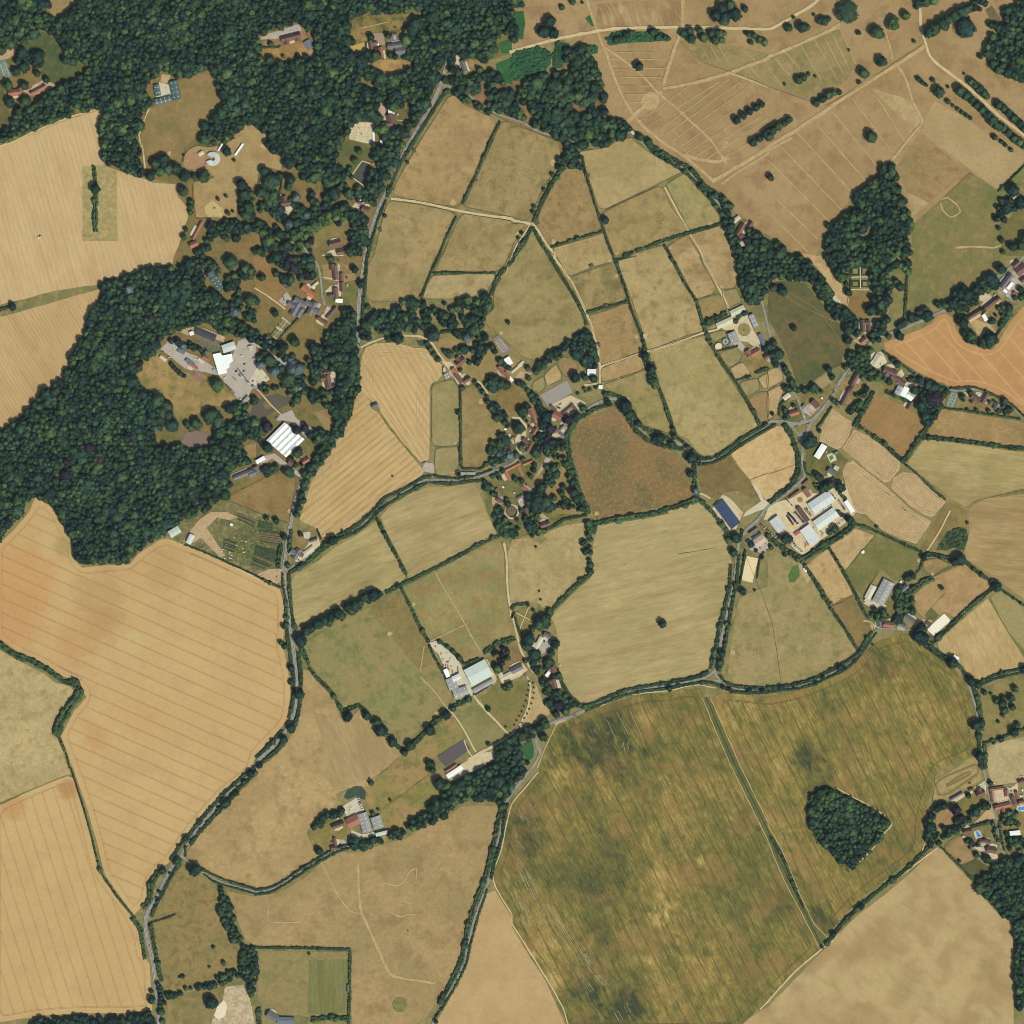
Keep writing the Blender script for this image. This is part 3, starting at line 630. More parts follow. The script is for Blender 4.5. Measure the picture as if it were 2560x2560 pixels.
# mottled crop
def crop_mat(n,tone,bias=0.0):
  m=bpy.data.materials.new(n)
  N,Lk=nodes_of(m)
  bs=N['Principled BSDF']; bs.inputs['Roughness'].default_value=0.95; bs.inputs['Specular IOR Level'].default_value=0.05
  ang=img_ang(0.45,0.89)
  p=_pos(N,Lk); ps=_pos(N,Lk,ang,7.0); ps2=_pos(N,Lk,ang,2.2)
  nb=_noise(N,Lk,p,170,3,0.5,0.6)
  nm=_noise(N,Lk,ps2,48,5,0.62,0.5)
  nc=_noise(N,Lk,p,22,5,0.68,0.6)
  ns=_noise(N,Lk,ps,3.2,4,0.7)
  nf=_noise(N,Lk,p,2.6,3,0.7)
  s=_math(N,Lk,'ADD',_math(N,Lk,'MULTIPLY',nb,0.32),_math(N,Lk,'MULTIPLY',nm,0.42))
  s=_math(N,Lk,'ADD',s,_math(N,Lk,'MULTIPLY',nc,0.58))
  s=_math(N,Lk,'ADD',s,_math(N,Lk,'MULTIPLY',ns,0.50))
  cur=_math(N,Lk,'SUBTRACT',s,0.91+bias)
  nd=_noise(N,Lk,ps2,18,5,0.68,0.6)
  # damper hollows carry greener crop, the brows are riper
  for (cx,cy),rad,a in tone:
    g=N.new('ShaderNodeNewGeometry')
    d=N.new('ShaderNodeVectorMath'); d.operation='DISTANCE'
    Lk.new(g.outputs['Position'],d.inputs[0]); d.inputs[1].default_value=(cx,cy,0)
    dd=_math(N,Lk,'MULTIPLY_ADD',_math(N,Lk,'SUBTRACT',nd,0.5),rad*3.0,d.outputs['Value'])
    cur=_math(N,Lk,'ADD',cur,_range(N,Lk,dd,rad*.1,rad,a*.85,0))
  rp=N.new('ShaderNodeValToRGB'); e=rp.color_ramp.elements
  stops=[(0,S(66,72,46)),(.22,S(94,92,50)),(.40,S(114,107,54)),(.56,S(136,120,62)),(.72,S(160,136,76)),(1,S(190,160,102))]
  e[0].position,e[0].color=0.0,stops[0][1]
  e[1].position,e[1].color=1.0,stops[-1][1]
  for pz,c in stops[1:-1]:
    q=e.new(pz); q.color=c
  Lk.new(_range(N,Lk,cur,-.32,.32,0,1,False),rp.inputs[0])
  hv=_noise(N,Lk,p,60,4,0.6)
  col=_mix(N,Lk,_range(N,Lk,hv,0.47,0.66,0,.55),rp.outputs[0],S(150,116,70))
  v=_math(N,Lk,'MULTIPLY_ADD',_math(N,Lk,'SUBTRACT',nf,0.5),0.5,1.0)
  v=_math(N,Lk,'MULTIPLY',v,_math(N,Lk,'MULTIPLY_ADD',_math(N,Lk,'SUBTRACT',ns,0.5),0.7,1.0))
  hs=N.new('ShaderNodeHueSaturation'); Lk.new(v,hs.inputs['Value']); Lk.new(col,hs.inputs['Color'])
  Lk.new(hs.outputs[0],bs.inputs['Base Color'])
  return m
D1=P('22: 340,1620 450,1560 600,1500 800,1430 1000,1370 1150,1370 1300,1340 1440,1330 1445,1400 1550,1670 1665,1932 23: 1932,540 33: 0,550 120,840 270,1100 380,1320 400,1350 300,1450 150,1590 0,1740 -190,1932 -220,1980 23: 430,1980 370,1800 250,1570 130,1400 0,1180 13: 1932,1100 1800,880 1790,780 1850,600 1880,400 1932,250 23: 0,250 100,130 200,20 22: 240,1800 300,1680')
tone1=[(pt('22',700,1700),110,-.26),(pt('22',560,1800),80,-.16),(pt('23',80,480),60,-.24),(pt('23',700,800),120,-.10),(pt('23',830,1800),75,-.26),(pt('23',640,1250),60,-.12),(pt('23',560,1600),55,-.2),(pt('23',1100,1000),95,.15),(pt('23',1200,700),60,.12),(pt('23',1350,300),110,.1),(pt('23',1350,1650),100,.14),(pt('22',1000,1580),24,.3),(pt('23',400,60),30,.32),(pt('23',300,1100),80,.12),(pt('23',580,1330),18,.22),(pt('23',1120,1100),35,.25),(pt('23',200,1350),40,.2),(pt('23',320,1600),30,.3)]
field(D1,crop_mat('crop1',tone1,.045),'western half of the mottled green and gold crop','crop field')
D2=P('22: 1510,1400 1600,1360 1932,1395 32: 0,1395 200,1355 400,1285 560,1215 680,1125 760,1025 850,965 1000,925 1100,925 1180,1015 1300,1095 1400,1175 1480,1265 1530,1400 1560,1560 1580,1700 1570,1800 1480,1870 1300,1932 33: 1250,80 1210,250 1170,400 1160,580 1100,680 900,830 700,980 560,1130 440,1270 340,1160 230,950 100,600 0,420 23: 1932,410 22: 1725,1932 1610,1670')
tone2=[(pt('33',420,1180),40,-.35),(pt('32',300,1830),40,-.3),(pt('32',830,1180),45,-.2),(pt('33',380,90),40,-.2),(pt('22',1620,1450),70,.14),(pt('32',700,1450),170,.05),(pt('32',480,1450),40,-.12),(pt('33',1050,400),70,-.06),(pt('33',900,250),100,.05)]
field(D2,crop_mat('crop2',tone2,.005),'eastern half of the mottled green and gold crop','crop field')
field('22: 1440,1400 1490,1400 1610,1670 1725,1932 23: 1932,420 33: 0,440 100,620 230,950 340,1170 440,1280 400,1350 350,1290 250,1080 120,830 0,550 23: 1932,530 22: 1662,1932 1550,1670',gm('strip',S(104,104,58),S(92,96,54),S(118,110,64),big=30),'narrow grass strip dividing the mottled crop','grass strip','grass_strip')

# gardens and plots of hamlets
field('02: 1260,180 1450,40 1600,0 01: 1640,1880 1710,1840 02: 1932,0 12: 150,30 220,130 200,250 180,420 150,500 0,440 02: 1932,470 1600,320 1400,240',gm('al',S(122,114,70),S(98,102,58),S(160,138,104),big=25,mid=8),'rough yard and allotment ground beside the wheat','allotment','allotment_ground')
field('12: 0,90 120,60 190,130 200,240 170,400 60,440 0,430 02: 1932,430 1800,330 1700,200 1800,120 1932,60',gm('al2',S(104,104,60),S(78,92,50),S(140,122,80),big=12,mid=5,midamt=.9),'patchwork of vegetable plots by the main road','allotment','allotment_plot')
field('11: 1820,1700 1700,1690 1730,1850 12: 1760,40 1830,180 1932,200 22: 60,190 130,170 250,150 330,90 400,50 540,40 21: 570,1932 540,1820 480,1660 430,1480 360,1460 200,1520 100,1440 0,1200 11: 1932,1340 1880,1420 1850,1580 1932,1580',gm('vil',S(134,120,72),S(104,104,58),S(80,94,48),big=30,mid=12),'dry gardens of the village around the courtyard house','garden','village_garden')
field('21: 160,1680 210,1600 330,1490 400,1470 440,1600 480,1760 530,1900 540,1950 300,1950 290,1850 200,1780',gm('orch',S(150,128,78),S(130,118,68),S(160,126,80),big=35),'dry orchard lawn of the village','lawn','lawn')
field('11: 1340,640 1560,580 1700,560 1800,650 1932,780 21: 0,760 80,790 120,860 60,930 0,960 11: 1932,960 1760,1050 1640,960 1560,980 1480,860 1400,800 1400,740',gm('farm',S(164,136,88),S(148,128,80),S(132,120,74),big=45,mid=18),'dry farm garden west of the purple tennis court','garden','garden')
field('21: 0,960 80,1000 160,1090 120,1140 0,1180 11: 1932,1200 1800,1060 1850,1020 1932,980',gm('vil2',S(140,112,66),S(112,106,60),S(150,124,76),big=25),'village paddock below the kitchen garden','garden','garden')
field('31: 480,990 560,900 760,950 770,1040 700,1170 640,1220 490,1130',gm('terr',S(148,126,78),S(110,106,60),S(170,140,96),big=10,mid=4,midamt=.8),'back gardens of the terraced cottages','garden','garden')
field('31: 240,990 400,1010 470,960 480,1000 380,1180 330,1210 290,1200 230,1060',gm('gx',S(136,118,70),S(116,108,62),S(150,130,84),big=20),'gardens north of the village crossroads','garden','garden')
field('31: 90,1120 220,1080 260,1200 240,1250 130,1250 80,1220',gm('gy',S(112,106,58),S(96,98,52),S(140,118,74),big=15),'hedged garden west of the crossroads','garden','garden')
field('31: 290,1450 400,1400 520,1460 610,1540 560,1580 560,1640 470,1700 330,1700 280,1600',gm('gz',S(110,104,58),S(98,98,52),S(140,118,72),big=25),'garden around the long white house','garden','garden')
field('31: 790,820 900,800 1000,870 1120,960 1220,1000 1210,1060 1110,1100 960,1060 850,960 800,880',gm('ga',S(128,116,66),S(104,102,56),S(150,124,78),big=18),'gardens behind the village street','garden','garden')
field('31: 1340,1030 1560,1020 1800,1130 1880,1220 1700,1200 1340,1150',gm('gb',S(140,118,70),S(120,110,62),S(156,130,82),big=22),'garden of the tennis court house','garden','garden')
field('31: 1500,420 1700,300 1830,380 1840,440 1740,580 1660,500 1520,470',gm('gc',S(150,126,78),S(118,108,62),S(170,140,96),big=14,mid=6),'cottage gardens beside the orange wheat','garden','garden')
field('31: 1740,200 1900,20 1980,-20 1980,330 1850,380 1720,290',gm('gd',S(150,134,96),S(110,106,66),S(176,156,120),big=16),'yard and gardens in the right hand hamlet','garden','garden')
field('33: 1270,330 1400,300 1450,330 1400,420 1280,510 1260,430',pasture('ge','brown'),'brown lawn inside the curved tree belt','lawn','lawn')
field('33: 1380,250 1500,190 1560,170 1650,240 1500,360 1440,330',gm('gf',S(128,116,62),S(108,106,56),S(150,126,78),big=18),'green lawn beside the long dark shed','lawn','lawn')
field('33: 1530,440 1680,290 1710,330 1720,390 1600,420',pasture('gg','tan'),'dry triangular paddock beside the courtyard lane','paddock','paddock')
field('33: 1330,600 1470,500 1560,700 1440,730',pasture('gh','brown'),'brown paddock west of the pool garden','paddock','paddock')
field('33: 1460,730 1570,680 1680,760 1560,860',gm('gi',S(84,84,48),S(96,92,54),S(110,98,60),big=20),'dark green plot with a faint path ring','lawn','lawn')
field('33: 1480,480 1700,400 1730,560 1740,690 1700,720 1560,640',gm('gj',S(130,116,68),S(112,106,60),S(170,146,108),big=14),'garden around the blue pool','garden','garden')
field('33: 1720,300 1980,250 1980,650 1790,660 1750,480',gm('gk',S(140,120,72),S(112,106,58),S(156,130,84),big=18),'gardens below the tile roofed courtyard','garden','garden')
field('12: 280,150 440,110 480,230 400,300 260,300',gm('gl',S(140,118,70),S(120,108,62),S(158,132,86),big=18),'garden of the roadside house with pool','garden','garden')
field('12: 1790,1050 1932,980 22: 60,1060 100,1120 140,1200 60,1240 12: 1850,1320 1800,1250 1800,1180',gm('gm',S(140,112,70),S(112,104,58),S(156,128,84),big=18),'farm garden beside the depot sheds','garden','garden')
field('22: 10,760 120,710 170,800 150,880 70,920 40,860',gm('gn',S(132,118,64),S(144,124,72),S(116,108,58),big=18),'walled lawn with crossing paths','lawn','lawn')
field('22: 140,1110 280,1110 340,1180 400,1330 480,1440 420,1490 320,1500 220,1330',gm('go',S(132,112,66),S(100,98,54),S(150,122,78),big=14),'narrow gardens beside the avenue drive','garden','garden')
field('32: 800,800 960,560 1020,530 1100,640 1110,760 960,850 840,870',gm('gp',S(110,104,58),S(130,114,70),S(160,140,100),big=14),'overgrown cottage gardens below the riding hall','garden','garden')
field('13: 390,500 560,400 700,420 720,560 690,600 560,620 480,600',gm('gq',S(138,122,68),S(120,112,60),S(156,132,84),big=18),'lawn of the brick farmyard','lawn','lawn')
field('20: 1660,1640 1720,1620 1932,1800 1932,1932 1760,1932 1690,1800',gm('gr',S(124,108,66),S(100,98,54),S(160,136,98),big=14),'garden around the lane side house','garden','garden')
field('30: 1740,1700 1932,1560 1980,1560 1980,1932 1780,1932',gm('gs',S(112,108,60),S(132,112,68),S(96,98,54),big=26),'green brown lawn at the right edge','lawn','lawn')
field('21: 1740,680 1932,640 1932,860 1840,880 1770,800',gm('gt',S(146,122,74),S(120,110,62),S(160,134,88),big=20),'stable yard house garden','garden','garden')
# bracken in the park
for s in ('20: 0,400 100,370 200,350 290,390 290,480 250,540 150,570 60,600 0,610','20: 300,420 340,310 430,330 460,380 400,470 380,510 310,520','20: 580,345 620,330 655,350 640,400 600,410','20: 710,290 760,250 850,240 1000,240 1020,220 1100,220 1200,290 1180,310 900,320 740,345','20: 30,90 90,80 100,180 80,300 30,300 20,200','20: 550,140 590,110 630,190 600,200','10: 1830,330 1900,300 1932,320 1932,400 1850,400','10: 1810,480 1932,430 1932,640 1880,620 1820,560'):
  field(s,gm('bracken%d' % len(FIELDS),S(48,92,54),S(58,104,60),S(72,96,52),big=20,mid=7,fine=.4),'bright green bracken patch near '+near(*P(s)[0]),'bracken','bracken_patch',0.9)

for i,(nm,poly,mat,lab,cat,amp) in enumerate(FIELDS):
  o=sheet(nm,jitter_poly(poly,7.0,amp),0.10+i*0.003,mat)
  wl(o,lab,poly[0][0],cat,kind='structure')
ZF=0.10+len(FIELDS)*0.003+0.02

# ------------------------------------------------------------------ hard surfaces, yards, arenas, courts, water
M['yard']=plain_mat('pale_gravel',S(208,188,152),.16,2.5,c2=S(186,164,128))
M['yardgrey']=plain_mat('worn_tarmac',S(182,168,154),.10,3.0,c2=S(164,152,140))
M['dirt']=plain_mat('bare_dirt',S(190,160,122),.18,2.5,c2=S(166,134,98))
M['arenagrey']=plain_mat('grey_sand',S(156,146,138),.06,4)
M['arenadark']=plain_mat('rubber_surface',S(94,86,88),.12,3)
M['sand']=plain_mat('cream_sand',S(228,204,162),.05,3)
M['whitesand']=plain_mat('white_sand',S(240,230,206),.05,3)
M['court']=plain_mat('court_green',S(112,128,112),.05,3)
M['courtpurple']=plain_mat('court_purple',S(140,124,118),.06,3)
M['mulch']=plain_mat('reddish_mulch',S(150,112,100),.12,2)
M['concrete']=plain_mat('pale_concrete',S(206,194,168),.12,2.5,c2=S(190,174,148))
def water_mat(n,c):
  m=plain_mat(n,c,.08,6,0.15,0.5); return m
M['pond']=water_mat('pond_water',S(98,88,74))
M['pondbrown']=water_mat('silty_water',S(136,112,98))
M['pondgreen']=plain_mat('green_water',S(50,70,48),.2,4,.5,.3,c2=S(66,84,54))
M['pool']=plain_mat('pool_water',S(60,150,220),.04,3,.1,.5)
M['poolpale']=plain_mat('pale_pool_water',S(150,196,206),.04,3,.1,.5)
M['poolgreen']=plain_mat('green_pool_water',S(60,140,70),.04,3,.1,.5)
M['pooldark']=plain_mat('dark_pool_water',S(84,78,70),.04,4,.15,.5)
PATCHES=[]
def patch(poly,mat,label,cat,name):
  PATCHES.append((name,P(poly),M[mat] if isinstance(mat,str) else mat,label,cat))
patch('00: 1200,620 1280,640 1300,740 1180,730','concrete','pale stable yard between green roofs','yard','yard')
patch('00: 1220,560 1290,570 1260,630 1210,620','dirt','bare earth north of the stables','yard','yard')
patch('00: 1370,1250 1400,1180 1540,1130 1560,1290 1460,1290',plain_mat('scuffed',S(168,132,96),.2,3),'scuffed earth beside the round roof','yard','yard')
patch('00: 1540,1560 1600,1510 1690,1580 1680,1650 1560,1640',plain_mat('straw',S(190,168,112),.25,2),'straw strewn patch below the round roof','yard','yard')
patch('00: 0,405 140,330 125,400 60,445 0,455','dirt','sandy bank above the tennis court','yard','bare_ground')
patch('00: -20,460 50,450 95,590 30,605 -20,520','court','green tennis court at the left edge','tennis court','tennis_court')
patch('00: 160,690 330,600 430,640 350,690 250,720 180,720','dirt','gravel drive of the corner house','drive','drive')
patch('10: 710,960 770,920 890,930 900,970 880,1085 820,1080 705,1050',plain_mat('building_plot',S(214,196,160),.22,2,c2=S(190,170,132)),'pale gravel building plot with stone stacks','yard','yard')
patch('10: 920,830 930,780 970,770 980,850 960,930 900,960 930,890',plain_mat('brick_drive',S(186,158,130),.12,2),'brick drive north of the gravel plot','drive','drive')
patch('10: 735,1340 800,1225 860,1240 845,1330 805,1395','pooldark','dark rectangular garden pool','pond','garden_pool')
patch('10: 50,270 330,180 345,230 180,290 30,300','yardgrey','drive of the north wood mansion','drive','drive')
patch('10: 870,250 960,250 980,340 900,340',plain_mat('brick_court',S(164,136,116),.14,2),'brick courtyard of the forecourt mansion','yard','yard')
patch('10: 990,290 1100,280 1120,320 990,345',plain_mat('slate_court',S(120,112,110),.1,2),'grey terrace behind the forecourt mansion','yard','yard')
patch('10: 1510,420 1540,410 1550,520 1500,530','yard','pale drive of the lodge','drive','drive')
patch('10: 200,1590 270,1570 260,1620 220,1620','yard','pale drive of the brown roofed garden house','drive','drive')
patch('10: 710,1570 760,1520 830,1520 780,1570 720,1600','yard','pale drive of the roadside cottage','drive','drive')
patch('10: 490,1932 560,1890 660,1870 660,1932','yard','pale drive of the upper drive house','drive','drive')
patch('11: 520,160 600,170 620,60 635,70 630,190 500,165','yard','pale drive of the upper brown roofs','drive','drive')
patch('11: 520,270 560,225 620,215 640,260 560,290','yard','pale drive of the lower brown roofs','drive','drive')
patch('11: 480,470 540,380 590,400 540,480','yard','pale stable court east of the manor','yard','yard')
patch('11: 170,340 230,270 270,320 220,380','yardgrey','small grey manor car park','car park','car_park')
patch('11: 120,590 200,460 275,520 165,640 95,600',plain_mat('parterre_gravel',S(206,190,150),.1,2),'gravel floor of the manor parterre','garden','parterre')
patch('01: 1210,700 1300,610 1340,700 1500,760 1620,840 1640,900 1560,880 1400,850 1300,770','yardgrey','grey service drive of the nursery','drive','drive')
patch('01: 1320,560 1480,530 1700,610 1690,650 1480,580 1420,600','dirt','sandy nursery bed with pale frames','yard','yard')
patch('01: 1620,860 1760,740 1800,640 1850,620 1932,660 11: 60,700 160,760 260,820 230,840 100,740 0,680 01: 1932,980 1900,1010 1860,1080 1810,1100 1700,960','yardgrey','large pale nursery car park','car park','car_park')
patch('11: 0,850 30,830 105,930 0,1000 -60,960','concrete','pale concrete pad of the nursery','yard','yard')
patch('01: 1470,650 1560,610 1680,680 1620,740 1580,730',plain_mat('plant_stock',S(124,116,92),.45,1.2,c2=S(70,88,54)),'dense rows of potted nursery stock','plants','nursery_bed')
patch('01: 1440,900 1480,870 1530,880 1520,930 1490,955','mulch','reddish mulch patch in the dry field','yard','mulch_patch')
patch('01: 1355,1430 1400,1330 1470,1315 1580,1350 1595,1380 1540,1430 1450,1450','pondbrown','silty brown pond in the wood','pond','pond')
patch('11: -20,1130 60,1060 160,1045 260,1075 240,1120 140,1170 60,1230 0,1250 -60,1240','pond','dark crescent pond beside the nursery','pond','pond')
patch('11: 180,1200 270,1160 300,1220 400,1290 440,1310 380,1370 340,1330 260,1250 150,1240','yardgrey','forecourt of the white sawtooth roof','yard','yard')
patch('11: 20,1520 140,1490 240,1570 350,1650 330,1670 200,1580 120,1530 40,1580','yardgrey','service lane below the white sawtooth roof','drive','drive')
patch('11: 490,900 560,860 600,880 610,970 540,1010 500,980','yard','pale court of the house among trees','yard','yard')
patch('11: 1400,790 1470,800 1510,840 1470,860 1560,960 1530,990 1480,890','yard','pale farm yard drive','drive','drive')
patch('11: 1270,1570 1330,1560 1350,1590 1340,1640 1280,1630 1255,1600','yardgrey','paved hardstanding at the stubble corner','yard','yard')
patch('11: 1785,625 1835,595 1925,710 1870,755','courtpurple','purple grey tennis court','tennis court','tennis_court')
patch('11: 1210,640 1270,635 1290,680 1230,680','pondgreen','small green pond beside the farm drive','pond','pond')
patch('21: 210,1050 415,935 460,1030 275,1140','arenagrey','grey rectangular riding arena','arena','riding_arena')
patch('21: 290,1125 440,1050 560,1110 500,1150 480,1190 350,1230 310,1180','yard','sandy yard below the grey riding arena','yard','yard')
patch('21: 20,920 60,870 160,880 100,920','dirt','sandy apron of the kitchen garden','yard','yard')
patch('21: 540,870 620,850 640,940 580,950','yard','pale court of the white flat roof','yard','yard')
patch('21: 290,1340 340,1290 420,1290 400,1350 350,1400','yard','pale court by the lane bend','yard','yard')
patch('21: 0,1210 60,1215 115,1280 100,1370 50,1420 80,1500 40,1500 20,1380 80,1300 60,1240 0,1230','yard','curving pale drive of the village cottages','drive','drive')
patch('21: 220,1580 260,1520 300,1530 240,1600 180,1680','yardgrey','grey drive above the orchard lawn','drive','drive')
patch('21: 370,1120 380,1090 420,1080 340,1120 360,1090 ','yard','pale patch in the arena yard','yard','yard')
patch('21: 1540,500 1650,450 1660,410 1730,370 1780,430 1820,560 1880,640 1850,700 1780,650 1700,640 1660,560 1600,560','yard','cream stable yard round a circular lawn','yard','yard')
patch('21: 1660,660 1720,640 1770,700 1740,720','yardgrey','grey corner of the stable yard','yard','yard')
patch('21: 1530,1870 1590,1800 1650,1830 1740,1932 22: 1740,10 1690,130 1650,150 1590,80 1500,0','yard','pale apron round the blue roofed barn','yard','yard')
patch('21: 1800,1700 1850,1740 1900,1830 1932,1860 31: 30,1880 0,1900 21: 1932,1900 1840,1932 22: 1740,40 1760,0 21: 1880,1850','concrete','concrete track to the blue roofed barn','drive','drive')
patch('21: 370,1090 460,1090 480,1130 410,1200 370,1210','yard','inner sand court of the riding farm','yard','yard')
patch('22: 1770,330 1860,350 1815,535 1730,515','sand','cream rectangular sand arena beside the road','arena','riding_arena')
patch('22: 1760,230 1850,150 1932,200 1932,290 1880,310 1800,290 ','yardgrey','forecourt of the pink roofed works','yard','yard')
patch('31: 690,480 800,480 800,560 740,590 690,560','yard','pale court beside the woodland house','yard','yard')
patch('31: 640,630 690,620 740,660 700,680','dirt','drive to the woodland house','drive','drive')
patch('31: 770,730 860,720 900,800 830,850 770,820','concrete','pale building site beside the lane','yard','yard')
patch('31: 870,830 940,810 960,840 900,860','yard','pale turning court of the village street','yard','yard')
patch('31: 980,880 1010,850 1030,900 1000,920','yard','pale yard beside the village street','yard','yard')
patch('31: 980,970 1060,950 1120,980 1110,1080 1060,1090 1000,1060','concrete','pale yard round the white sheds','yard','yard')
patch('31: 260,1140 360,1100 390,1140 320,1210 270,1180','yardgrey','grey forecourt at the crossroads','yard','yard')
patch('31: 440,1500 500,1480 520,1540 470,1560','concrete','stone terrace of the green pool','terrace','terrace')
patch('31: 460,1515 485,1500 495,1525 470,1545','poolgreen','green garden swimming pool','swimming pool','swimming_pool')
patch('31: 340,1710 470,1640 490,1690 370,1740','dirt','pale drive above the warehouses','drive','drive')
patch('31: 170,1830 290,1760 340,1790 420,1790 560,1700 600,1760 660,1932 32: 640,30 560,100 400,210 260,330 200,280 120,180 0,60 22: 1900,60 21: 1932,1900 31: 60,1860',plain_mat('works_yard',S(212,192,152),.14,3,c2=S(192,166,132)),'large pale yard of the white warehouses','yard','yard')
patch('31: 1390,1020 1440,1050 1400,1150 1340,1130','court','green grey tennis court beside the curved lane','tennis court','tennis_court')
patch('31: 1470,1020 1560,1060 1640,1020 1650,1070 1540,1100','yard','pale drive of the tennis court house','drive','drive')
patch('31: 1600,290 1660,270 1690,310 1630,350 1590,330','yard','pale court of the cottage row','yard','yard')
patch('31: 1740,210 1860,110 1932,180 1900,280 1840,330 1770,270','yardgrey','grey yard of the right hand hamlet','yard','yard')
patch('32: 720,690 770,640 900,710 850,730 780,720','yard','pale yard below the riding hall','yard','yard')
patch('32: 1330,765 1380,820 1250,935 1195,885','whitesand','bright white sand arena','arena','riding_arena')
patch('32: 1100,840 1120,800 1240,820 1200,880 1230,950 1190,940','dirt','sandy yard beside the white sand arena','yard','yard')
patch('32: 220,400 260,390 320,510 300,540','dirt','bare earth strip beside the hedge','yard','bare_ground')
patch('32: 150,480 190,410 230,400 240,480 200,530 160,530',gm('lush',S(84,112,56),S(96,116,60),S(110,114,64)),'lush green damp patch in the pasture','grass','lush_grass')
patch('12: 1300,990 1360,970 1500,1070 1560,1180 1620,1300 1640,1380 1600,1400 1520,1300 1430,1200 1380,1080','concrete','pale concrete yard of the depot','yard','yard')
patch('12: 1560,1180 1800,1220 1800,1290 1620,1380','concrete','pale apron round the large green white roof','yard','yard')
patch('12: 1365,1845 1570,1715 1620,1785 1430,1925','arenadark','dark rubber riding arena','arena','riding_arena')
patch('12: 1590,1880 1700,1820 1810,1800 1800,1850 1700,1932 13: 1560,60 1480,100 1430,30 ','yard','pale yard beside the dark riding arena','yard','yard')
patch('12: 400,230 470,190 490,250 440,300 330,380 290,370 330,330','yard','pale drive of the roadside house','drive','drive')
patch('12: 355,155 410,150 405,200 365,200','concrete','pool terrace of the roadside house','terrace','terrace')
patch('12: 375,160 390,157 395,190 380,192','poolpale','pale blue garden pool by the main road','swimming pool','swimming_pool')
patch('12: 0,470 100,430 200,430 210,520 150,540','dirt','sandy field gateway at the lane fork','yard','bare_ground')
patch('22: 205,990 260,950 295,985 275,1050 205,1080','yardgrey','gravel court of the courtyard farmhouse','yard','yard')
patch('12: 1830,1240 1932,1180 22: 80,1140 120,1190 60,1240 12: 1860,1300','yard','pale farm court beside the slate roof','yard','yard')
patch('V: 0,1590 150,1570 175,1690 60,1720 0,1690','dirt','pinkish paved court west of the circular house','yard','yard')
patch('V: 380,1630 500,1610 525,1700 440,1745','yardgrey','grey court east of the circular house','yard','yard')
patch('V: 690,1800 770,1840 860,1910 760,1915','dirt','drive of the small brown cottage','drive','drive')
patch('13: 650,290 760,220 820,320 770,350 690,380','concrete','pale yard with parked trucks','yard','yard')
patch('13: 720,470 800,500 900,480 910,510 780,540 720,520','concrete','pale concrete apron of the brick farmyard','yard','yard')
patch('13: 620,540 660,540 720,590 680,610 630,580','yardgrey','gravel drive of the brick farmyard','drive','drive')
patch('13: 665,220 690,170 740,140 800,140 830,180 820,240 780,230 760,210 690,240','pondgreen','dark green farm pond','pond','pond')
patch('02: 1380,220 1500,60 1590,0 1640,40 1560,120 1700,330 1660,340 1520,200 1440,240','dirt','sandy drive of the allotment yard','drive','drive')
patch('02: 1590,0 1720,0 1800,40 1730,60 1640,40','dirt','bare earth plot above the allotments','yard','bare_ground')
patch('33: 1680,170 1780,140 1830,150 1880,110 1890,200 1820,240 1720,260','yard','cream courtyard of the tile roofs','yard','yard')
patch('33: 1550,150 1640,90 1650,200 1600,150','yard','pale drive beside the courtyard lane','drive','drive')
patch('33: 1380,250 1440,210 1480,190 1490,210 1400,270','yard','pale strip beside the long dark shed','yard','yard')
patch('33: 1530,590 1640,600 1740,660 1730,720 1690,720 1660,660','yard','pale drive of the pool garden','drive','drive')
patch('33: 1550,480 1590,465 1620,520 1600,545 1570,540','concrete','white terrace round the blue pool','terrace','terrace')
patch('33: 1565,480 1585,475 1600,510 1580,520','pool','blue garden swimming pool inside white terrace','swimming pool','swimming_pool')
patch('33: 1880,285 1940,280 1940,330 1870,325','concrete','pale terrace at the right edge','terrace','terrace')
patch('33: 1885,297 1932,287 1932,315 1885,322','pool','bright blue swimming pool at the right edge','swimming pool','swimming_pool')
patch('22: 90,1750 150,1720 165,1780 160,1850 120,1880 80,1830 70,1780',gm('lushp',S(52,96,58),S(60,100,60),S(74,96,56)),'lush green hollow beside the lane bend','grass','lush_grass')
patch('31: 190,1290 250,1280 250,1330 220,1330',gm('isl1',S(150,134,84),S(130,122,74),S(160,140,92)),'triangular grass island west of the crossroads','traffic island','grass_island')
patch('31: 285,1270 310,1265 310,1290 290,1300',gm('isl2',S(150,134,84),S(130,122,74),S(160,140,92)),'small grass island at the crossroads','traffic island','grass_island')
patch('22: 1490,1240 1530,1225 1540,1260 1500,1270',gm('isl3',S(150,134,84),S(130,122,74),S(160,140,92)),'grass island at the southern road fork','traffic island','grass_island')
patch('32: 1210,580 1250,540 ','dirt','x','yard','yard') if False else None
for i,(nm,poly,mat,lab,cat) in enumerate(PATCHES):
  if len(poly)<3: continue
  hard=cat in ('arena','tennis court','swimming pool','car park')
  isl='island' in lab
  o=sheet(nm,poly if hard else jitter_poly(poly,5.0,0.4),ZF+i*0.003+(0.9 if isl else 0),mat)
  wl(o,lab,poly[0][0],cat,kind='structure')
ZP=ZF+len(PATCHES)*0.003+0.02
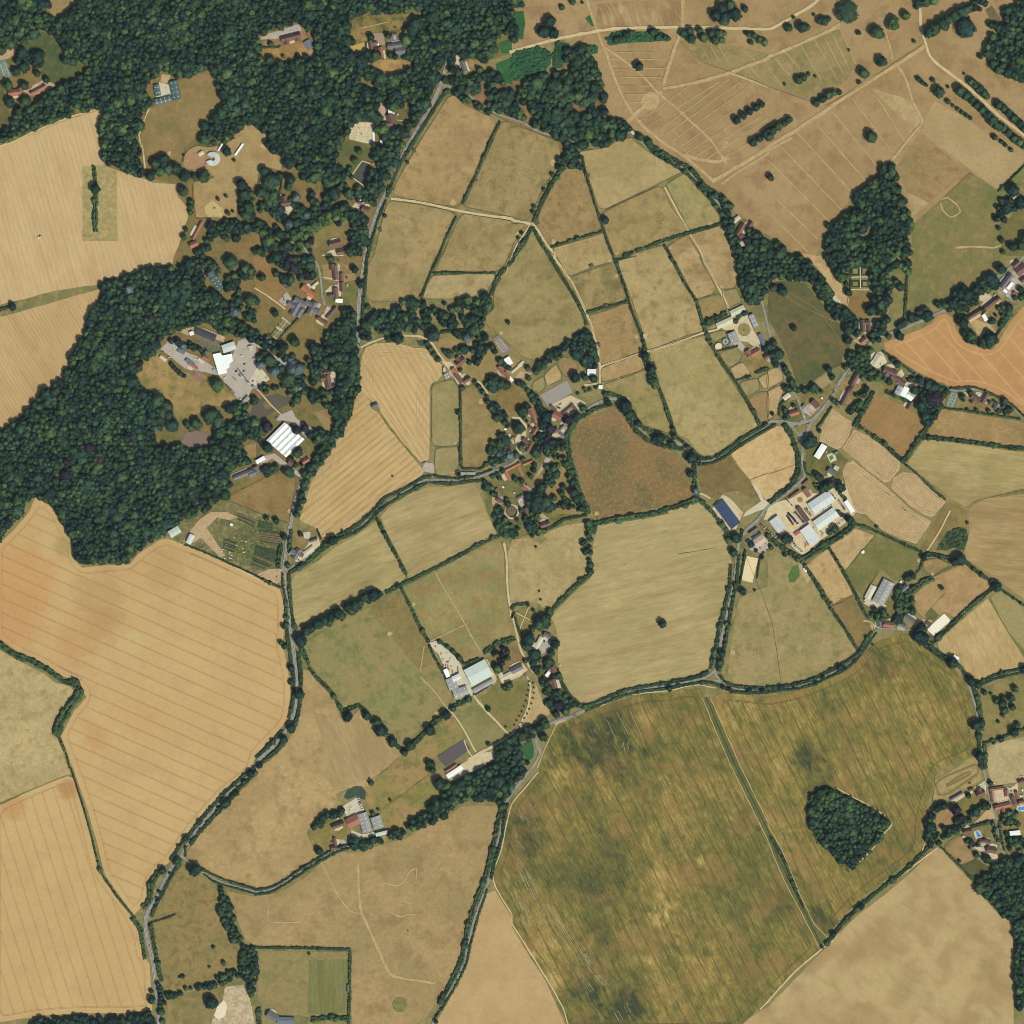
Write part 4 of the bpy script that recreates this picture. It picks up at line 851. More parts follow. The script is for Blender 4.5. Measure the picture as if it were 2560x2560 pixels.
# ------------------------------------------------------------------ tracks, paths, roads
M['track']=plain_mat('pale_track',S(206,184,140),.14,2.5,c2=S(186,160,116))
M['path']=gm('mown_path',S(190,164,118),S(182,154,108),S(172,142,98),big=30,mid=8)
M['road']=plain_mat('asphalt_road',S(146,140,135),.14,3,c2=S(122,118,112),amt=.8)
M['lane']=plain_mat('lane_asphalt',S(150,146,136),.18,3,c2=S(128,124,110),amt=.8)
M['paint']=plain_mat('road_paint',S(226,224,216),.05,1)
M['rut']=plain_mat('wheel_rut',S(166,134,84),.2,9)
M['palerut']=plain_mat('pale_wheel_rut',S(214,186,130),.1,3)
M['white_streak']=plain_mat('bleached_streak',S(170,160,130),.25,3)
M['fenceline']=plain_mat('rough_fence_grass',S(104,96,64),.25,2)
M['croprut']=plain_mat('crop_rut',S(84,82,48),.3,12)
M['ditch']=plain_mat('ditch_grass',S(56,68,42),.25,2)
M['swath']=plain_mat('hay_swath',S(166,138,98),.25,2)
M['oval']=plain_mat('worn_oval',S(138,116,70),.15,3)

ROAD_LINES=[]
zr=[ZP+0.06]
def road(s,width,mat,label,cat='road',name='road',vary=0.03,wob=0.3):
  pts=smooth(P(s),5.0)
  ROAD_LINES.append((pts,width))
  o=ribbon(name,[(pts,width)],zr[0],M[mat],vary,wob)
  zr[0] += 0.004
  wl(o,label,pts[0][0],cat,kind='structure')
  return pts
def track(s,width,mat,label,cat='track',name='track',vary=0.35,wob=0.8):
  pts=smooth(P(s),5.0)
  if mat == 'track': ROAD_LINES.append((pts,width))
  o=ribbon(name,[(pts,width)],zr[0],M[mat],vary,wob)
  zr[0] += 0.004
  wl(o,label,pts[0][0],cat,kind='structure')

# mown paths of the park first (lowest)
for s,wd,lab in [
 ('20: 560,-10 600,110 640,220 680,330 720,430 770,580 840,740 920,870 1000,960 1130,1070 1270,1160 1400,1260 1520,1370',4.5,'long mown path along the western side of the park'),
 ('20: 1290,0 1285,200 1240,330 1190,480 1140,650',6,'broad mown path running south from the park track'),
 ('20: 700,360 850,460 1000,590 1090,690 1200,780 1330,900 1500,1060 1620,1240',4.0,'diagonal mown path through the park ring'),
 ('20: 1140,670 1400,620 1640,550 1932,440 30: 0,430 200,350 540,200',6,'broad mown path leading east to the park trees'),
 ('20: 1640,545 1932,660',4,'short mown path along the ditch'),
 ('20: 1130,690 1000,800 870,920',8,'wide mown path across the pale ring'),
 ('20: 1510,1370 1932,1120 30: 0,1110 200,990 400,860 600,720 800,590 1000,470 1180,350',7,'long straight ride across the park'),
 ('20: 1580,1390 1700,1300 1932,1160 30: 0,1140 180,1040',4,'second ride beside the long straight ride'),
 ('20: 1300,1170 1400,1200 1550,1220 1640,1190',6,'curving mown edge at the southern park corner'),
 ('30: 960,470 1040,600 1090,760 1165,910 1120,980 920,1225',4.0,'worn path down to the triangular wood'),
 ('30: 480,210 640,120 700,30',3,'faint path past the great park tree'),
 ('30: 860,160 900,290 930,400 940,470',3,'faint path between the park trees'),
 ('30: 1300,1510 1350,1490 1420,1540 1450,1600 1380,1640 1320,1590 1300,1530',2.6,'worn oval on the recreation ground'),
 ('30: 1420,1870 1550,1860 1700,1870 1760,1850',4,'dry path across the recreation ground'),
 ('13: 770,720 775,900 780,1000 800,1100 860,1230 920,1360 990,1520 1040,1570 1200,1600 1350,1625',4.5,'worn path down the wide dry pasture'),
 ('13: 490,710 560,850 620,960 700,1070 790,1100',2.4,'faint path from the lane across the pasture'),
 ('13: 960,900 950,860 1000,870 1060,890 1110,860 1160,780 1210,760 1210,830',2.6,'looping worn path in the pasture'),
 ('13: 1130,960 1120,1000 1170,1030',2.4,'short curved worn path in the pasture'),
 ('13: 1000,1080 1090,1120 1150,1100 1210,1110',2.4,'lower curved worn path in the pasture'),
 ('13: 95,1040 95,1160 340,1165',1.8,'faint rectangular path mark left of the pasture'),
 ('12: 1350,450 1420,580 1500,710 1570,830 1640,960 1710,1070',2.0,'faint straight path through the olive pasture'),
 ('12: 1310,980 1450,910 1600,840',2.0,'faint cross path in the olive pasture'),
 ('12: 1270,1010 1240,1190',1.8,'faint path down the straight hedge'),
 ('12: 1240,1240 1350,1360 1450,1490',2.4,'faint path leading to the depot drive'),
 ('02: 40,1080 130,1190 240,1370 390,1600',1.8,'faint path across the pale olive pasture'),
 ('22: 410,1570 340,1600 300,1680 250,1780 190,1932',2.5,'pale headland track of the mottled crop'),
 ]:
  track(s,wd,'path',lab,'path','mown_path')
# fans of single mown lines
def fan(name,lab,tile,segs,wd,mat='path',cat='path'):
  lines=[]
  for x0,y0,x1,y1 in segs:
    a,b=Vector(pt(tile,x0,y0)),Vector(pt(tile,x1,y1))
    k=max(2,int((b-a).length/12))
    lines.append(([tuple(a.lerp(b,i/k)) for i in range(k+1)],wd))
  o=ribbon(name,lines,zr[0],M[mat],0.6,0.6); zr[0] += 0.004
  wl(o,lab,lines[0][0][0][0],cat,kind='stuff')
fan('mown_lines','parallel diagonal mown lines in the park','20',[(960,915,1350,640),(1040,945,1560,620),(1110,985,1640,600),(1170,1010,1720,620),(1215,1065,1800,640),(1270,1110,1680,830),(1310,1160,1932,770),(1370,1190,1932,850),(1430,1225,1932,900),(1580,1200,1932,1000)],1.7)
fan('mown_lines','level mown lines west of the broad path','20',[(770,395,1190,390),(740,450,1180,450),(770,522,1160,515),(790,585,1130,582),(800,650,1110,650),(850,710,1060,712),(860,772,1000,772)],1.4)
fan('mown_lines','long slanting mown lines above the triangular wood','30',[(480,840,830,1260),(370,940,740,1370),(210,990,640,1460),(100,1110,560,1590),(0,1210,460,1670),(60,1500,370,1800),(0,1600,300,1900),(640,750,940,1150),(820,730,1030,1070)],1.8)
fan('mown_lines','slanting mown lines in the olive park meadow','30',[(0,510,100,640),(50,440,200,610),(110,370,240,520),(240,330,400,600),(350,300,530,610),(430,290,570,560),(490,260,610,520),(540,220,660,480)],1.4)
fan('mown_lines','faint mown lines below the hedge row of the park','20',[(1430,350,1500,470),(1500,350,1560,460),(1560,350,1640,480),(1760,380,1830,460),(1800,510,1880,600)],1.2)

for s,wd,lab in [('33: 1290,205 1272,120 1350,62 1500,0 1572,-24 1584,40 1500,102 1370,190 1290,205',3.5,'brown worn outer loop of the mown oval'),('33: 1350,125 1430,72 1525,26 1528,46 1430,100 1350,140 1350,125',3.0,'brown inner loop of the mown oval'),('33: 1370,185 1450,135 1540,90',2.5,'brown lower line of the mown oval'),
 ('22: 1465,1400 1580,1670 1695,1932 23: 1932,470 33: 60,640 170,870 280,1090 400,1330',1.6,'dark ditch line down the grass strip')]:
  track(s,wd,'oval' if 'oval' in lab else 'ditch',lab,'path','worn_path')
for s,lab in [('22: 1436,1400 1545,1670 1660,1932 23: 1932,545 33: 0,555 120,845 260,1110 390,1360','pale western edge of the grass strip'),('22: 1495,1400 1615,1670 1730,1932 23: 1932,410 33: 0,430 110,630 240,950 350,1170 445,1275','pale eastern edge of the grass strip')]:
  track(s,1.5,'path',lab,'path','worn_path')
# tracks with a pale surface
for s,wd,lab in [
 ('20: -20,395 200,330 400,280 640,235 800,215 1000,210 1270,205 1500,210 1700,215 1932,220 30: 60,200 200,120 330,40 400,-20',5.5,'white surfaced track across the north of the park'),
 ('30: 1145,60 1155,200 1180,300 1220,420 1300,500 1450,610 1600,740 1750,880 1960,1040',5.0,'pale drive between the avenue trees'),
 ('10: 1020,1500 1250,1530 1530,1590 1700,1620 1932,1650 20: 0,1660 140,1690',4.5,'pale track across the paddock crossing'),
 ('20: 150,1680 200,1740 260,1840 330,1932 21: 310,0 440,180 530,360 590,500 620,600 650,700 660,800 665,850 660,970',4.0,'pale farm track down to the white flat roof'),
 ('20: 140,1690 80,1780 20,1880 11: 1890,120 1840,170 1770,270',2.6,'faint track beside the curving hedge'),
 ('21: 665,850 680,830 970,735 1040,715 1250,650 1450,580 1560,550',3.8,'straight pale track to the stable yard'),
 ('20: 1150,1410 1230,1560 1330,1740 1420,1900 21: 1450,40 1570,260 1600,320',3.2,'pale upper stable drive'),
 ('21: 1585,290 1640,400 1690,490',4.2,'grey lower stable drive'),
 ('21: 540,975 600,968 670,958',3.2,'short pale track to the white shed'),
 ('12: 1870,230 1890,350 1900,600 1932,800 22: 0,760 30,900 70,1050 130,1160 165,1215',4.0,'pale straight farm drive'),
 ('12: 1440,1470 1530,1580 1660,1810',3.0,'pale footpath down to the dark riding arena'),
 ('12: 1640,1380 1720,1480 1880,1650 1932,1690',3.8,'pale depot drive'),
 ('12: 1600,1870 1800,1760 1932,1690',5.5,'pale lane end beside the wood'),
 ('22: -15,1700 60,1600 120,1470 140,1330 115,1240',3.4,'pale avenue drive between young trees'),
 ('12: 1640,1385 1770,1310 1810,1260 1740,1110',3.0,'pale track round the large green white roof'),
 ('11: 790,690 900,640 1000,610 1110,600 1250,610 1330,660 1380,740 1430,800',3.6,'pale farm drive above the stubble'),
 ('11: 1590,930 1680,950 1750,1040',3.0,'pale back drive of the farm'),
 ('11: -10,240 100,310 220,400',2.8,'pale straight path to the manor'),
 ('11: 0,1000 60,1060 120,1130 190,1195',2.4,'pale causeway across the crescent pond'),
 ('32: 1375,-10 1300,140 1200,290',2.6,'pale path past the scrub hollow'),
 ('33: 520,155 700,250 850,340 935,420 880,490 830,560 760,640 620,770',2.4,'chalky edge of the kite shaped wood'),
 ('33: 1280,600 1150,700 950,850 750,1000 560,1190 500,1290 400,1370 200,1540 0,1760 -60,1820',3.0,'pale field edge track in the south east'),
 ('22: 320,1600 500,1520 700,1450 900,1380 1150,1350 1220,1340 1320,1315 1420,1305 1540,1330',2.0,'pale headland line above the mottled crop'),
 ('23: 200,30 100,150 0,270 13: 1890,430 1850,620 1790,790 1810,900 1932,1110 23: 0,1170 130,1380 260,1590 380,1800 430,1960',2.2,'pale headland line west of the mottled crop'),
 ('02: 1380,240 1500,290 1700,380 1960,510',3.0,'pale dirt track along the allotment edge'),
 ('00: 0,1105 100,1070 300,975 500,895 700,835 770,825',3.0,'pale strip along the wood above the stubble'),
 ('00: 1130,815 1090,900 1050,1020 1080,1130 1095,1270',2.8,'pale path beside the stable paddock'),
 ('32: 720,820 770,830 810,870',3,'short pale gateway beside the lane corner'),
 ('21: 130,1380 60,1440',3.0,'short pale spur between the cottages'),
 ('31: 600,390 610,320',1.5,'short pale garden path beside the brown lawn'),
 ('12: 1570,1720 1600,1800 1640,1860',2.4,'pale path at the end of the dark arena'),
 ('21: 1385,1790 1440,1800 1500,1830',3.5,'worn pale gateway above the blue roofed barn'),
 ('33: 1180,570 1160,640 1130,690',2.5,'bare gateway beside the curved tree belt'),
 ]:
  track(s,wd,'track',lab)

# roads
MAIN='10: 1500,-20 1490,60 1470,300 1440,480 1400,620 1340,760 1250,920 1150,1090 1070,1250 1000,1420 930,1560 880,1700 830,1900 11: 820,20 800,150 780,300 775,450 770,600 775,690 755,800 720,960 690,1150 630,1330 540,1480 440,1590 350,1680 320,1780 290,1890 12: 270,50 240,190 225,320 210,430 215,560 240,720 260,880 285,1050 300,1200 305,1350 290,1500 240,1630 130,1770 20,1870 03: 1880,30 1750,150 1600,330 1480,480 1380,640 1290,760 1230,880 1170,1000 1110,1090 1095,1180 1110,1280 1150,1450 1170,1600 1190,1800 1200,1980'
main_pts=road(MAIN,5.9,'road','main grey road winding down the western side')
r2=road('12: 215,440 300,400 420,330 540,250 650,180 780,120 880,20 11: 940,1890 1080,1800 1220,1710 1320,1690 1480,1695 1640,1675 1780,1630 1932,1570 21: 60,1510 200,1440 330,1400 420,1350 470,1270 540,1180 640,1110 740,1078 830,1085 880,1160 920,1250 970,1300 1100,1350 1250,1410 1330,1460 1390,1530 1420,1560 1500,1545 1600,1490 1720,1400 1850,1320 1932,1275 31: 0,1252 100,1247 200,1265 270,1255',5.0,'lane','grey lane through the village to the crossroads','lane','lane')
r2b=road('31: 270,1255 330,1235 380,1190 430,1130 490,1050 530,970 580,890 650,810 720,710 760,670 830,620 930,580 1060,530 1160,490 1240,450 1330,410 1450,330 1560,260 1700,180 1800,110 1890,40 1960,-20',5.4,'lane','village street running north east from the crossroads','lane','lane')
r3=road('31: 300,1240 240,1260 250,1340 262,1430 260,1550 275,1660 210,1730 100,1820 0,1890 22: 1850,62 1770,130 1720,210 1700,300 1690,420 1670,560 1640,700 1610,830 1580,960 1570,1030 1550,1150 1525,1205',5.2,'lane','lane running south from the crossroads past the arena','lane','lane')
r4=road('22: 1545,1180 1500,1225 1450,1250 1300,1290 1150,1310 1000,1330 850,1365 700,1420 550,1490 450,1540 300,1590 220,1640 180,1680 190,1760 215,1810 190,1870 150,1930 13: 1932,190 1880,280 1850,400 1840,500 1790,680 1760,820 1720,950 1670,1080 1640,1180 1600,1320 1570,1470 1490,1640 1400,1800 1320,1960',5.0,'lane','lane curving west and south from the road fork','lane','lane')
r5=road('22: 1525,1205 1560,1260 1650,1320 1800,1345 1932,1345 32: 0,1340 180,1320 340,1285 430,1240 560,1180 660,1110 740,1010 800,905 850,882 1000,885 1090,895 1150,950 1200,1010 1300,1080 1400,1140 1480,1230 1520,1320 1560,1450 1590,1600 1610,1750 1620,1900 33: 1640,70 1660,180 1680,280 1720,360 1740,480 1760,600 1790,665',3.8,'lane','narrow lane round the mottled crop to the courtyard','lane','lane')
road('22: 1500,1250 1540,1275 1580,1280',4.0,'lane','short link lane at the southern fork','lane','lane')
road('32: 1580,1295 1720,1240 1960,1180',3.8,'lane','narrow lane leaving the right edge','lane','lane')
road('03: 1370,665 1440,720 1550,800 1700,870 1932,935 13: 0,935 100,920 200,870 350,770 480,690 600,620 700,590',3.6,'lane','narrow lane to the brick farmyard','lane','lane')
road('10: 1410,640 1500,670 1600,720 1800,850 20: 80,925 200,990 450,1070 600,1085 800,1010 900,1000 960,1060 1060,1130 1160,1190 1280,1260 1370,1340 1450,1420 1540,1510 1600,1600 1640,1700 1700,1800 21: 1760,20 1850,200 31: 20,620 80,800 160,980 220,1070 250,1150 280,1240',4.0,'lane','tree lined lane along the park edge','lane','lane')
road('31: 860,700 1000,810 1200,940 1380,1010 1480,1015 1560,1005 1680,1040 1800,1110 1960,1245',3.6,'lane','curving lane above the tennis court house','lane','lane')
road('10: 340,1840 410,1932 11: 430,20 470,80 490,180 500,300 520,370',3.8,'lane','estate drive east of the manor','drive','drive')
road('10: 60,1720 160,1740 230,1800 300,1840',3.4,'lane','grey estate drive above the manor','drive','drive')
road('31: 110,1250 180,1280 232,1345 256,1430',5.0,'lane','western arm of the crossroads triangle','lane','lane')
road('31: 400,1165 345,1230 300,1310 262,1420',5.0,'lane','eastern arm of the crossroads triangle','lane','lane')
road('12: 330,1690 0,0',3,'lane','x') if False else None
ZR=zr[0]+0.03
# painted centre dashes and edge lines of the main road
def offset_pts(pts,d):
  n=len(pts); out=[]
  for i,(x,y) in enumerate(pts):
    a=Vector(pts[max(0,i-1)]); b=Vector(pts[min(n-1,i+1)])
    t=(b-a).normalized()
    out.append((x-t.y*d,y+t.x*d))
  return out
dash,acc=[],0.0
for a,b in zip(main_pts[:-1],main_pts[1:]):
  acc += 1
  if int(acc) % 2 == 0: dash.append(([a,b],0.3))
o=ribbon('road_marking',dash,ZR,M['paint'])
add_props(o,'white dashed centre line of the main road','road marking',kind='structure')
o=ribbon('road_marking',[(offset_pts(main_pts,2.6),0.22),(offset_pts(main_pts,-2.6),0.25)],ZR+0.004,M['paint'])
add_props(o,'thin white edge lines of the main road','road marking',kind='structure')

# ------------------------------------------------------------------ tramlines and swaths (lines through crops)
def clip_lines(poly,ang,spacing,phase=0.0,inset=6.0):
  """parallel lines at a bearing clipped to a polygon"""
  d=Vector((math.cos(ang),math.sin(ang))); n=Vector((-d.y,d.x))
  pr=[Vector(p).dot(n) for p in poly]
  segs=[]
  k=math.ceil((min(pr)-phase)/spacing)
  while phase+k*spacing<max(pr):
    c=phase+k*spacing
    ts=[]
    m=len(poly)
    for i in range(m):
      a,b=Vector(poly[i]),Vector(poly[(i+1) % m])
      fa,fb=a.dot(n)-c,b.dot(n)-c
      if (fa<0) != (fb<0):
        q=a.lerp(b,fa/(fa-fb)); ts.append(q.dot(d))
    ts.sort()
    for t0,t1 in zip(ts[::2],ts[1::2]):
      if t1-t0>inset*3:
        s=[(n*c+d*(t0+inset+(t1-t0-2*inset)*i/max(1,int((t1-t0)/14)))) for i in range(max(1,int((t1-t0)/14))+1)]
        segs.append([(v.x+0.8*mnoise.noise((v.x*.02,v.y*.02,5)),v.y+0.8*mnoise.noise((v.x*.02,v.y*.02,9))) for v in s])
    k += 1
  return segs

def inset_ring(poly,dist):
  """the boundary moved inwards, rounded; good enough for gently shaped fields"""
  p=smooth(poly,8.0,True)
  area=sum(p[i][0]*p[(i+1) % len(p)][1]-p[(i+1) % len(p)][0]*p[i][1] for i in range(len(p)))
  sgn=1 if area>0 else-1
  n=len(p)
  out=[]
  for i in range(n):
    a,b=Vector(p[i-1]),Vector(p[(i+1) % n])
    t=(b-a).normalized()
    out.append(Vector((p[i][0]-t.y*dist*sgn,p[i][1]+t.x*dist*sgn)))
  P0=np.array(p); O=np.array([tuple(v) for v in out])
  # drop points that came too close to some other stretch of the boundary
  dm=np.sqrt(((O[:,None,:]-P0[None,:,:]) ** 2).sum(-1)).min(1)
  keep=(dm>dist*0.93) & inside(p,O[:,0],O[:,1])
  q=[tuple(O[i]) for i in range(n) if keep[i]]
  if len(q)<6: return None
  for _ in range(2):
    q=[((q[i-1][0]+q[i][0]*2+q[(i+1) % len(q)][0])/4,(q[i-1][1]+q[i][1]*2+q[(i+1) % len(q)][1])/4) for i in range(len(q))]
  return q+[q[0]]

def pair(lines,gap=1.9):
  out=[]
  for l in lines:
    out.append(offset_pts(l,gap/2)); out.append(offset_pts(l,-gap/2))
  return out
def tram(poly,ang,spacing,phase,label,mat='rut',wd=0.62,head=(11.0,),pairs=True):
  rings=[r for r in (inset_ring(poly,h) for h in head) if r]
  inner=rings[-1][:-1] if rings else poly
  ls=clip_lines(inner,ang,spacing,phase,1.0)+rings
  if pairs: ls=pair(ls)
  o=ribbon('tramlines',[(l,wd) for l in ls],ZF-0.008,M[mat],0.4,0.0)
  wl(o,label,poly[0][0],'tramlines',kind='stuff')
tram(W1,A_W,24.2,3.0,'paired tramlines through the long western wheat')
tram(W2,img_ang(0.30,0.954),21.6,5.0,'paired tramlines through the bottom left wheat')
for nm_,po_,ma_,la_,ca_,am_ in FIELDS:
  if 'orange wheat field' in la_:
    tram(po_,A_O,30.0,8.0,'pale paired tramlines in the orange wheat','palerut',0.5,(12.0,))
  if 'swath mown' in la_ and 'plot' in la_:
    rg_=[r for r in (inset_ring(po_,d_) for d_ in (3.5,7.5)) if r]
    inn=rg_[-1][:-1]
    ls_=rg_+clip_lines(inn,A45,4.2,0,1.0)
    o=ribbon('hay_swaths',[(l,1.15) for l in ls_],ZF-0.006,M['swath'],0.7,0.5)
    wl(o,'dark hay swath lines of the '+la_,po_[0][0],'hay swaths',kind='stuff')
  if 'boldly striped stubble' in la_ or 'harvested stubble with swath' in la_:
    ls_=[r for r in (inset_ring(po_,d_) for d_ in (6,12,18,24)) if r]
    o=ribbon('harvest_lines',[(l,1.6) for l in ls_],ZF-0.005,M['path'],0.6,0.4)
    wl(o,'pale headland harvest lines of the '+('striped wedge' if 'boldly' in la_ else 'upper stubble'),po_[0][0],'harvest lines',kind='stuff')
  if 'mottled green and gold crop' in la_:
    tram(po_,img_ang(0.45,0.89),24.0,6.0,'dark tramlines of the '+la_,'croprut',0.75,(14.0,))
# bleached streaks at the west of the mottled crop
segs=[]
for x0,y0,x1,y1 in [(0,640,690,1932*.85),(0,850,170,1210),(0,900,130,1180),(10,640,400,1480),(60,720,260,1120),(330,1110,520,1400),(340,1260,700,1640),(420,1200,600,1480),(480,1500,610,1690),(620,1540,720,1640),(230,90,300,170),(250,60,310,150),(140,240,170,300),(70,340,130,440),(690,1840,720,1932),(780,1820,840,1932),(860,1780,920,1900),(30,480,130,690)]:
 a,b=Vector(pt('23',x0,y0)),Vector(pt('23',x1,y1))
 if 1:
  Lg=(b-a).length; nn=Vector((-(b-a).y,(b-a).x)).normalized(); A0,B0=a,b
 for off in (0,random.uniform(2.5,4.5),-random.uniform(3,6)):
  a,b=A0+nn*off,B0+nn*off; t=random.uniform(0,12)
  while t<Lg:
    l=random.uniform(3,22)
    if random.random()<0.6:
      segs.append(([tuple(a.lerp(b,t/Lg)),tuple(a.lerp(b,min(1,(t+l)/Lg)))],random.uniform(.3,.9)))
    t += l+random.uniform(1,6)
for x0,y0,x1,y1 in [(720,1570,790,1730),(790,1510,880,1680),(890,1500,980,1690),(970,1460,1000,1540),(840,1740,850,1800),(870,1740,880,1790)]:
  segs.append(([pt('22',x0,y0),pt('22',(x0+x1)/2,(y0+y1)/2),pt('22',x1,y1)],.8))
o=ribbon('bleached_rows',segs,ZF-0.003,M['white_streak'],0.5)
wl(o,'broken whitish drill rows in the mottled crop',segs[0][0][0][0],'crop rows',kind='stuff')
# strip ploughed marks
# rough fence lines round the paddocks
lines=[]
for nm_,po_,ma_,la_,ca_,am_ in FIELDS:
  if ('paddock' in la_ or 'turnout' in la_ or 'pear shaped' in la_ or 'broad pasture' in la_) and nm_ in ('field','paddock'):
    q=smooth(po_,6.0,True); lines.append((q+[q[0]],0.7))
for s in ('20: 1110,1400 700,1590','20: 1265,310 1440,470 1650,540 1932,650 30: 0,655 330,770','30: 1160,340 960,470 700,650 430,800','00: 1510,1060 1400,1160 1350,1260','10: 205,1300 150,1600','10: 510,1360 480,1500 420,1660','10: 280,1330 360,1360','32: 860,425 770,550 730,640','32: 1370,410 1250,490','32: 1340,610 1170,790','32: 1670,650 1750,800 1830,940 1960,1110','32: -200,250 20,800 100,1290','13: 1000,0 870,90','13: 1320,40 960,310','33: 1260,80 1250,180 1240,280','22: 1250,320 1550,270','31: 0,1000 115,945','31: 0,1650 200,1580','21: 1800,1690 1932,1640','31: 1500,1900 1600,1840 1932,1770','30: 1530,1300 1340,1480'):
  lines.append((smooth(P(s),8),0.6))
o=ribbon('fence_grass',lines,ZR+0.02,M['fenceline'],0.7,0.5)
wl(o,'thin dark lines of rough grass under the paddock fences',0,'rough grass',kind='stuff')

# faint trodden lines of the animals and worn gateways
ls_=[]
for nm_,po_,ma_,la_,ca_,am_ in FIELDS:
  if nm_ == 'field' and any(k_ in la_ for k_ in ('pasture','paddock','meadow','hay')):
    xs_,ys_=[p[0] for p in po_],[p[1] for p in po_]
    for _ in range(2 if 'rough' not in la_ else 0):
      a_=random.choice(po_); b_=(random.uniform(min(xs_),max(xs_)),random.uniform(min(ys_),max(ys_)))
      m_=((a_[0]+b_[0])/2+random.uniform(-25,25),(a_[1]+b_[1])/2+random.uniform(-25,25))
      q_=smooth([a_,m_,b_],6)
      k_=inside(po_,[p[0] for p in q_],[p[1] for p in q_])
      q_=[p for p,t in zip(q_,k_) if t]
      if len(q_)>4: ls_.append((q_,random.uniform(.2,.4)))
o=ribbon('animal_tracks',ls_,ZF-.011,M['path'],.8,1.5)
wl(o,'faint trodden animal paths wandering over the pastures',0,'paths',kind='stuff')
k_=0
for nm_,po_,ma_,la_,ca_,am_ in list(FIELDS):
  if nm_ == 'field' and ('paddock' in la_ or 'pasture' in la_) and k_<40:
    cx_,cy_=sum(p[0] for p in po_)/len(po_),sum(p[1] for p in po_)/len(po_)
    x_,y_=random.choice(po_); x_,y_=x_+(cx_-x_)*.07,y_+(cy_-y_)*.07
    r_=random.uniform(3,7)
    o=sheet('worn_gateway',jitter_poly([(x_+r_*random.uniform(.6,1.3)*math.cos(t*.63),y_+r_*random.uniform(.6,1.3)*math.sin(t*.63)) for t in range(10)],2,.5),ZF-.013+k_*.0002,M['path'])
    wl(o,'pale worn gateway patch near '+near(x_,y_),x_,'bare ground',kind='structure'); k_ += 1
# ------------------------------------------------------------------ foliage
GRN=[(0.024,0.054,0.031,1),(0.038,0.076,0.034,1),(0.053,0.098,0.037,1),(0.039,0.082,0.039,1),(0.078,0.124,0.042,1)]
M['leaf']=leaf_mat('leaf_green',GRN)
M['leafd']=leaf_mat('leaf_dark',[(0.022,0.050,0.036,1),(0.030,0.064,0.038,1)])
M['leafl']=leaf_mat('leaf_light',[(0.070,0.130,0.036,1),(0.095,0.155,0.046,1)])
M['leafp']=leaf_mat('leaf_purple',[(0.034,0.026,0.038,1),(0.044,0.030,0.040,1)])
M['leafs']=leaf_mat('leaf_silver',[(0.11,0.155,0.14,1),(0.14,0.18,0.16,1)])
M['leafh']=leaf_mat('leaf_hedge',[(0.040,0.074,0.029,1),(0.062,0.098,0.036,1)])
M['leafb']=leaf_mat('leaf_bracken',[(0.030,0.095,0.036,1),(0.042,0.115,0.042,1)])
M['bark']=plain_mat('bark',(0.09,0.07,0.05,1),.3,.4)

def ico(level):
  bm=bmesh.new()
  bmesh.ops.create_icosphere(bm,subdivisions=level,radius=1.0)
  V=np.array([v.co[:] for v in bm.verts]); F=np.array([[v.index for v in f.verts] for f in bm.faces])
  bm.free()
  return V,F
ICO1,ICO2=ico(1),ico(2)

def lumpy(base,seed,amp=0.28,freq=1.6):
  V,F=base
  out=np.empty_like(V)
  for i,v in enumerate(V):
    k=1+amp*mnoise.noise((v[0]*freq+seed*7.3,v[1]*freq,v[2]*freq))*1.8
    out[i]=v*k
  return out,F
BLOBS=[lumpy(ICO1,i,0.38,2.1) for i in range(10)]
BLOB2=[lumpy(ICO2,i+40,0.3,1.7) for i in range(8)]

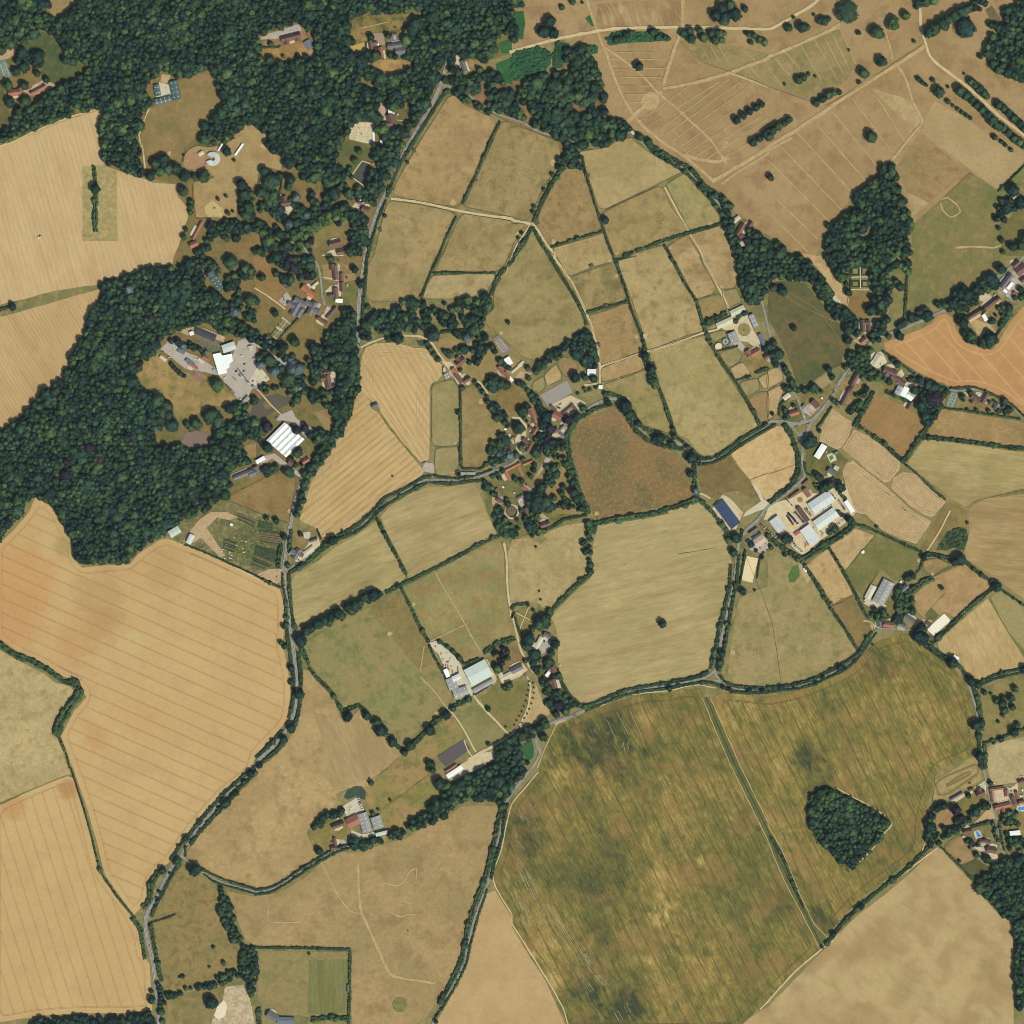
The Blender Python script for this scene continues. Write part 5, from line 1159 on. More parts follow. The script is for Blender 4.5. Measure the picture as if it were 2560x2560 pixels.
def crown_mesh(name,seed,mat,nlobe=11,nleaf=420,conifer=False,flat=1.0):
  """crown of radius about 1 between z 0.12 and 1: lobes of uneven size in a dome, with leaf clumps standing off them"""
  rs=np.random.default_rng(seed)
  Vs,Fs,off=[],[],0
  cen=[]
  if conifer:
    for k in range(7):
      t=k/6
      for j in range(max(1,int(5*(1-t)))):
        a=rs.uniform(0,6.28); rr=(1-t)*0.55
        cen.append((rr*math.cos(a),rr*math.sin(a),0.15+0.8*t,0.42*(1-t)+0.14,0.14))
  else:
    cen.append((0,0,0.56,0.74,0.43))
    for k in range(nlobe):
      a=k*2.399+rs.uniform(-.4,.4)
      h=rs.uniform(0.0,1.0)
      rr=math.sqrt(1-h*h*0.9)*rs.uniform(.5,.72)
      s=rs.uniform(.26,.44)
      cen.append((rr*math.cos(a),rr*math.sin(a),0.34+0.44*h,s,s*rs.uniform(.6,.85)))
  for i,(x,y,z,s,sz) in enumerate(cen):
    B,F=BLOBS[(i+seed) % len(BLOBS)] if i else BLOB2[seed % len(BLOB2)]
    a=rs.uniform(0,6.28); ca,sa=math.cos(a),math.sin(a)
    W=np.stack([(B[:,0]*ca-B[:,1]*sa)*s+x,(B[:,0]*sa+B[:,1]*ca)*s+y,B[:,2]*sz+z],1)
    Vs.append(W); Fs.append(F+off); off += len(W)
  # leaf clumps: small tilted triangles around the lobes
  nl=nleaf
  ci=rs.integers(0,len(cen),nl)
  C=np.array(cen)[ci]
  d=rs.normal(size=(nl,3)); d[:,2]=np.abs(d[:,2])*0.8; d /= np.linalg.norm(d,axis=1)[:,None]
  rad=rs.uniform(.95,1.28,nl)[:,None]
  pos=C[:,:3]+d*rad*np.stack([C[:,3],C[:,3],C[:,4]],1)
  u=rs.normal(size=(nl,3)); u /= np.linalg.norm(u,axis=1)[:,None]
  v=np.cross(d+0.5*rs.normal(size=(nl,3)),u); v /= np.linalg.norm(v,axis=1)[:,None]+1e-6
  sz=rs.uniform(.05,.12,nl)[:,None]
  T=np.stack([pos+u*sz,pos-u*sz*.6+v*sz*.9,pos-u*sz*.6-v*sz*.9],1).reshape(-1,3)
  T[:,2]=np.clip(T[:,2],.05,1.1)
  Vs.append(T); Fs.append(np.arange(nl*3).reshape(-1,3)+off)
  V=np.concatenate(Vs)
  V[:,2]=np.maximum(V[:,2],0.10)
  me=trimesh(name,V,np.concatenate(Fs))
  me.materials.append(mat)
  return me
CROWN={sp: [crown_mesh('crown_%s' % sp,10*i+j,M[mt]) for j in range(4)] for i,(sp,mt) in enumerate((('g','leaf'),('d','leafd'),('l','leafl'),('p','leafp'),('s','leafs')))}
CROWN['c']=[crown_mesh('crown_conifer',90+j,M['leafd'],conifer=True,nleaf=300) for j in range(2)]
SHRUB=[crown_mesh('shrub_crown',200+j,M['leaf'],nlobe=7,nleaf=160) for j in range(3)]
BRACK=[crown_mesh('bracken_clump',300+j,M['leafb'],nlobe=8,nleaf=200) for j in range(2)]

def trunk_mesh():
  V,F=[],[]
  def limb(p0,p1,r0,r1,n=7):
    a,b=Vector(p0),Vector(p1); d=(b-a).normalized()
    u=d.orthogonal().normalized(); w_=d.cross(u)
    o=len(V)
    for c,r in ((a,r0),(b,r1)):
      for k in range(n):
        t=2*math.pi*k/n
        V.append(tuple(c+u*r*math.cos(t)+w_*r*math.sin(t)))
    for k in range(n):
      F.append((o+k,o+(k+1) % n,o+n+(k+1) % n,o+n+k))
  limb((0,0,-0.02),(0,0,.16),.085,.055); limb((0,0,.16),(0,0,.42),.055,.035)
  for a in range(5):
    t=a*1.257+.3
    limb((0,0,.17+.03*a),(.42*math.cos(t),.42*math.sin(t),.48+.03*a),.034,.012,5)
  me=pymesh('trunk',V,F); me.materials.append(M['bark'])
  return me
TRUNK=trunk_mesh()

# ------------------------------------------------------------------ where nothing may grow
CLEAR=[(p[1],0.0) for p in FIELDS if p[4] not in ('bracken','parkland','garden') and 'village' not in p[3]]+[(p[1],0.0) for p in PATCHES if len(p[1])>2]
# stretches of road that trees close over
HIDE=[P(s) for s in ('10: 1440,-60 1560,-60 1560,470 1400,470','11: 690,690 820,700 800,1000 740,1260 620,1480 430,1720 290,1650 480,1400 620,1150','20: 180,940 880,940 880,1110 180,1110','20: 1590,1620 1932,1620 1932,1932 1590,1932','21: 1690,0 1932,0 1932,600 1690,500','31: 0,500 150,500 150,900 0,900','31: 600,600 860,600 860,860 600,860','31: 1250,150 1750,150 1750,420 1250,420','22: 150,1560 300,1560 300,1660 150,1660','32: 1110,880 1240,880 1240,1020 1110,1020','21: 60,1380 420,1380 420,1540 60,1540')]
RP=np.array([(x,y,wd/2) for pts,wd in ROAD_LINES for x,y in pts])
RP=RP[~np.any([inside(h,RP[:,0],RP[:,1]) for h in HIDE],axis=0)]

# ------------------------------------------------------------------ woods (instanced crowns, too many to count)
def scatter_nodes(protos):
  ng=bpy.data.node_groups.new('wood_scatter','GeometryNodeTree')
  ng.interface.new_socket('Geometry',in_out='INPUT',socket_type='NodeSocketGeometry')
  ng.interface.new_socket('Geometry',in_out='OUTPUT',socket_type='NodeSocketGeometry')
  n,l=ng.nodes,ng.links
  gi,go=n.new('NodeGroupInput'),n.new('NodeGroupOutput')
  g2i=n.new('GeometryNodeGeometryToInstance')
  for po in reversed(protos):
    oi=n.new('GeometryNodeObjectInfo'); oi.inputs['Object'].default_value=po
    l.new(oi.outputs['Geometry'],g2i.inputs[0])
  iop=n.new('GeometryNodeInstanceOnPoints')
  l.new(gi.outputs[0],iop.inputs['Points']); l.new(g2i.outputs[0],iop.inputs['Instance'])
  iop.inputs['Pick Instance'].default_value=True
  for nm,sock,ty in (('variant','Instance Index','INT'),('scl','Scale','FLOAT_VECTOR'),('rot','Rotation','FLOAT_VECTOR')):
    a=n.new('GeometryNodeInputNamedAttribute'); a.data_type=ty; a.inputs['Name'].default_value=nm
    l.new([s for s in a.outputs if s.enabled and s.name == 'Attribute'][0],iop.inputs[sock])
  l.new(iop.outputs[0],go.inputs[0])
  return ng
PROTO=[]
for sp in 'gdlps':
  for me in CROWN[sp]:
    PROTO.append(bpy.data.objects.new('foliage_source',me))
PIDX={'g': (0,4),'d': (4,8),'l': (8,12),'p': (12,16),'s': (16,20),'c': (20,22),'h': (22,25),'b': (25,27)}
for me in CROWN['c']+SHRUB+BRACK:
  PROTO.append(bpy.data.objects.new('foliage_source',me))
SCATTER=scatter_nodes(PROTO)

def point_cloud(name,rows,label,cat):
  """rows: x, y, z, variant, sx, sy, sz, rotz"""
  A=np.array(rows,np.float32)
  me=bpy.data.meshes.new(name)
  me.vertices.add(len(A)); me.vertices.foreach_set('co',A[:,:3].ravel())
  at=me.attributes.new('variant','INT','POINT'); at.data.foreach_set('value',A[:,3].astype(np.int32))
  at=me.attributes.new('scl','FLOAT_VECTOR','POINT'); at.data.foreach_set('vector',A[:,4:7].ravel())
  rt=np.zeros((len(A),3),np.float32); rt[:,2]=A[:,7]
  at=me.attributes.new('rot','FLOAT_VECTOR','POINT'); at.data.foreach_set('vector',rt.ravel())
  me.update()
  o=link(name,me)
  md=o.modifiers.new('scatter','NODES'); md.node_group=SCATTER
  wl(o,label,float(A[0,0]),cat,kind='stuff')
  return o

SCL=1.38
def wood(poly,label,step=7.4,rad=(3.6,6.6),hgt=(10,15),mix='gggggddl',density=1.0,margin=2.6,clear=True,cat='wood',name='wood',rng_=None):
  poly=P(poly) if isinstance(poly,str) else poly
  if cat == 'wood': step *= 1.2
  xs=[p[0] for p in poly]; ys=[p[1] for p in poly]
  X,Y=np.meshgrid(np.arange(min(xs),max(xs),step),np.arange(min(ys),max(ys),step*.87))
  X=X+(np.arange(X.shape[0]) % 2)[:,None]*step*.5
  X=X.ravel()+rng.uniform(-.38,.38,X.size)*step; Y=Y.ravel()+rng.uniform(-.38,.38,Y.size)*step
  ok=inside(poly,X,Y)
  mg=rng.uniform(-.6,1.5,len(X))*margin
  for a in range(8):
    ok &= inside(poly,X+mg*math.cos(a*.785),Y+mg*math.sin(a*.785))
  X,Y=X[ok],Y[ok]
  step_=step
  if density<1:
    # leave gaps in drifts, not one by one
    q=np.array([mnoise.noise((x*.045,y*.045,2.2)) for x,y in zip(X,Y)])*1.0+rng.uniform(-.25,.25,len(X))
    th=np.quantile(q,1-density) if len(q) else 0
    X,Y=X[q >= th],Y[q >= th]
  if clear and len(X):
    bad=np.zeros(len(X),bool)
    for cp,mg in CLEAR:
      cx=[p[0] for p in cp]; cy=[p[1] for p in cp]
      bb=(X>min(cx)-3) & (X<max(cx)+3) & (Y>min(cy)-3) & (Y<max(cy)+3)
      if bb.any():
        idx=np.where(bb)[0]
        b2=inside(cp,X[idx],Y[idx])
        for a in range(4):
          b2 |= inside(cp,X[idx]+2.5*math.cos(a*1.57),Y[idx]+2.5*math.sin(a*1.57))
        bad[idx] |= b2
    for cx,cy,cr in BUILD_DISCS:
      bad |= (X-cx) ** 2+(Y-cy) ** 2<(cr+2.0) ** 2
    for i0 in range(0,len(RP),400):
      R_=RP[i0:i0+400]
      d2=(X[:,None]-R_[None,:,0]) ** 2+(Y[:,None]-R_[None,:,1]) ** 2
      bad |= (d2<(R_[None,:,2]+2.2) ** 2).any(1)
    X,Y=X[~bad],Y[~bad]
  rows=[]
  for x,y in zip(X,Y):
    big=0.5+0.5*mnoise.noise((x*.03,y*.03,8.8))
    r=SCL*(rad[0]+(rad[1]-rad[0])*min(1.25,max(0,rng.beta(1.6,2.2)*.8+big*.4)))
    h=(hgt[0]+(hgt[1]-hgt[0])*min(1,max(0,rng.random()*.45+big*.5+(r-rad[0])*.06)))
    sp=mix[rng.integers(len(mix))]
    if rng.random()<.09: r *= 1.5; h *= 1.15
    elif rng.random()<.15: r *= .72; h *= .8
    if sp == 'l' and big<.42: sp='d'
    lo,hi=PIDX[sp]
    rows.append((x,y,0.0,rng.integers(lo,hi),r*rng.uniform(.88,1.12),r*rng.uniform(.88,1.12),h,rng.uniform(0,6.28)))
  if rows:
    return point_cloud(name,rows,label,cat)

# ------------------------------------------------------------------ hedges (each one its own thing)
def hedge_mesh(name,pts,width,height,mat):
  Vs,Fs,off=[],[],0
  stepl=max(0.8,width*.30)
  q=smooth(pts,stepl)
  rs=np.random.default_rng(int(abs(pts[0][0]*13+pts[0][1]*7)) % 99991)
  for i,(x,y) in enumerate(q):
    a=Vector(q[max(0,i-1)]); b=Vector(q[min(len(q)-1,i+1)])
    t=(b-a).normalized() if (b-a).length>1e-6 else Vector((1,0))
    k=1+.45*mnoise.noise((x*.06,y*.06,4.4))+.45*mnoise.noise((x*.21,y*.21,1.4))
    if k<.62 and width<8: continue
    nb=1 if width<5 else 2
    if 2.5<width<10 and rs.random()<stepl/38: k *= 1.75
    for j in range(nb):
      u=(rs.uniform(-.22,.22) if nb == 1 else (j-.5)*.46+rs.uniform(-.12,.12))*width
      B,F=BLOBS[rs.integers(10)]
      s=(width*(.38 if nb == 1 else .28))*k*rs.uniform(.65,1.3)
      h=height*k*rs.uniform(.7,1.25)
      an=rs.uniform(0,6.28); ca,sa=math.cos(an),math.sin(an)
      px_,py_=B[:,0]*s*1.5,B[:,1]*s
      an=math.atan2(t.y,t.x)+rs.uniform(-.5,.5); ca,sa=math.cos(an),math.sin(an)
      W=np.stack([px_*ca-py_*sa+x-t.y*u,px_*sa+py_*ca+y+t.x*u,np.maximum(B[:,2]*h*.55+h*.5,0.05)],1)
      Vs.append(W); Fs.append(F+off); off += len(W)
  # stray sprays of leaves
  nl=int(len(q)*9)
  ii=rs.integers(0,len(q),nl)
  C=np.array(q)[ii]
  pos=np.stack([C[:,0]+rs.normal(size=nl)*width*.3,C[:,1]+rs.normal(size=nl)*width*.3,height*rs.uniform(.2,1.1,nl)],1)
  u=rs.normal(size=(nl,3))*.6; v=rs.normal(size=(nl,3))*.6
  Vs.append(np.stack([pos+u,pos-u*.5+v,pos-u*.5-v],1).reshape(-1,3)); Fs.append(np.arange(nl*3).reshape(-1,3)+off)
  me=trimesh(name,np.concatenate(Vs),np.concatenate(Fs))
  me.materials.append(mat)
  return me
def hedge(s,width,height=None,mat='leafh'):
  pts=P(s)
  if height is None: height=2.2+.28*width
  o=link('hedge',hedge_mesh('hedge',pts,width,height,M[mat]))
  cx=sum(p[0] for p in pts)/len(pts); cy=sum(p[1] for p in pts)/len(pts)
  ln=sum((Vector(a)-Vector(b)).length for a,b in zip(pts[:-1],pts[1:]))
  a=(Vector(pts[-1])-Vector(pts[0])); an=math.degrees(math.atan2(a.y,a.x)) % 180
  dr='level' if an<22 or an>158 else ('upright' if 68<an<112 else ('rising' if an<90 else 'falling'))
  th='narrow' if width<5.5 else ('thick' if width<9 else 'overgrown')
  lg='short' if ln<90 else ('long' if ln>260 else 'mid length')
  wl(o,'%s %s %s hedge near %s' % (lg,th,dr,near(cx,cy)),cx,'hedge','field and lane hedges')

# ------------------------------------------------------------------ single trees
TREES=[]
def trees(s,note=None):
  for x,y,r,sp in L3(s):
    TREES.append([x,y,r,sp,note])
def plant_trees():
  lst=sorted(TREES,key=lambda t:-t[2])
  rest=[]
  n_tree=0
  for x,y,r,sp,note in lst:
    # the dark blot in the survey takes in the shadow: the crown itself is smaller and stands to the south east
    cx,cy,cr=x+.13*r,y-.15*r,r*.94
    h=min(max(cr*1.75,3.0),19.0)
    small=cr<2.6
    if not small and n_tree >= 300:
      rest.append((cx,cy,0.0,rng.integers(*PIDX[sp]),cr,cr,h,rng.uniform(0,6.28))); continue
    if small and len([1]) and cr<1.4:
      rest.append((cx,cy,0.0,rng.integers(*PIDX['h']),cr,cr,h,rng.uniform(0,6.28))); continue
    n_tree += 0 if small else 1
    name={'p': 'copper_tree','s': 'silver_tree','c': 'conifer_tree'}.get(sp,'shrub' if small else 'tree')
    root=empty(name,(cx,cy,0.0),random.uniform(0,6.28))
    k=random.uniform(.92,1.08)
    me=random.choice(SHRUB if (small and sp in 'gd') else CROWN[sp])
    for nm,m_ in (('trunk',TRUNK),('crown',me)):
      c=bpy.data.objects.new(nm,m_); COL.objects.link(c); c.parent=root
      c.scale=(cr*k,cr/k,h) if nm == 'crown' else (cr,cr,h)
    adj={'g': 'green','d': 'dark green','l': 'light green','p': 'purple leaved','s': 'silvery blue','c': 'pointed dark'}[sp]
    sz='small' if cr<4.2 else ('large' if cr>9 else 'round')
    kind='shrub' if small else ('conifer' if sp == 'c' else 'tree')
    if small: sz='low'
    wl(root,'%s %s %s %s' % (sz,adj,kind,note or ('near '+near(cx,cy))),cx,kind,'single '+kind+'s')
  if rest:
    point_cloud('small_bushes',rest,'tiny scattered bushes and lesser trees in fields and gardens','bushes')
# ------------------------------------------------------------------ buildings
RM={}
def rm(n,c,var=.12,size=1.4,rough=.8,spec=.2,c2=None,objrand=.08,metal=0):
  RM[n]=plain_mat('roof_'+n,S(*c),var,size,rough,spec,metal,c2=S(*c2) if c2 else None,objrand=objrand)
rm('tile',(168,112,88),.2,1.2,c2=(140,96,80)); rm('brown',(124,92,82),.2,1.2,c2=(104,80,74)); rm('slate',(122,120,122),.16,1.2,c2=(98,98,104))
rm('metal',(204,206,202),.05,4,.5,.4,c2=(190,192,188)); rm('white',(240,240,238),.03,4,.5,.3); rm('green',(78,100,92),.1,2,.5,.4,c2=(62,82,76))
rm('grey',(156,154,150),.08,3,.6,.3,c2=(138,136,134)); rm('pale',(206,196,172),.1,2,c2=(188,176,150)); rm('orange',(190,124,88),.2,1.2,c2=(164,104,76))
rm('blue',(62,80,108),.06,3,.35,.5,c2=(54,70,98)); rm('pink',(204,176,152),.08,2); rm('dark',(66,66,74),.12,2,.5,.4); rm('mint',(196,206,194),.05,4,.5,.3,c2=(184,194,182))
rm('slateblue',(104,112,122),.08,2,.5,.4); rm('red',(176,104,88),.1,2); rm('net',(70,70,76),.2,2); rm('shed',(96,84,76),.15,1)
M['brick']=plain_mat('brick_wall',S(158,116,92),.15,.6)
M['render']=plain_mat('render_wall',S(214,206,190),.06,1)
M['cladding']=plain_mat('metal_cladding',S(170,172,168),.06,2,.6,.3)
M['timber']=plain_mat('timber_wall',S(110,92,74),.15,.6)
M['skylight']=plain_mat('skylight_sheet',S(222,224,222),.03,2,.4,.4)
M['ridge']=plain_mat('ridge_tile',S(132,96,84),.15,.6)
STYLE={  # roof, wall, eaves, pitch, chimney
 'tile': ('tile','brick',4.8,42,1),'brown': ('brown','brick',4.8,42,1),'slate': ('slate','render',5.0,36,1),'metal': ('metal','cladding',6.0,9,0),'white': ('white','cladding',5.0,4,0),
 'green': ('green','cladding',3.6,15,0),'grey': ('grey','cladding',5.2,11,0),'pale': ('pale','render',3.6,16,0),'orange': ('orange','brick',4.6,40,1),'blue': ('blue','cladding',5.5,13,0),
 'pink': ('pink','cladding',4.5,18,0),'dark': ('dark','timber',2.8,18,0),'mint': ('mint','cladding',6.5,7,0),'slateblue': ('slateblue','cladding',4,10,0),'red': ('red','cladding',3.2,12,0),
 'net': ('net','timber',2.6,14,0),'shed': ('shed','timber',2.4,12,0)}
RC={'tile': 'red tile','brown': 'brown tile','slate': 'slate','metal': 'pale metal','white': 'white','green': 'dark green','grey': 'grey sheet','pale': 'cream','orange': 'orange tile','blue': 'blue','pink': 'pinkish','dark': 'dark','mint': 'greenish white','slateblue': 'blue grey','red': 'dull red','net': 'black netting','shed': 'dark felt'}
BUILD_DISCS,HOMES=[],[]

def gable(L,W,eaves,rise,cx,cy,ang,z0=0.0,over=0.35):
  """walls and two roof slopes of one wing, already turned; returns (wall verts/faces, roof verts/faces, ridge ends)"""
  ca,sa=math.cos(ang),math.sin(ang)
  def T(x,y,z): return (cx+x*ca-y*sa,cy+x*sa+y*ca,z0+z)
  l,w_=L/2,W/2
  wv=[T(-l,-w_,-.5),T(l,-w_,-.5),T(l,w_,-.5),T(-l,w_,-.5),T(-l,-w_,eaves),T(l,-w_,eaves),T(l,w_,eaves),T(-l,w_,eaves),T(-l,0,eaves+rise),T(l,0,eaves+rise)]
  wf=[(0,1,5,4),(2,3,7,6),(1,2,6,9,5),(3,0,4,8,7)]
  lo,wo=l+over,w_+over
  dz=rise/w_*over
  th=0.22
  rv,rf=[],[]
  for sgn in (-1,1):
    o=len(rv)
    rv += [T(-lo,sgn*wo,eaves-dz+.05),T(lo,sgn*wo,eaves-dz+.05),T(lo,0,eaves+rise+.05),T(-lo,0,eaves+rise+.05),
        T(-lo,sgn*wo,eaves-dz+.05+th),T(lo,sgn*wo,eaves-dz+.05+th),T(lo,0,eaves+rise+.05+th),T(-lo,0,eaves+rise+.05+th)]
    q=[(0,3,2,1),(4,5,6,7),(0,1,5,4),(1,2,6,5),(3,0,4,7)]
    if sgn>0: q=[tuple(reversed(f)) for f in q]
    rf += [tuple(o+i for i in f) for f in q]
  return wv,wf,rv,rf,T

def box_mesh(name,sx,sy,sz,taper=1.0):
  x,y=sx/2,sy/2
  V=[(-x,-y,0),(x,-y,0),(x,y,0),(-x,y,0),(-x*taper,-y*taper,sz),(x*taper,-y*taper,sz),(x*taper,y*taper,sz),(-x*taper,y*taper,sz)]
  return pymesh(name,V,[(3,2,1,0),(4,5,6,7),(0,1,5,4),(1,2,6,5),(2,3,7,6),(3,0,4,7)])
CHIM=box_mesh('chimney',.9,.7,1.9,.92); CHIM.materials.append(M['brick'])
SKYL=box_mesh('skylight',1.3,2.2,.10); SKYL.materials.append(M['skylight'])
VENT=box_mesh('roof_vent',.9,.9,.6,.8); VENT.materials.append(M['cladding'])
RIDGE=box_mesh('ridge',1,.34,.16,.9); RIDGE.materials.append(M['ridge'])

def building(kind,style,tile,spec,note=None,eaves=None):
  roof,wall,ev,pitch,chim=STYLE[style]
  u=unit(tile)
  wings=[]
  for part_ in spec.split(';'):
    v=[float(t) for t in part_.split(',')]
    x,y=pt(tile,v[0],v[1])
    L,W,a=v[2]*u,v[3]*u,-R(v[4]) if len(v)>4 else 0.0
    if W>L: L,W,a=W,L,a+math.pi/2
    wings.append((x,y,max(L,2.2),max(W,1.8),a))
  x0,y0=wings[0][0],wings[0][1]
  root=empty(kind.replace(' ','_'),(x0,y0,ZF))
  for i,(x,y,L,W,a) in enumerate(wings):
    e=eaves if eaves else (ev if W>6.2 or not chim else 3.0)
    if W<5 and not eaves: e=min(e,2.8)
    e=e-.02*i
    rise=math.tan(R(pitch))*W/2
    rise=min(rise,5.2)
    wv,wf,rv,rf,T=gable(L,W,e,rise,x-x0,y-y0,a)
    link('wall',pymesh('wall',wv,wf),M[wall],root)
    ro=link('roof',pymesh('roof',rv,rf),RM[roof],root)
    BUILD_DISCS.append((x,y,max(L,W)*.5))
    top=e+rise+.22
    if chim and W>5 and i == 0: HOMES.append((x,y,L,W,a))
    if chim and W>4.5:
      r_=bpy.data.objects.new('ridge',RIDGE); COL.objects.link(r_); r_.parent=ro
      r_.location=T(0,0,top); r_.rotation_euler=(0,0,a); r_.scale=(L+.5,1,1)
      for q in ((-.36,.36) if L>11 else (.3,)):
        c=bpy.data.objects.new('chimney',CHIM); COL.objects.link(c); c.parent=ro
        c.location=T(q*L,.3,top-.7); c.rotation_euler=(0,0,a)
    elif style in ('grey','metal','mint','green') and W>8:
      # lines of translucent sheets along both slopes
      k=max(2,int(L/7))
      for j in range(k):
        for sg in (-1,1):
          c=bpy.data.objects.new('skylight',SKYL); COL.objects.link(c); c.parent=ro
          lx=(-.5+(j+.5)/k)*L; ly=sg*W*.25
          c.location=T(lx,ly,e+rise*.5+.30)
          c.rotation_euler=(0,0,a)
          tilt=math.atan2(rise,W/2)
          c.rotation_euler=(Vector((1,0,0)).rotation_difference(Vector((1,0,0))).to_euler())
          from mathutils import Matrix
          c.rotation_euler=(Matrix.Rotation(a,3,'Z') @ Matrix.Rotation(-sg*tilt,3,'X')).to_euler()
  L,W=wings[0][2],wings[0][3]
  ar=L*W
  sz='small' if ar<70 else ('large' if ar>600 else ('long' if L>2.6*W else 'broad'))
  wl(root,'%s %s roofed %s %s' % (sz,RC[style],kind,note or ('near '+near(x0,y0))),x0,kind.split()[-1],None)
  return root

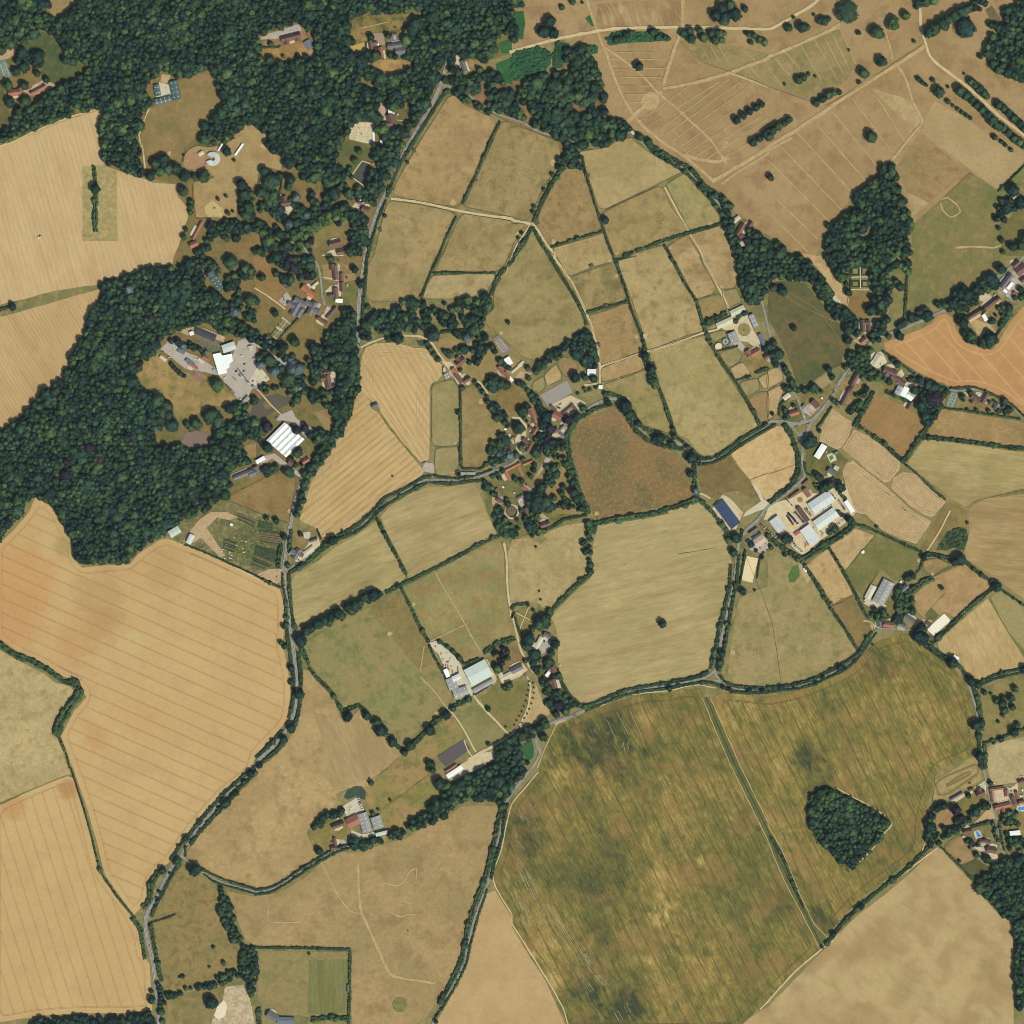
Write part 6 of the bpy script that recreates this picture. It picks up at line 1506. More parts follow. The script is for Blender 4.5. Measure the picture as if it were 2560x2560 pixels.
for kind,style,tile,spec in [
 # north west
 ('house','tile','00','115,700,95,46,-8;155,695,60,28,85'),('cottage','tile','00','290,680,130,30,-28'),('outbuilding','tile','00','225,650,40,24,60'),
 ('stable','green','00','1188,682,84,42,80'),('barn','green','00','1322,682,140,62,79'),('stable','green','00','1232,757,132,44,-14'),
 ('trailer','white','00','1805,1130,105,12,-55'),('shed','white','00','1664,1112,60,10,-58'),('shed','pale','00','1518,1160,40,26,-32'),
 ('long house','tile','00','1490,1740,150,24,-62;1462,1845,62,44,-25'),
 ('mansion','brown','10','265,285,150,44,-14;230,310,50,40,75;310,290,46,36,75'),('garage','slateblue','10','400,340,72,46,60'),('outbuilding','tile','10','408,280,80,18,62'),
 ('mansion','slate','10','1060,345,135,38,-8;1092,388,76,60,-8'),('courtyard house','brown','10','868,342,64,26,82;893,325,44,24,-8;893,375,44,24,-8'),('wing house','tile','10','945,400,82,30,80'),('garden house','slate','10','1045,262,36,24,-10'),
 ('lodge','slate','10','1570,500,85,34,72'),('garage','white','10','1020,842,44,40,-5'),('farmhouse','brown','10','1018,900,70,56,75;1005,935,50,40,-15'),('barn','tile','10','1003,975,60,24,80'),
 ('flat roofed house','dark','10','392,948,72,38,-5;412,930,30,46,85'),('marquee','white','10','888,1040,88,14,88'),('garage','white','10','950,1085,54,14,80'),
 ('garden house','brown','10','228,1535,80,52,-10;215,1505,44,36,80'),('cottage','brown','10','826,1582,58,40,15'),('outbuilding','brown','10','785,1530,38,24,10'),('caravan','white','10','790,1509,24,12,5'),
 ('drive house','brown','10','597,1838,90,42,-15;640,1905,52,40,-10'),('field shelter','shed','10','1195,1138,26,20,60'),('field shelter','shed','10','1660,1355,26,20,60'),('field shelter','shed','10','940,1735,28,20,75'),('garden pavilion','red','10','885,1240,22,18,30'),
 ('lane house','brown','20','1722,1735,100,40,-58;1745,1790,50,34,30'),('studio','pink','20','1740,1842,46,38,20'),('field shelter','shed','20','570,1325,32,24,20'),('barn','shed','20','186,1676,40,32,60'),('field shelter','shed','20','60,1850,50,22,-75'),('shed','pale','20','805,1000,40,18,-20'),('shed','pale','20','912,1003,30,16,50'),
 ('estate house','pink','30','1862,1478,58,30,-40'),('summer house','pale','30','1860,325,24,20,20'),
 # manor and nursery
 ('pavilion','green','01','1645,212,118,58,57'),('nursery cottage','slate','01','1835,1650,150,34,-22;1910,1640,60,50,-22'),
 ('garden shop','metal','N','1043,292,200,118,-19'),('store','slateblue','N','458,522,150,52,35'),('store','orange','N','500,572,150,48,35'),('store','grey','N','535,612,120,30,35'),('workshop','slateblue','N','330,345,110,76,25'),('container','pale','N','50,460,110,44,38'),('container','pale','N','617,495,92,34,38'),('container','red','N','690,462,100,34,28'),('hut','grey','N','842,662,100,30,50'),('ticket hut','grey','N','1298,1088,125,52,-46'),('kiosk','white','N','482,82,60,54,-20'),('shade tunnel','net','N','685,95,330,95,22'),('stall','pale','N','1370,305,62,66,-10'),
 ('manor house','slate','11','300,400,110,46,-60;335,350,96,44,30;330,430,70,44,-60;270,370,60,30,30'),('manor wing','slate','11','425,395,100,42,-60;400,360,60,34,30;450,410,40,60,-60'),('coach house','orange','11','375,250,60,44,35'),('coach house','orange','11','415,285,62,44,30'),('pergola','pale','11','445,218,64,18,-40'),
 ('upper house','brown','11','600,125,110,34,85;580,85,40,40,85'),('garage','brown','11','646,160,58,28,88'),('lower house','brown','11','603,285,82,38,85;572,298,44,30,-5'),('garage','brown','11','652,235,70,28,88'),('pool house','white','11','628,338,52,28,5'),
 ('stable range','brown','11','570,430,110,26,-48'),('stable range','brown','11','500,490,84,26,35'),('forest house','brown','11','545,950,100,46,80;515,925,50,34,-10;575,985,44,30,-10'),('outbuilding','brown','11','540,880,56,32,-5'),
 ('farmhouse','brown','11','1545,800,82,46,-40;1530,780,40,34,50'),('dairy','orange','11','1500,872,52,34,52'),('long barn','brown','11','1530,922,84,34,52'),('barn','brown','11','1592,935,62,30,-30'),('shed','grey','11','1440,905,40,34,60'),('shed','pale','11','1422,860,34,16,80'),('hay shelter','dark','11','895,1127,52,32,-26'),
 ('field shelter','shed','11','1525,1640,40,30,85'),('stable','grey','11','1560,1640,40,18,2'),('stable','grey','11','1622,1640,66,18,2'),('cottage','tile','11','375,1545,56,34,-30'),('cottage','brown','11','265,1560,40,36,25'),('store','white','11','35,1540,72,28,-30'),('cottage','slate','11','5,1622,40,60,-20'),('hut','grey','11','1278,1565,30,14,-30'),
 ('garden cottage','tile','11','1850,862,62,26,55;1895,900,60,24,60'),('glasshouse','white','11','1905,795,60,46,60'),('shed','white','11','1925,930,40,20,50'),('bothy','brown','11','1890,1365,46,30,60'),
 # village
 ('courtyard range','orange','V','234,1268,165,44,63;312,1130,250,40,-27;426,1195,150,44,63;545,1065,160,38,-22'),('row of cottages','tile','V','515,1475,140,44,38'),('cottage','tile','V','600,310,135,70,66;640,405,110,56,78;675,475,80,50,66'),('cottage','tile','V','645,600,100,56,-62;625,665,80,40,-62'),('cottage','brown','V','500,735,74,66,40'),('cottage','brown','V','555,850,120,60,-60;525,810,70,50,30'),('garage','tile','V','205,672,66,52,5'),('house','brown','V','265,765,100,60,62;290,860,100,50,82'),
 ('stable range','brown','V','925,240,115,40,42'),('great barn','tile','V','985,360,145,100,25'),('stable range','brown','V','1135,260,205,46,-40;1245,240,150,44,52'),('coach house','brown','V','1130,335,110,46,42'),('terrace house','slate','V','1035,560,150,38,-48'),('corner house','brown','V','960,580,90,56,-40'),('cottage','slate','V','1050,640,70,46,40'),('lodge','brown','V','520,1795,90,60,70'),('cottage','tile','V','95,1490,80,50,40'),
 ('cottage','brown','V','585,545,62,50,30'),('garage','brown','V','430,805,42,34,20'),('shed','pale','V','735,590,60,36,-20'),('cottage','brown','V','560,772,70,50,20'),('stable','brown','V','450,1420,90,34,40'),('cottage','slate','V','1210,435,52,44,30'),('chapel','slate','V','425,1585,100,50,-30'),('house','brown','V','115,1640,90,56,30'),('garage','tile','V','330,690,44,34,10'),('cottage','brown','V','1060,430,60,44,20'),
 ('potting house','pale','21','20,860,60,16,-40'),('potting house','pale','21','45,840,70,16,-40'),('potting house','pale','21','66,812,50,14,-40'),('flat roofed house','white','21','600,880,62,50,2'),('shed','white','21','668,988,28,26,5'),
 ('stable block','pale','21','1702,415,112,46,-25'),('stable block','pale','21','1605,505,132,44,-25'),('barn','grey','21','1670,615,80,64,68'),('stable block','grey','21','1822,490,100,38,66'),('stable block','slateblue','21','1890,640,110,30,66'),('stable house','tile','21','1825,735,100,44,-30;1790,740,60,40,60'),('field shelter','shed','21','600,75,30,20,-18'),('field shelter','shed','21','710,375,26,20,-18'),('field shelter','pink','21','1000,605,36,16,75'),('field shelter','shed','21','657,670,26,16,80'),('field shelter','shed','21','1075,815,24,14,75'),('field shelter','shed','21','1838,1175,40,16,60'),
 ('barn','blue','22','1625,18,212,84,53'),
 ('woodland house','brown','31','715,530,90,30,85;760,530,84,28,85;738,505,50,30,0'),('coach house','tile','31','720,640,56,34,-40'),('cottage','pale','31','515,335,70,34,50'),('unfinished house','pale','31','822,785,90,56,-60;800,810,50,30,30'),('village house','brown','31','920,875,100,50,22;890,890,40,40,-60'),('village house','brown','31','955,920,60,36,25'),('village house','brown','31','1005,952,58,40,32'),('workshop','white','31','1030,1025,75,42,-62'),('workshop','grey','31','985,1015,70,44,-62'),('workshop','white','31','1066,1068,52,34,35'),('barn','brown','31','1068,1130,60,26,-60'),
 ('terrace','brown','31','652,935,105,34,-60'),('terrace','brown','31','585,1065,140,28,-63;630,1005,60,30,-63'),('inn','brown','31','355,1118,64,44,45'),('garage','slateblue','31','270,1135,32,24,-40'),('cottage','tile','31','195,1185,76,40,-18'),('cottage','pale','31','140,1062,58,34,-40'),('long house','white','31','395,1475,112,46,-58'),('pool house','green','31','510,1485,38,20,-25'),('garage','slate','31','480,1628,62,36,35'),('garage','pale','31','515,1600,34,30,30'),
 ('house','brown','31','1872,62,62,36,-42'),('house','brown','31','1926,178,50,34,-42'),('cottage','tile','31','1870,290,44,26,40'),('cottage','brown','31','1730,330,44,26,-38'),('shed','white','31','1790,265,30,16,40'),('cottage','brown','33','1655,555,42,28,20'),('shed','pale','33','1480,520,26,18,10'),('cottage','tile','33','1880,200,46,26,70'),('cottage','brown','20','1795,1700,60,32,-50'),('garage','pale','20','1695,1655,58,28,-40'),('cottage','brown','21','1925,760,50,36,-30'),
 ('cottage row','brown','31','1672,368,112,34,-38'),('cottage row','brown','31','1560,440,110,28,-32'),('glasshouse','white','31','1635,466,52,28,60'),('village hall','slate','31','1798,190,130,36,-52'),('shed','white','31','1825,226,58,22,-50'),('hamlet house','brown','31','1910,105,84,60,-35'),('lane side house','brown','31','1565,1075,72,46,32;1545,1095,40,30,-58'),('barn','brown','31','1632,1075,80,36,-60'),('garage','slate','31','1722,1135,50,34,-60'),
 # warehouses
 ('warehouse','metal','C','386,788,215,156,53.5'),('warehouse','metal','C','874,951,282,176,54.5'),('warehouse','metal','C','1113,707,376,160,-35'),('warehouse','metal','C','1045,455,375,190,-34'),('office range','brown','C','768,640,250,72,54'),('yard house','tile','C','825,312,135,70,57'),('cart shed','brown','C','635,335,200,34,-36'),('shed','brown','C','805,150,115,30,-42'),('trailer','white','C','1465,522,200,58,56'),('works','pink','C','110,1045,180,125,-36'),('panel roof','dark','C','72,968,160,44,-36'),('panel roof','dark','C','18,885,150,40,-36'),('lorry shed','red','C','680,920,90,50,-36'),('store','pale','C','450,910,70,50,-36'),
 ('field shelter','white','C','1672,1208,44,34,-36'),('caravan','white','C','800,1478,60,26,55'),
 ('riding hall','grey','32','870,605,188,92,-62'),('stable block','pale','32','772,605,108,46,-62'),('stable block','pale','32','758,672,60,26,30'),('cottage','slate','32','840,840,44,34,85'),('cottage row','tile','32','910,850,80,42,5'),('barn','slate','32','1010,852,62,28,25'),('house','slate','32','1066,806,84,36,32'),('bungalow','slate','32','1032,572,54,34,-40'),('stable','shed','32','1212,842,42,28,40'),('field shelter','white','32','1416,1100,44,28,32'),('field shelter','white','32','1475,762,30,14,-35'),('field shelter','shed','32','476,690,24,16,-30'),('stable','shed','32','1222,945,60,24,35'),
 # middle
 ('cottage','brown','22','250,95,72,36,-18'),('farm cottage','slate','22','266,930,54,34,20'),('courtyard farmhouse','pale','22','195,1000,130,32,-62;165,1000,50,34,28'),('farmhouse','slate','22','38,1182,92,44,-28'),('cottage','brown','22','312,1190,46,40,60'),('cottage','brown','22','316,1296,70,40,75;300,1280,40,34,-15'),('shed','white','22','270,1222,40,22,-50'),
 ('barn range','pale','12','1895,1235,120,36,-28;1850,1235,50,34,60'),('depot','mint','12','1678,1210,178,132,-28'),('depot','grey','12','1545,1362,112,72,-18'),('depot','grey','12','1480,1295,90,70,68'),('store','metal','12','1512,1250,62,40,-25'),('store','white','12','1440,1215,62,30,66'),('lean to','grey','12','1716,1312,172,32,-29'),
 ('roadside house','slate','12','308,318,80,40,-60;285,305,50,40,30;335,320,50,30,30'),('garage','dark','12','436,210,56,22,-20'),('annexe','pale','12','402,290,82,30,-38'),('barn','white','13','1500,28,135,34,-33'),('barn','tile','13','1470,0,100,20,-33'),
 ('farm barn','tile','13','732,402,92,78,-26'),('farm shed','grey','13','822,412,150,70,72'),('farm shed','grey','13','915,410,92,76,72'),('lean to','mint','13','950,492,90,24,-14'),('farmhouse','brown','13','620,430,96,34,-20'),('cottage','brown','13','596,555,62,24,80'),('cottage','brown','13','586,602,40,26,-10'),('clubhouse','slateblue','13','225,1905,128,50,2'),('clubhouse annexe','slate','13','125,1872,84,54,32'),('changing hut','green','13','695,1662,55,15,90'),
 ('yard barn','mint','02','1320,150,86,54,-30'),('yard shed','metal','02','1438,205,72,38,-64'),('hut','white','02','1748,96,20,16,30'),
 ('courtyard barn','tile','33','1725,155,108,24,-8'),('courtyard barn','tile','33','1690,215,84,24,84'),('courtyard barn','tile','33','1800,186,48,28,85'),('courtyard house','tile','33','1770,285,122,34,-14;1775,315,40,26,75'),('courtyard barn','brown','33','1850,238,60,34,70'),('lane house','brown','33','1605,190,64,42,-22;1600,170,40,30,68'),('garage','brown','33','1530,160,32,24,-20'),('long shed','dark','33','1420,212,104,20,-30'),('cottage','brown','33','1912,98,50,26,-20'),('cottage','tile','33','1912,258,44,26,-10'),('outbuilding','brown','33','1505,475,62,28,-10'),('pool house','brown','33','1615,550,52,26,-15'),('garden house','brown','33','1685,618,72,44,10'),('glasshouse','white','33','1862,490,78,34,-6'),
 ('hut','grey','12','220,565,14,10,80'),
 ]:
  building(kind,style,tile,spec)

# stone terraces and small garden sheds beside the houses
GSHED={}
for k_,(x,y,L,W,a) in enumerate(HOMES):
  ca,sa=math.cos(a),math.sin(a)
  s_=1 if k_ % 2 else-1
  pw,pd=L*random.uniform(.5,1.0),random.uniform(3,6.5)
  ox=random.uniform(-.2,.2)*L
  q_=[(ox-pw/2,s_*(W/2+.2)),(ox+pw/2,s_*(W/2+.2)),(ox+pw/2,s_*(W/2+pd)),(ox-pw*.1,s_*(W/2+pd+random.uniform(0,3))),(ox-pw/2,s_*(W/2+pd))]
  o=sheet('terrace',[(x+u*ca-v*sa,y+u*sa+v*ca) for u,v in q_],ZR+.03+(k_ % 7)*.003,M[('concrete','yard','yardgrey')[k_ % 3]])
  wl(o,'pale paved terrace of a house near '+near(x,y),x,'terrace',kind='structure')
  if k_ % 2 == 0:
    u,v=random.uniform(-.5,.5)*L,-s_*(W/2+random.uniform(6,12))
    root=empty('garden_shed',(x+u*ca-v*sa,y+u*sa+v*ca,ZF),a)
    wv,wf,rv,rf,T=gable(3.4,2.4,2.0,.5,0,0,0)
    link('wall',pymesh('wall',wv,wf),M['timber'],root); link('roof',pymesh('roof',rv,rf),RM[('shed','pale','grey','white')[k_ // 2 % 4]],root)
    wl(root,'small %s roofed garden shed near %s' % (('dark','cream','grey','white')[k_ // 2 % 4],near(x,y)),x,'shed','garden sheds')

# ---- flat white nursery hall of irregular plan
def flat_hall(name,poly,h,roofm,wallm,label):
  p=P(poly)
  cx=sum(q[0] for q in p)/len(p); cy=sum(q[1] for q in p)/len(p)
  q=[(x-cx,y-cy) for x,y in p]
  if sum(q[i][0]*q[(i+1) % len(q)][1]-q[(i+1) % len(q)][0]*q[i][1] for i in range(len(q)))<0: q.reverse()
  n=len(q)
  root=empty(name,(cx,cy,ZF))
  V=[(x,y,-.5) for x,y in q]+[(x,y,h) for x,y in q]
  link('wall',pymesh('wall',V,[(i,(i+1) % n,n+(i+1) % n,n+i) for i in range(n)]),wallm,root)
  k=1.02
  V=[(x*k,y*k,h+.03) for x,y in q]+[(x*k,y*k,h+.45) for x,y in q]
  ro=link('roof',pymesh('roof',V,[tuple(range(n,2*n))]+[(i,(i+1) % n,n+(i+1) % n,n+i) for i in range(n)]),roofm,root)
  for j in range(5):
    c=bpy.data.objects.new('roof_vent',VENT); COL.objects.link(c); c.parent=ro
    c.location=(-6+j*3,-8+j*4.0,h+.45)
  wl(root,label,cx,'hall')
  BUILD_DISCS.append((cx,cy,18))
flat_hall('sales_hall','N: 800,400 915,375 945,420 1085,390 1100,500 1050,540 1050,595 1005,620 1015,675 890,705',4.6,RM['white'],M['cladding'],'bright white flat roofed hall of the nursery')

# ---- big white roof in parallel spans
def sawtooth():
  c=[pt('11',215,1255),pt('11',365,1385),pt('11',215,1505),pt('11',80,1390)]
  o_=Vector(c[0]); ex=Vector(c[1])-o_; ey=Vector(c[3])-o_
  cen=o_+ex*.5+ey*.5
  root=empty('sawtooth_hall',(cen.x,cen.y,ZF))
  def G(u,v,z): q=o_+ex*u+ey*v-cen; return (q.x,q.y,z)
  W=[G(0,0,-.5),G(1,0,-.5),G(1,1,-.5),G(0,1,-.5),G(0,0,5.4),G(1,0,5.4),G(1,1,5.4),G(0,1,5.4)]
  link('wall',pymesh('wall',W,[(0,1,5,4),(1,2,6,5),(2,3,7,6),(3,0,4,7)]),M['cladding'],root)
  n=5
  for i in range(n):
    a,b=i/n,(i+1)/n
    V=[G(a,-.01,5.42),G(b,-.01,5.42),G((a+b)/2,-.01,7.4),G(a,1.01,5.42),G(b,1.01,5.42),G((a+b)/2,1.01,7.4)]
    ro=link('roof',pymesh('roof_span',V,[(0,3,5,2),(2,5,4,1),(0,2,1),(3,4,5)]),RM['white'],root)
    for j in range(4):
      k=bpy.data.objects.new('roof_vent',VENTL); COL.objects.link(k); k.parent=ro
      k.location=G((a+b)/2,(j+.5)/4,7.35); k.rotation_euler=(0,0,math.atan2(ey.y,ey.x))
  wl(root,'white hall with parallel roof spans beside the crescent pond',cen.x,'hall')
  BUILD_DISCS.append((cen.x,cen.y,30))
VENTL=box_mesh('roof_vent',2.4,.7,.5,.9); VENTL.materials.append(RM['grey'])
sawtooth()

# ---- round segmented roof
def round_barn():
  cx,cy=pt('00',1608,1200)
  root=empty('round_barn',(cx,cy,ZF))
  r0,r1=3.6,13.4
  n=20
  for i in range(n):
    a0=2*math.pi*i/n; a1=2*math.pi*(i+1)/n
    mid=math.degrees((a0+a1)/2) % 360
    if 150<mid<205: continue
    V=[]
    for a in (a0,a1):
      V += [(r0*math.cos(a),r0*math.sin(a),3.9),(r1*math.cos(a),r1*math.sin(a),2.8)]
    am=(a0+a1)/2
    V += [(r0*math.cos(am),r0*math.sin(am),4.5),(r1*math.cos(am),r1*math.sin(am),3.9)]
    link('roof_segment',pymesh('roof_segment',V,[(0,1,5,4),(4,5,3,2),(1,3,5)]),RM['metal'],root)
    w1=[(r1*.97*math.cos(a0),r1*.97*math.sin(a0),-.4),(r1*.97*math.cos(a1),r1*.97*math.sin(a1),-.4),(r1*.97*math.cos(a1),r1*.97*math.sin(a1),2.8),(r1*.97*math.cos(a0),r1*.97*math.sin(a0),2.8)]
    link('wall',pymesh('wall',w1,[(0,1,2,3)]),M['timber'],root)
  wl(root,'round barn with fan of pale metal roof segments',cx,'barn')
  BUILD_DISCS.append((cx,cy,16))
round_barn()

# ---- round courtyard house: a ring of stone wall walk round an inner garden
def ring(name,cx,cy,r0,r1,z0,z1,mat,root,a0=0,a1=360,n=40):
  V,F=[],[]
  for i in range(n+1):
    a=R(a0+(a1-a0)*i/n)
    for r,z in ((r0,z0),(r0,z1),(r1,z1),(r1,z0)):
      V.append((cx+r*math.cos(a),cy+r*math.sin(a),z))
  for i in range(n):
    o=4*i
    for k in range(3):
      F.append((o+k,o+4+k,o+5+k,o+1+k))
  return link(name,pymesh(name,V,F),mat,root)
x,y=pt('V',300,1810)
root=empty('round_house',(x,y,ZF))
ring('outer_wall',0,0,14.0,14.7,-.3,1.4,M['brick'],root,130,440)
ring('terrace',0,0,10.6,13.9,-.3,.25,M['concrete'],root)
ring('inner_wall',0,0,9.6,10.2,-.3,3.0,M['brick'],root)
ring('roof',0,0,6.2,10.4,3.05,3.4,RM['brown'],root,20,250)
wl(root,'circular stone terraced house in the village gardens',x,'house')
BUILD_DISCS.append((x,y,14))
# circular lawns, forecourts and pens
M['lawnring']=gm('ring_lawn',S(150,134,84),S(136,124,76),S(120,112,66),big=12)
def disc(name,tile,x,y,r,z,mat,label,cat,n=48,parent=None):
  cx,cy=pt(tile,x,y); rr=r*unit(tile)
  o=sheet(name,[(cx+rr*math.cos(2*math.pi*i/n),cy+rr*math.sin(2*math.pi*i/n)) for i in range(n)],z,mat)
  wl(o,label,cx,cat,kind='structure')
  return o
ZC=ZR+.06
disc('lawn','21',1752,557,48,ZC,M['lawnring'],'circular lawn in the cream stable yard','lawn')
disc('flower_bed','21',1750,557,9,ZC+.02,M['estate'],'small round bed in the circular lawn','flower bed')
disc('forecourt','10',1180,345,54,ZC,M['yard'],'gravel ring of the round forecourt','forecourt')
disc('forecourt','10',1180,345,42,ZC+.02,plain_mat('fore',S(112,106,100),.08,2),'dark round forecourt of the mansion','forecourt')
disc('flower_bed','10',1180,345,10,ZC+.04,M['lawnring'],'round bed in the dark forecourt','flower bed')
disc('round_lawn','C',725,420,40,ZC,M['lawnring'],'oval lawn inside the warehouse yard','lawn')
disc('round_pond','V',1300,235,30,ZC,M['concrete'],'small round pale paving in the riding yard','paving')
disc('pale_ring','20',1045,762,68,ZF-.004,M['path'],'pale mown disc in the park','mown grass')
disc('pale_ring','20',1612,1092,26,ZF-.004,M['path'],'small worn ring in the park','mown grass')
disc('dark_patch','13',1085,1785,58,ZF-.002,gm('dkp',S(128,122,74),S(112,112,64),S(140,126,80),big=10),'dark green fairy ring in the dry pasture','grass')
def pen(tile,x,y,r,floor,label):
  cx,cy=pt(tile,x,y); rr=r*unit(tile)
  root=empty('round_pen',(cx,cy,ZC))
  n=40
  link('floor',pymesh('floor',[(rr*math.cos(2*math.pi*i/n),rr*math.sin(2*math.pi*i/n),.02) for i in range(n)],[tuple(range(n))]),floor,root)
  ring('rail',0,0,rr-.15,rr+.15,-.2,1.6,M['timber'],root)
  wl(root,label,cx,'pen')
  return root
pen('21',1560,685,29,M['sand'],'cream sanded round horse pen')
r_=pen('21',1613,648,26,plain_mat('wk',S(150,160,164),.06,2),'blue grey covered round horse walker')
link('hub',box_mesh('hub',2.2,3.0,2.2,.7),RM['dark'],r_)
# horse arenas get a rail
def rail(tile_s,label,h=1.3,mat='timber',name='arena_fence',gap=None,inset=0.0):
  p=P(tile_s)
  root=empty(name,(p[0][0],p[0][1],ZF))
  n=len(p)
  for i in range(n):
    a,b=Vector(p[i]),Vector(p[(i+1) % n]); d=b-a
    o=link('rail',box_mesh('rail',d.length,.12,.14),M[mat],root)
    o.location=((a+b)/2).to_3d()-Vector((p[0][0],p[0][1],0)); o.location.z=h-.1; o.rotation_euler=(0,0,math.atan2(d.y,d.x))
    k=max(2,int(d.length/9))
    for j in range(k):
      q=bpy.data.objects.new('post',POST); COL.objects.link(q); q.parent=root
      m_=a.lerp(b,j/k); q.location=(m_.x-p[0][0],m_.y-p[0][1],0); q.scale.z=h
  wl(root,label,p[0][0],'fence')
POST=box_mesh('post',.16,.16,1.0); POST.materials.append(M['timber'])
rail('21: 210,1050 415,935 460,1030 275,1140','timber rail round the grey riding arena')
rail('22: 1770,330 1860,350 1815,535 1730,515','timber rail round the cream sand arena')
rail('32: 1330,765 1380,820 1250,935 1195,885','timber rail round the white sand arena')
rail('12: 1365,1845 1570,1715 1620,1785 1430,1925','timber rail round the dark riding arena')
rail('31: 1390,1020 1440,1050 1400,1150 1340,1130','tall fence round the green grey tennis court',2.8,name='court_fence')
rail('11: 1785,625 1835,595 1925,710 1870,755','tall fence round the purple tennis court',2.8,name='court_fence')
rail('00: -20,460 50,450 95,590 30,605','tall fence round the corner tennis court',2.8,name='court_fence')
# tennis court lines
def court(tile,x,y,ang,label,L=23.8,W=11.0):
  cx,cy=pt(tile,x,y)
  lines=[]
  for sx in (-1,1):
    lines.append(([(sx*L/2,-W/2),(sx*L/2,W/2)],.35)); lines.append(([(-L/2,sx*W/2),(L/2,sx*W/2)],.35)); lines.append(([(sx*6.4,-W*.375),(sx*6.4,W*.375)],.3)); lines.append(([(-L/2,sx*W*.375),(L/2,sx*W*.375)],.3))
  lines.append(([(0,-W/2-.5),(0,W/2+.5)],.3)); lines.append(([(-6.4,0),(6.4,0)],.3))
  V,F=[],[]
  for i,(p,wd) in enumerate(lines):
    v,f=ribbon_arrays(p,wd,i*.003); o_=len(V); V += v; F += [tuple(o_+q for q in ff) for ff in f]
  o=link('court_lines',pymesh('court_lines',V,F),M['paint']); o.location=(cx,cy,ZC); o.rotation_euler=(0,0,-R(ang))
  wl(o,label,cx,'court lines',kind='structure')
court('31',1390,1085,-68,'white lines of the green grey tennis court')
court('11',1853,675,52,'faint lines of the purple tennis court')
court('00',38,528,70,'white lines of the corner tennis court')

# ------------------------------------------------------------------ gardens: parterres, beds, allotment rows
M['box_hedge']=leaf_mat('box_hedge',[(0.03,0.065,0.024,1),(0.045,0.085,0.03,1)])
M['gravelpath']=plain_mat('garden_gravel',S(212,198,160),.08,1.5)
M['soil']=plain_mat('garden_soil',S(120,100,76),.2,1.0)
def beds(root_name,tile,quads,label,cat,h=.6,mat='box_hedge'):
  p0=pt(tile,*quads[0][0])
  root=empty(root_name,(p0[0],p0[1],ZC))
  for q in quads:
    c=[Vector(pt(tile,*v))-Vector(p0) for v in q]
    m_=sum(c,Vector((0,0)))/len(c)
    n=len(c)
    for k0,k1,hh,mt in ((1.0,.78,h,mat),(.6,.0,h*.5,'soil')):
      if k1>0:
        V=[(*(m_+(v-m_)*k0),-.2) for v in c]+[(*(m_+(v-m_)*k0),hh) for v in c]+[(*(m_+(v-m_)*k1),hh) for v in c]+[(*(m_+(v-m_)*k1),-.2) for v in c]
        F=[(r*n+i,r*n+(i+1) % n,(r+1)*n+(i+1) % n,(r+1)*n+i) for r in range(3) for i in range(n)]
        link('clipped_border',pymesh('clipped_border',V,F),M[mt],root)
      else:
        V=[(*(m_+(v-m_)*k0),.05) for v in c]
        link('bed',pymesh('bed',V,[tuple(range(n))]),M['lawnring'],root)
  wl(root,label,p0[0],cat)
def lerp4(q,u,v):
  a=Vector(q[0]).lerp(Vector(q[1]),u); b=Vector(q[3]).lerp(Vector(q[2]),u)
  return tuple(a.lerp(b,v))
def grid_quads(q,us,vs,g=.03):
  out=[]
  for (u0,u1) in us:
    for (v0,v1) in vs:
      out.append([lerp4(q,u0,v0),lerp4(q,u1,v0),lerp4(q,u1,v1),lerp4(q,u0,v1)])
  return out
beds('parterre','11',grid_quads([(200,462),(275,518),(172,640),(100,600)],[(.08,.44),(.56,.92)],[(.06,.26),(.29,.46),(.56,.72),(.75,.94)]),'clipped box parterre below the manor','parterre')
beds('parterre','31',grid_quads([(622,80),(765,75),(768,240),(625,245)],[(.06,.46),(.56,.95)],[(.05,.42),(.66,.96)]),'hedged parterre garden inside the triangular wood','parterre',.8)
beds('kitchen_garden','30',grid_quads([(1640,70),(1690,40),(1770,160),(1700,210)],[(.05,.3),(.38,.62),(.7,.95)],[(.05,.2),(.26,.4),(.46,.6),(.66,.8),(.85,.97)]),'kitchen garden of small beds in the top right wood','kitchen garden',.5)
beds('walled_garden','10',grid_quads([(980,235),(1055,230),(1060,275),(985,280)],[(.05,.45),(.55,.95)],[(.1,.45),(.55,.9)]),'small box garden behind the forecourt mansion','garden')
def path_cross(tile,segs,wd,label):
  o=ribbon('garden_path',[(smooth([pt(tile,*a),pt(tile,*b)],4),wd) for a,b in segs],ZC+.01,M['gravelpath'],.1)
  wl(o,label,pt(tile,*segs[0][0])[0],'path',kind='structure')
path_cross('31',[((695,85),(698,262)),((622,160),(765,158)),((622,252),(770,250))],1.8,'pale paths of the woodland parterre')
path_cross('22',[((30,760),(165,830)),((125,720),(60,880))],1.4,'crossing paths of the walled lawn')

path_cross('10',[((605,1220),(640,1275)),((640,1275),(720,1325)),((720,1325),(800,1215)),((800,1215),(865,1235)),((735,1345),(808,1398))],1.6,'stone edging round the dark garden pool')
path_cross('10',[((1060,905),(1160,920))],1.0,'garden path across the olive lawn')
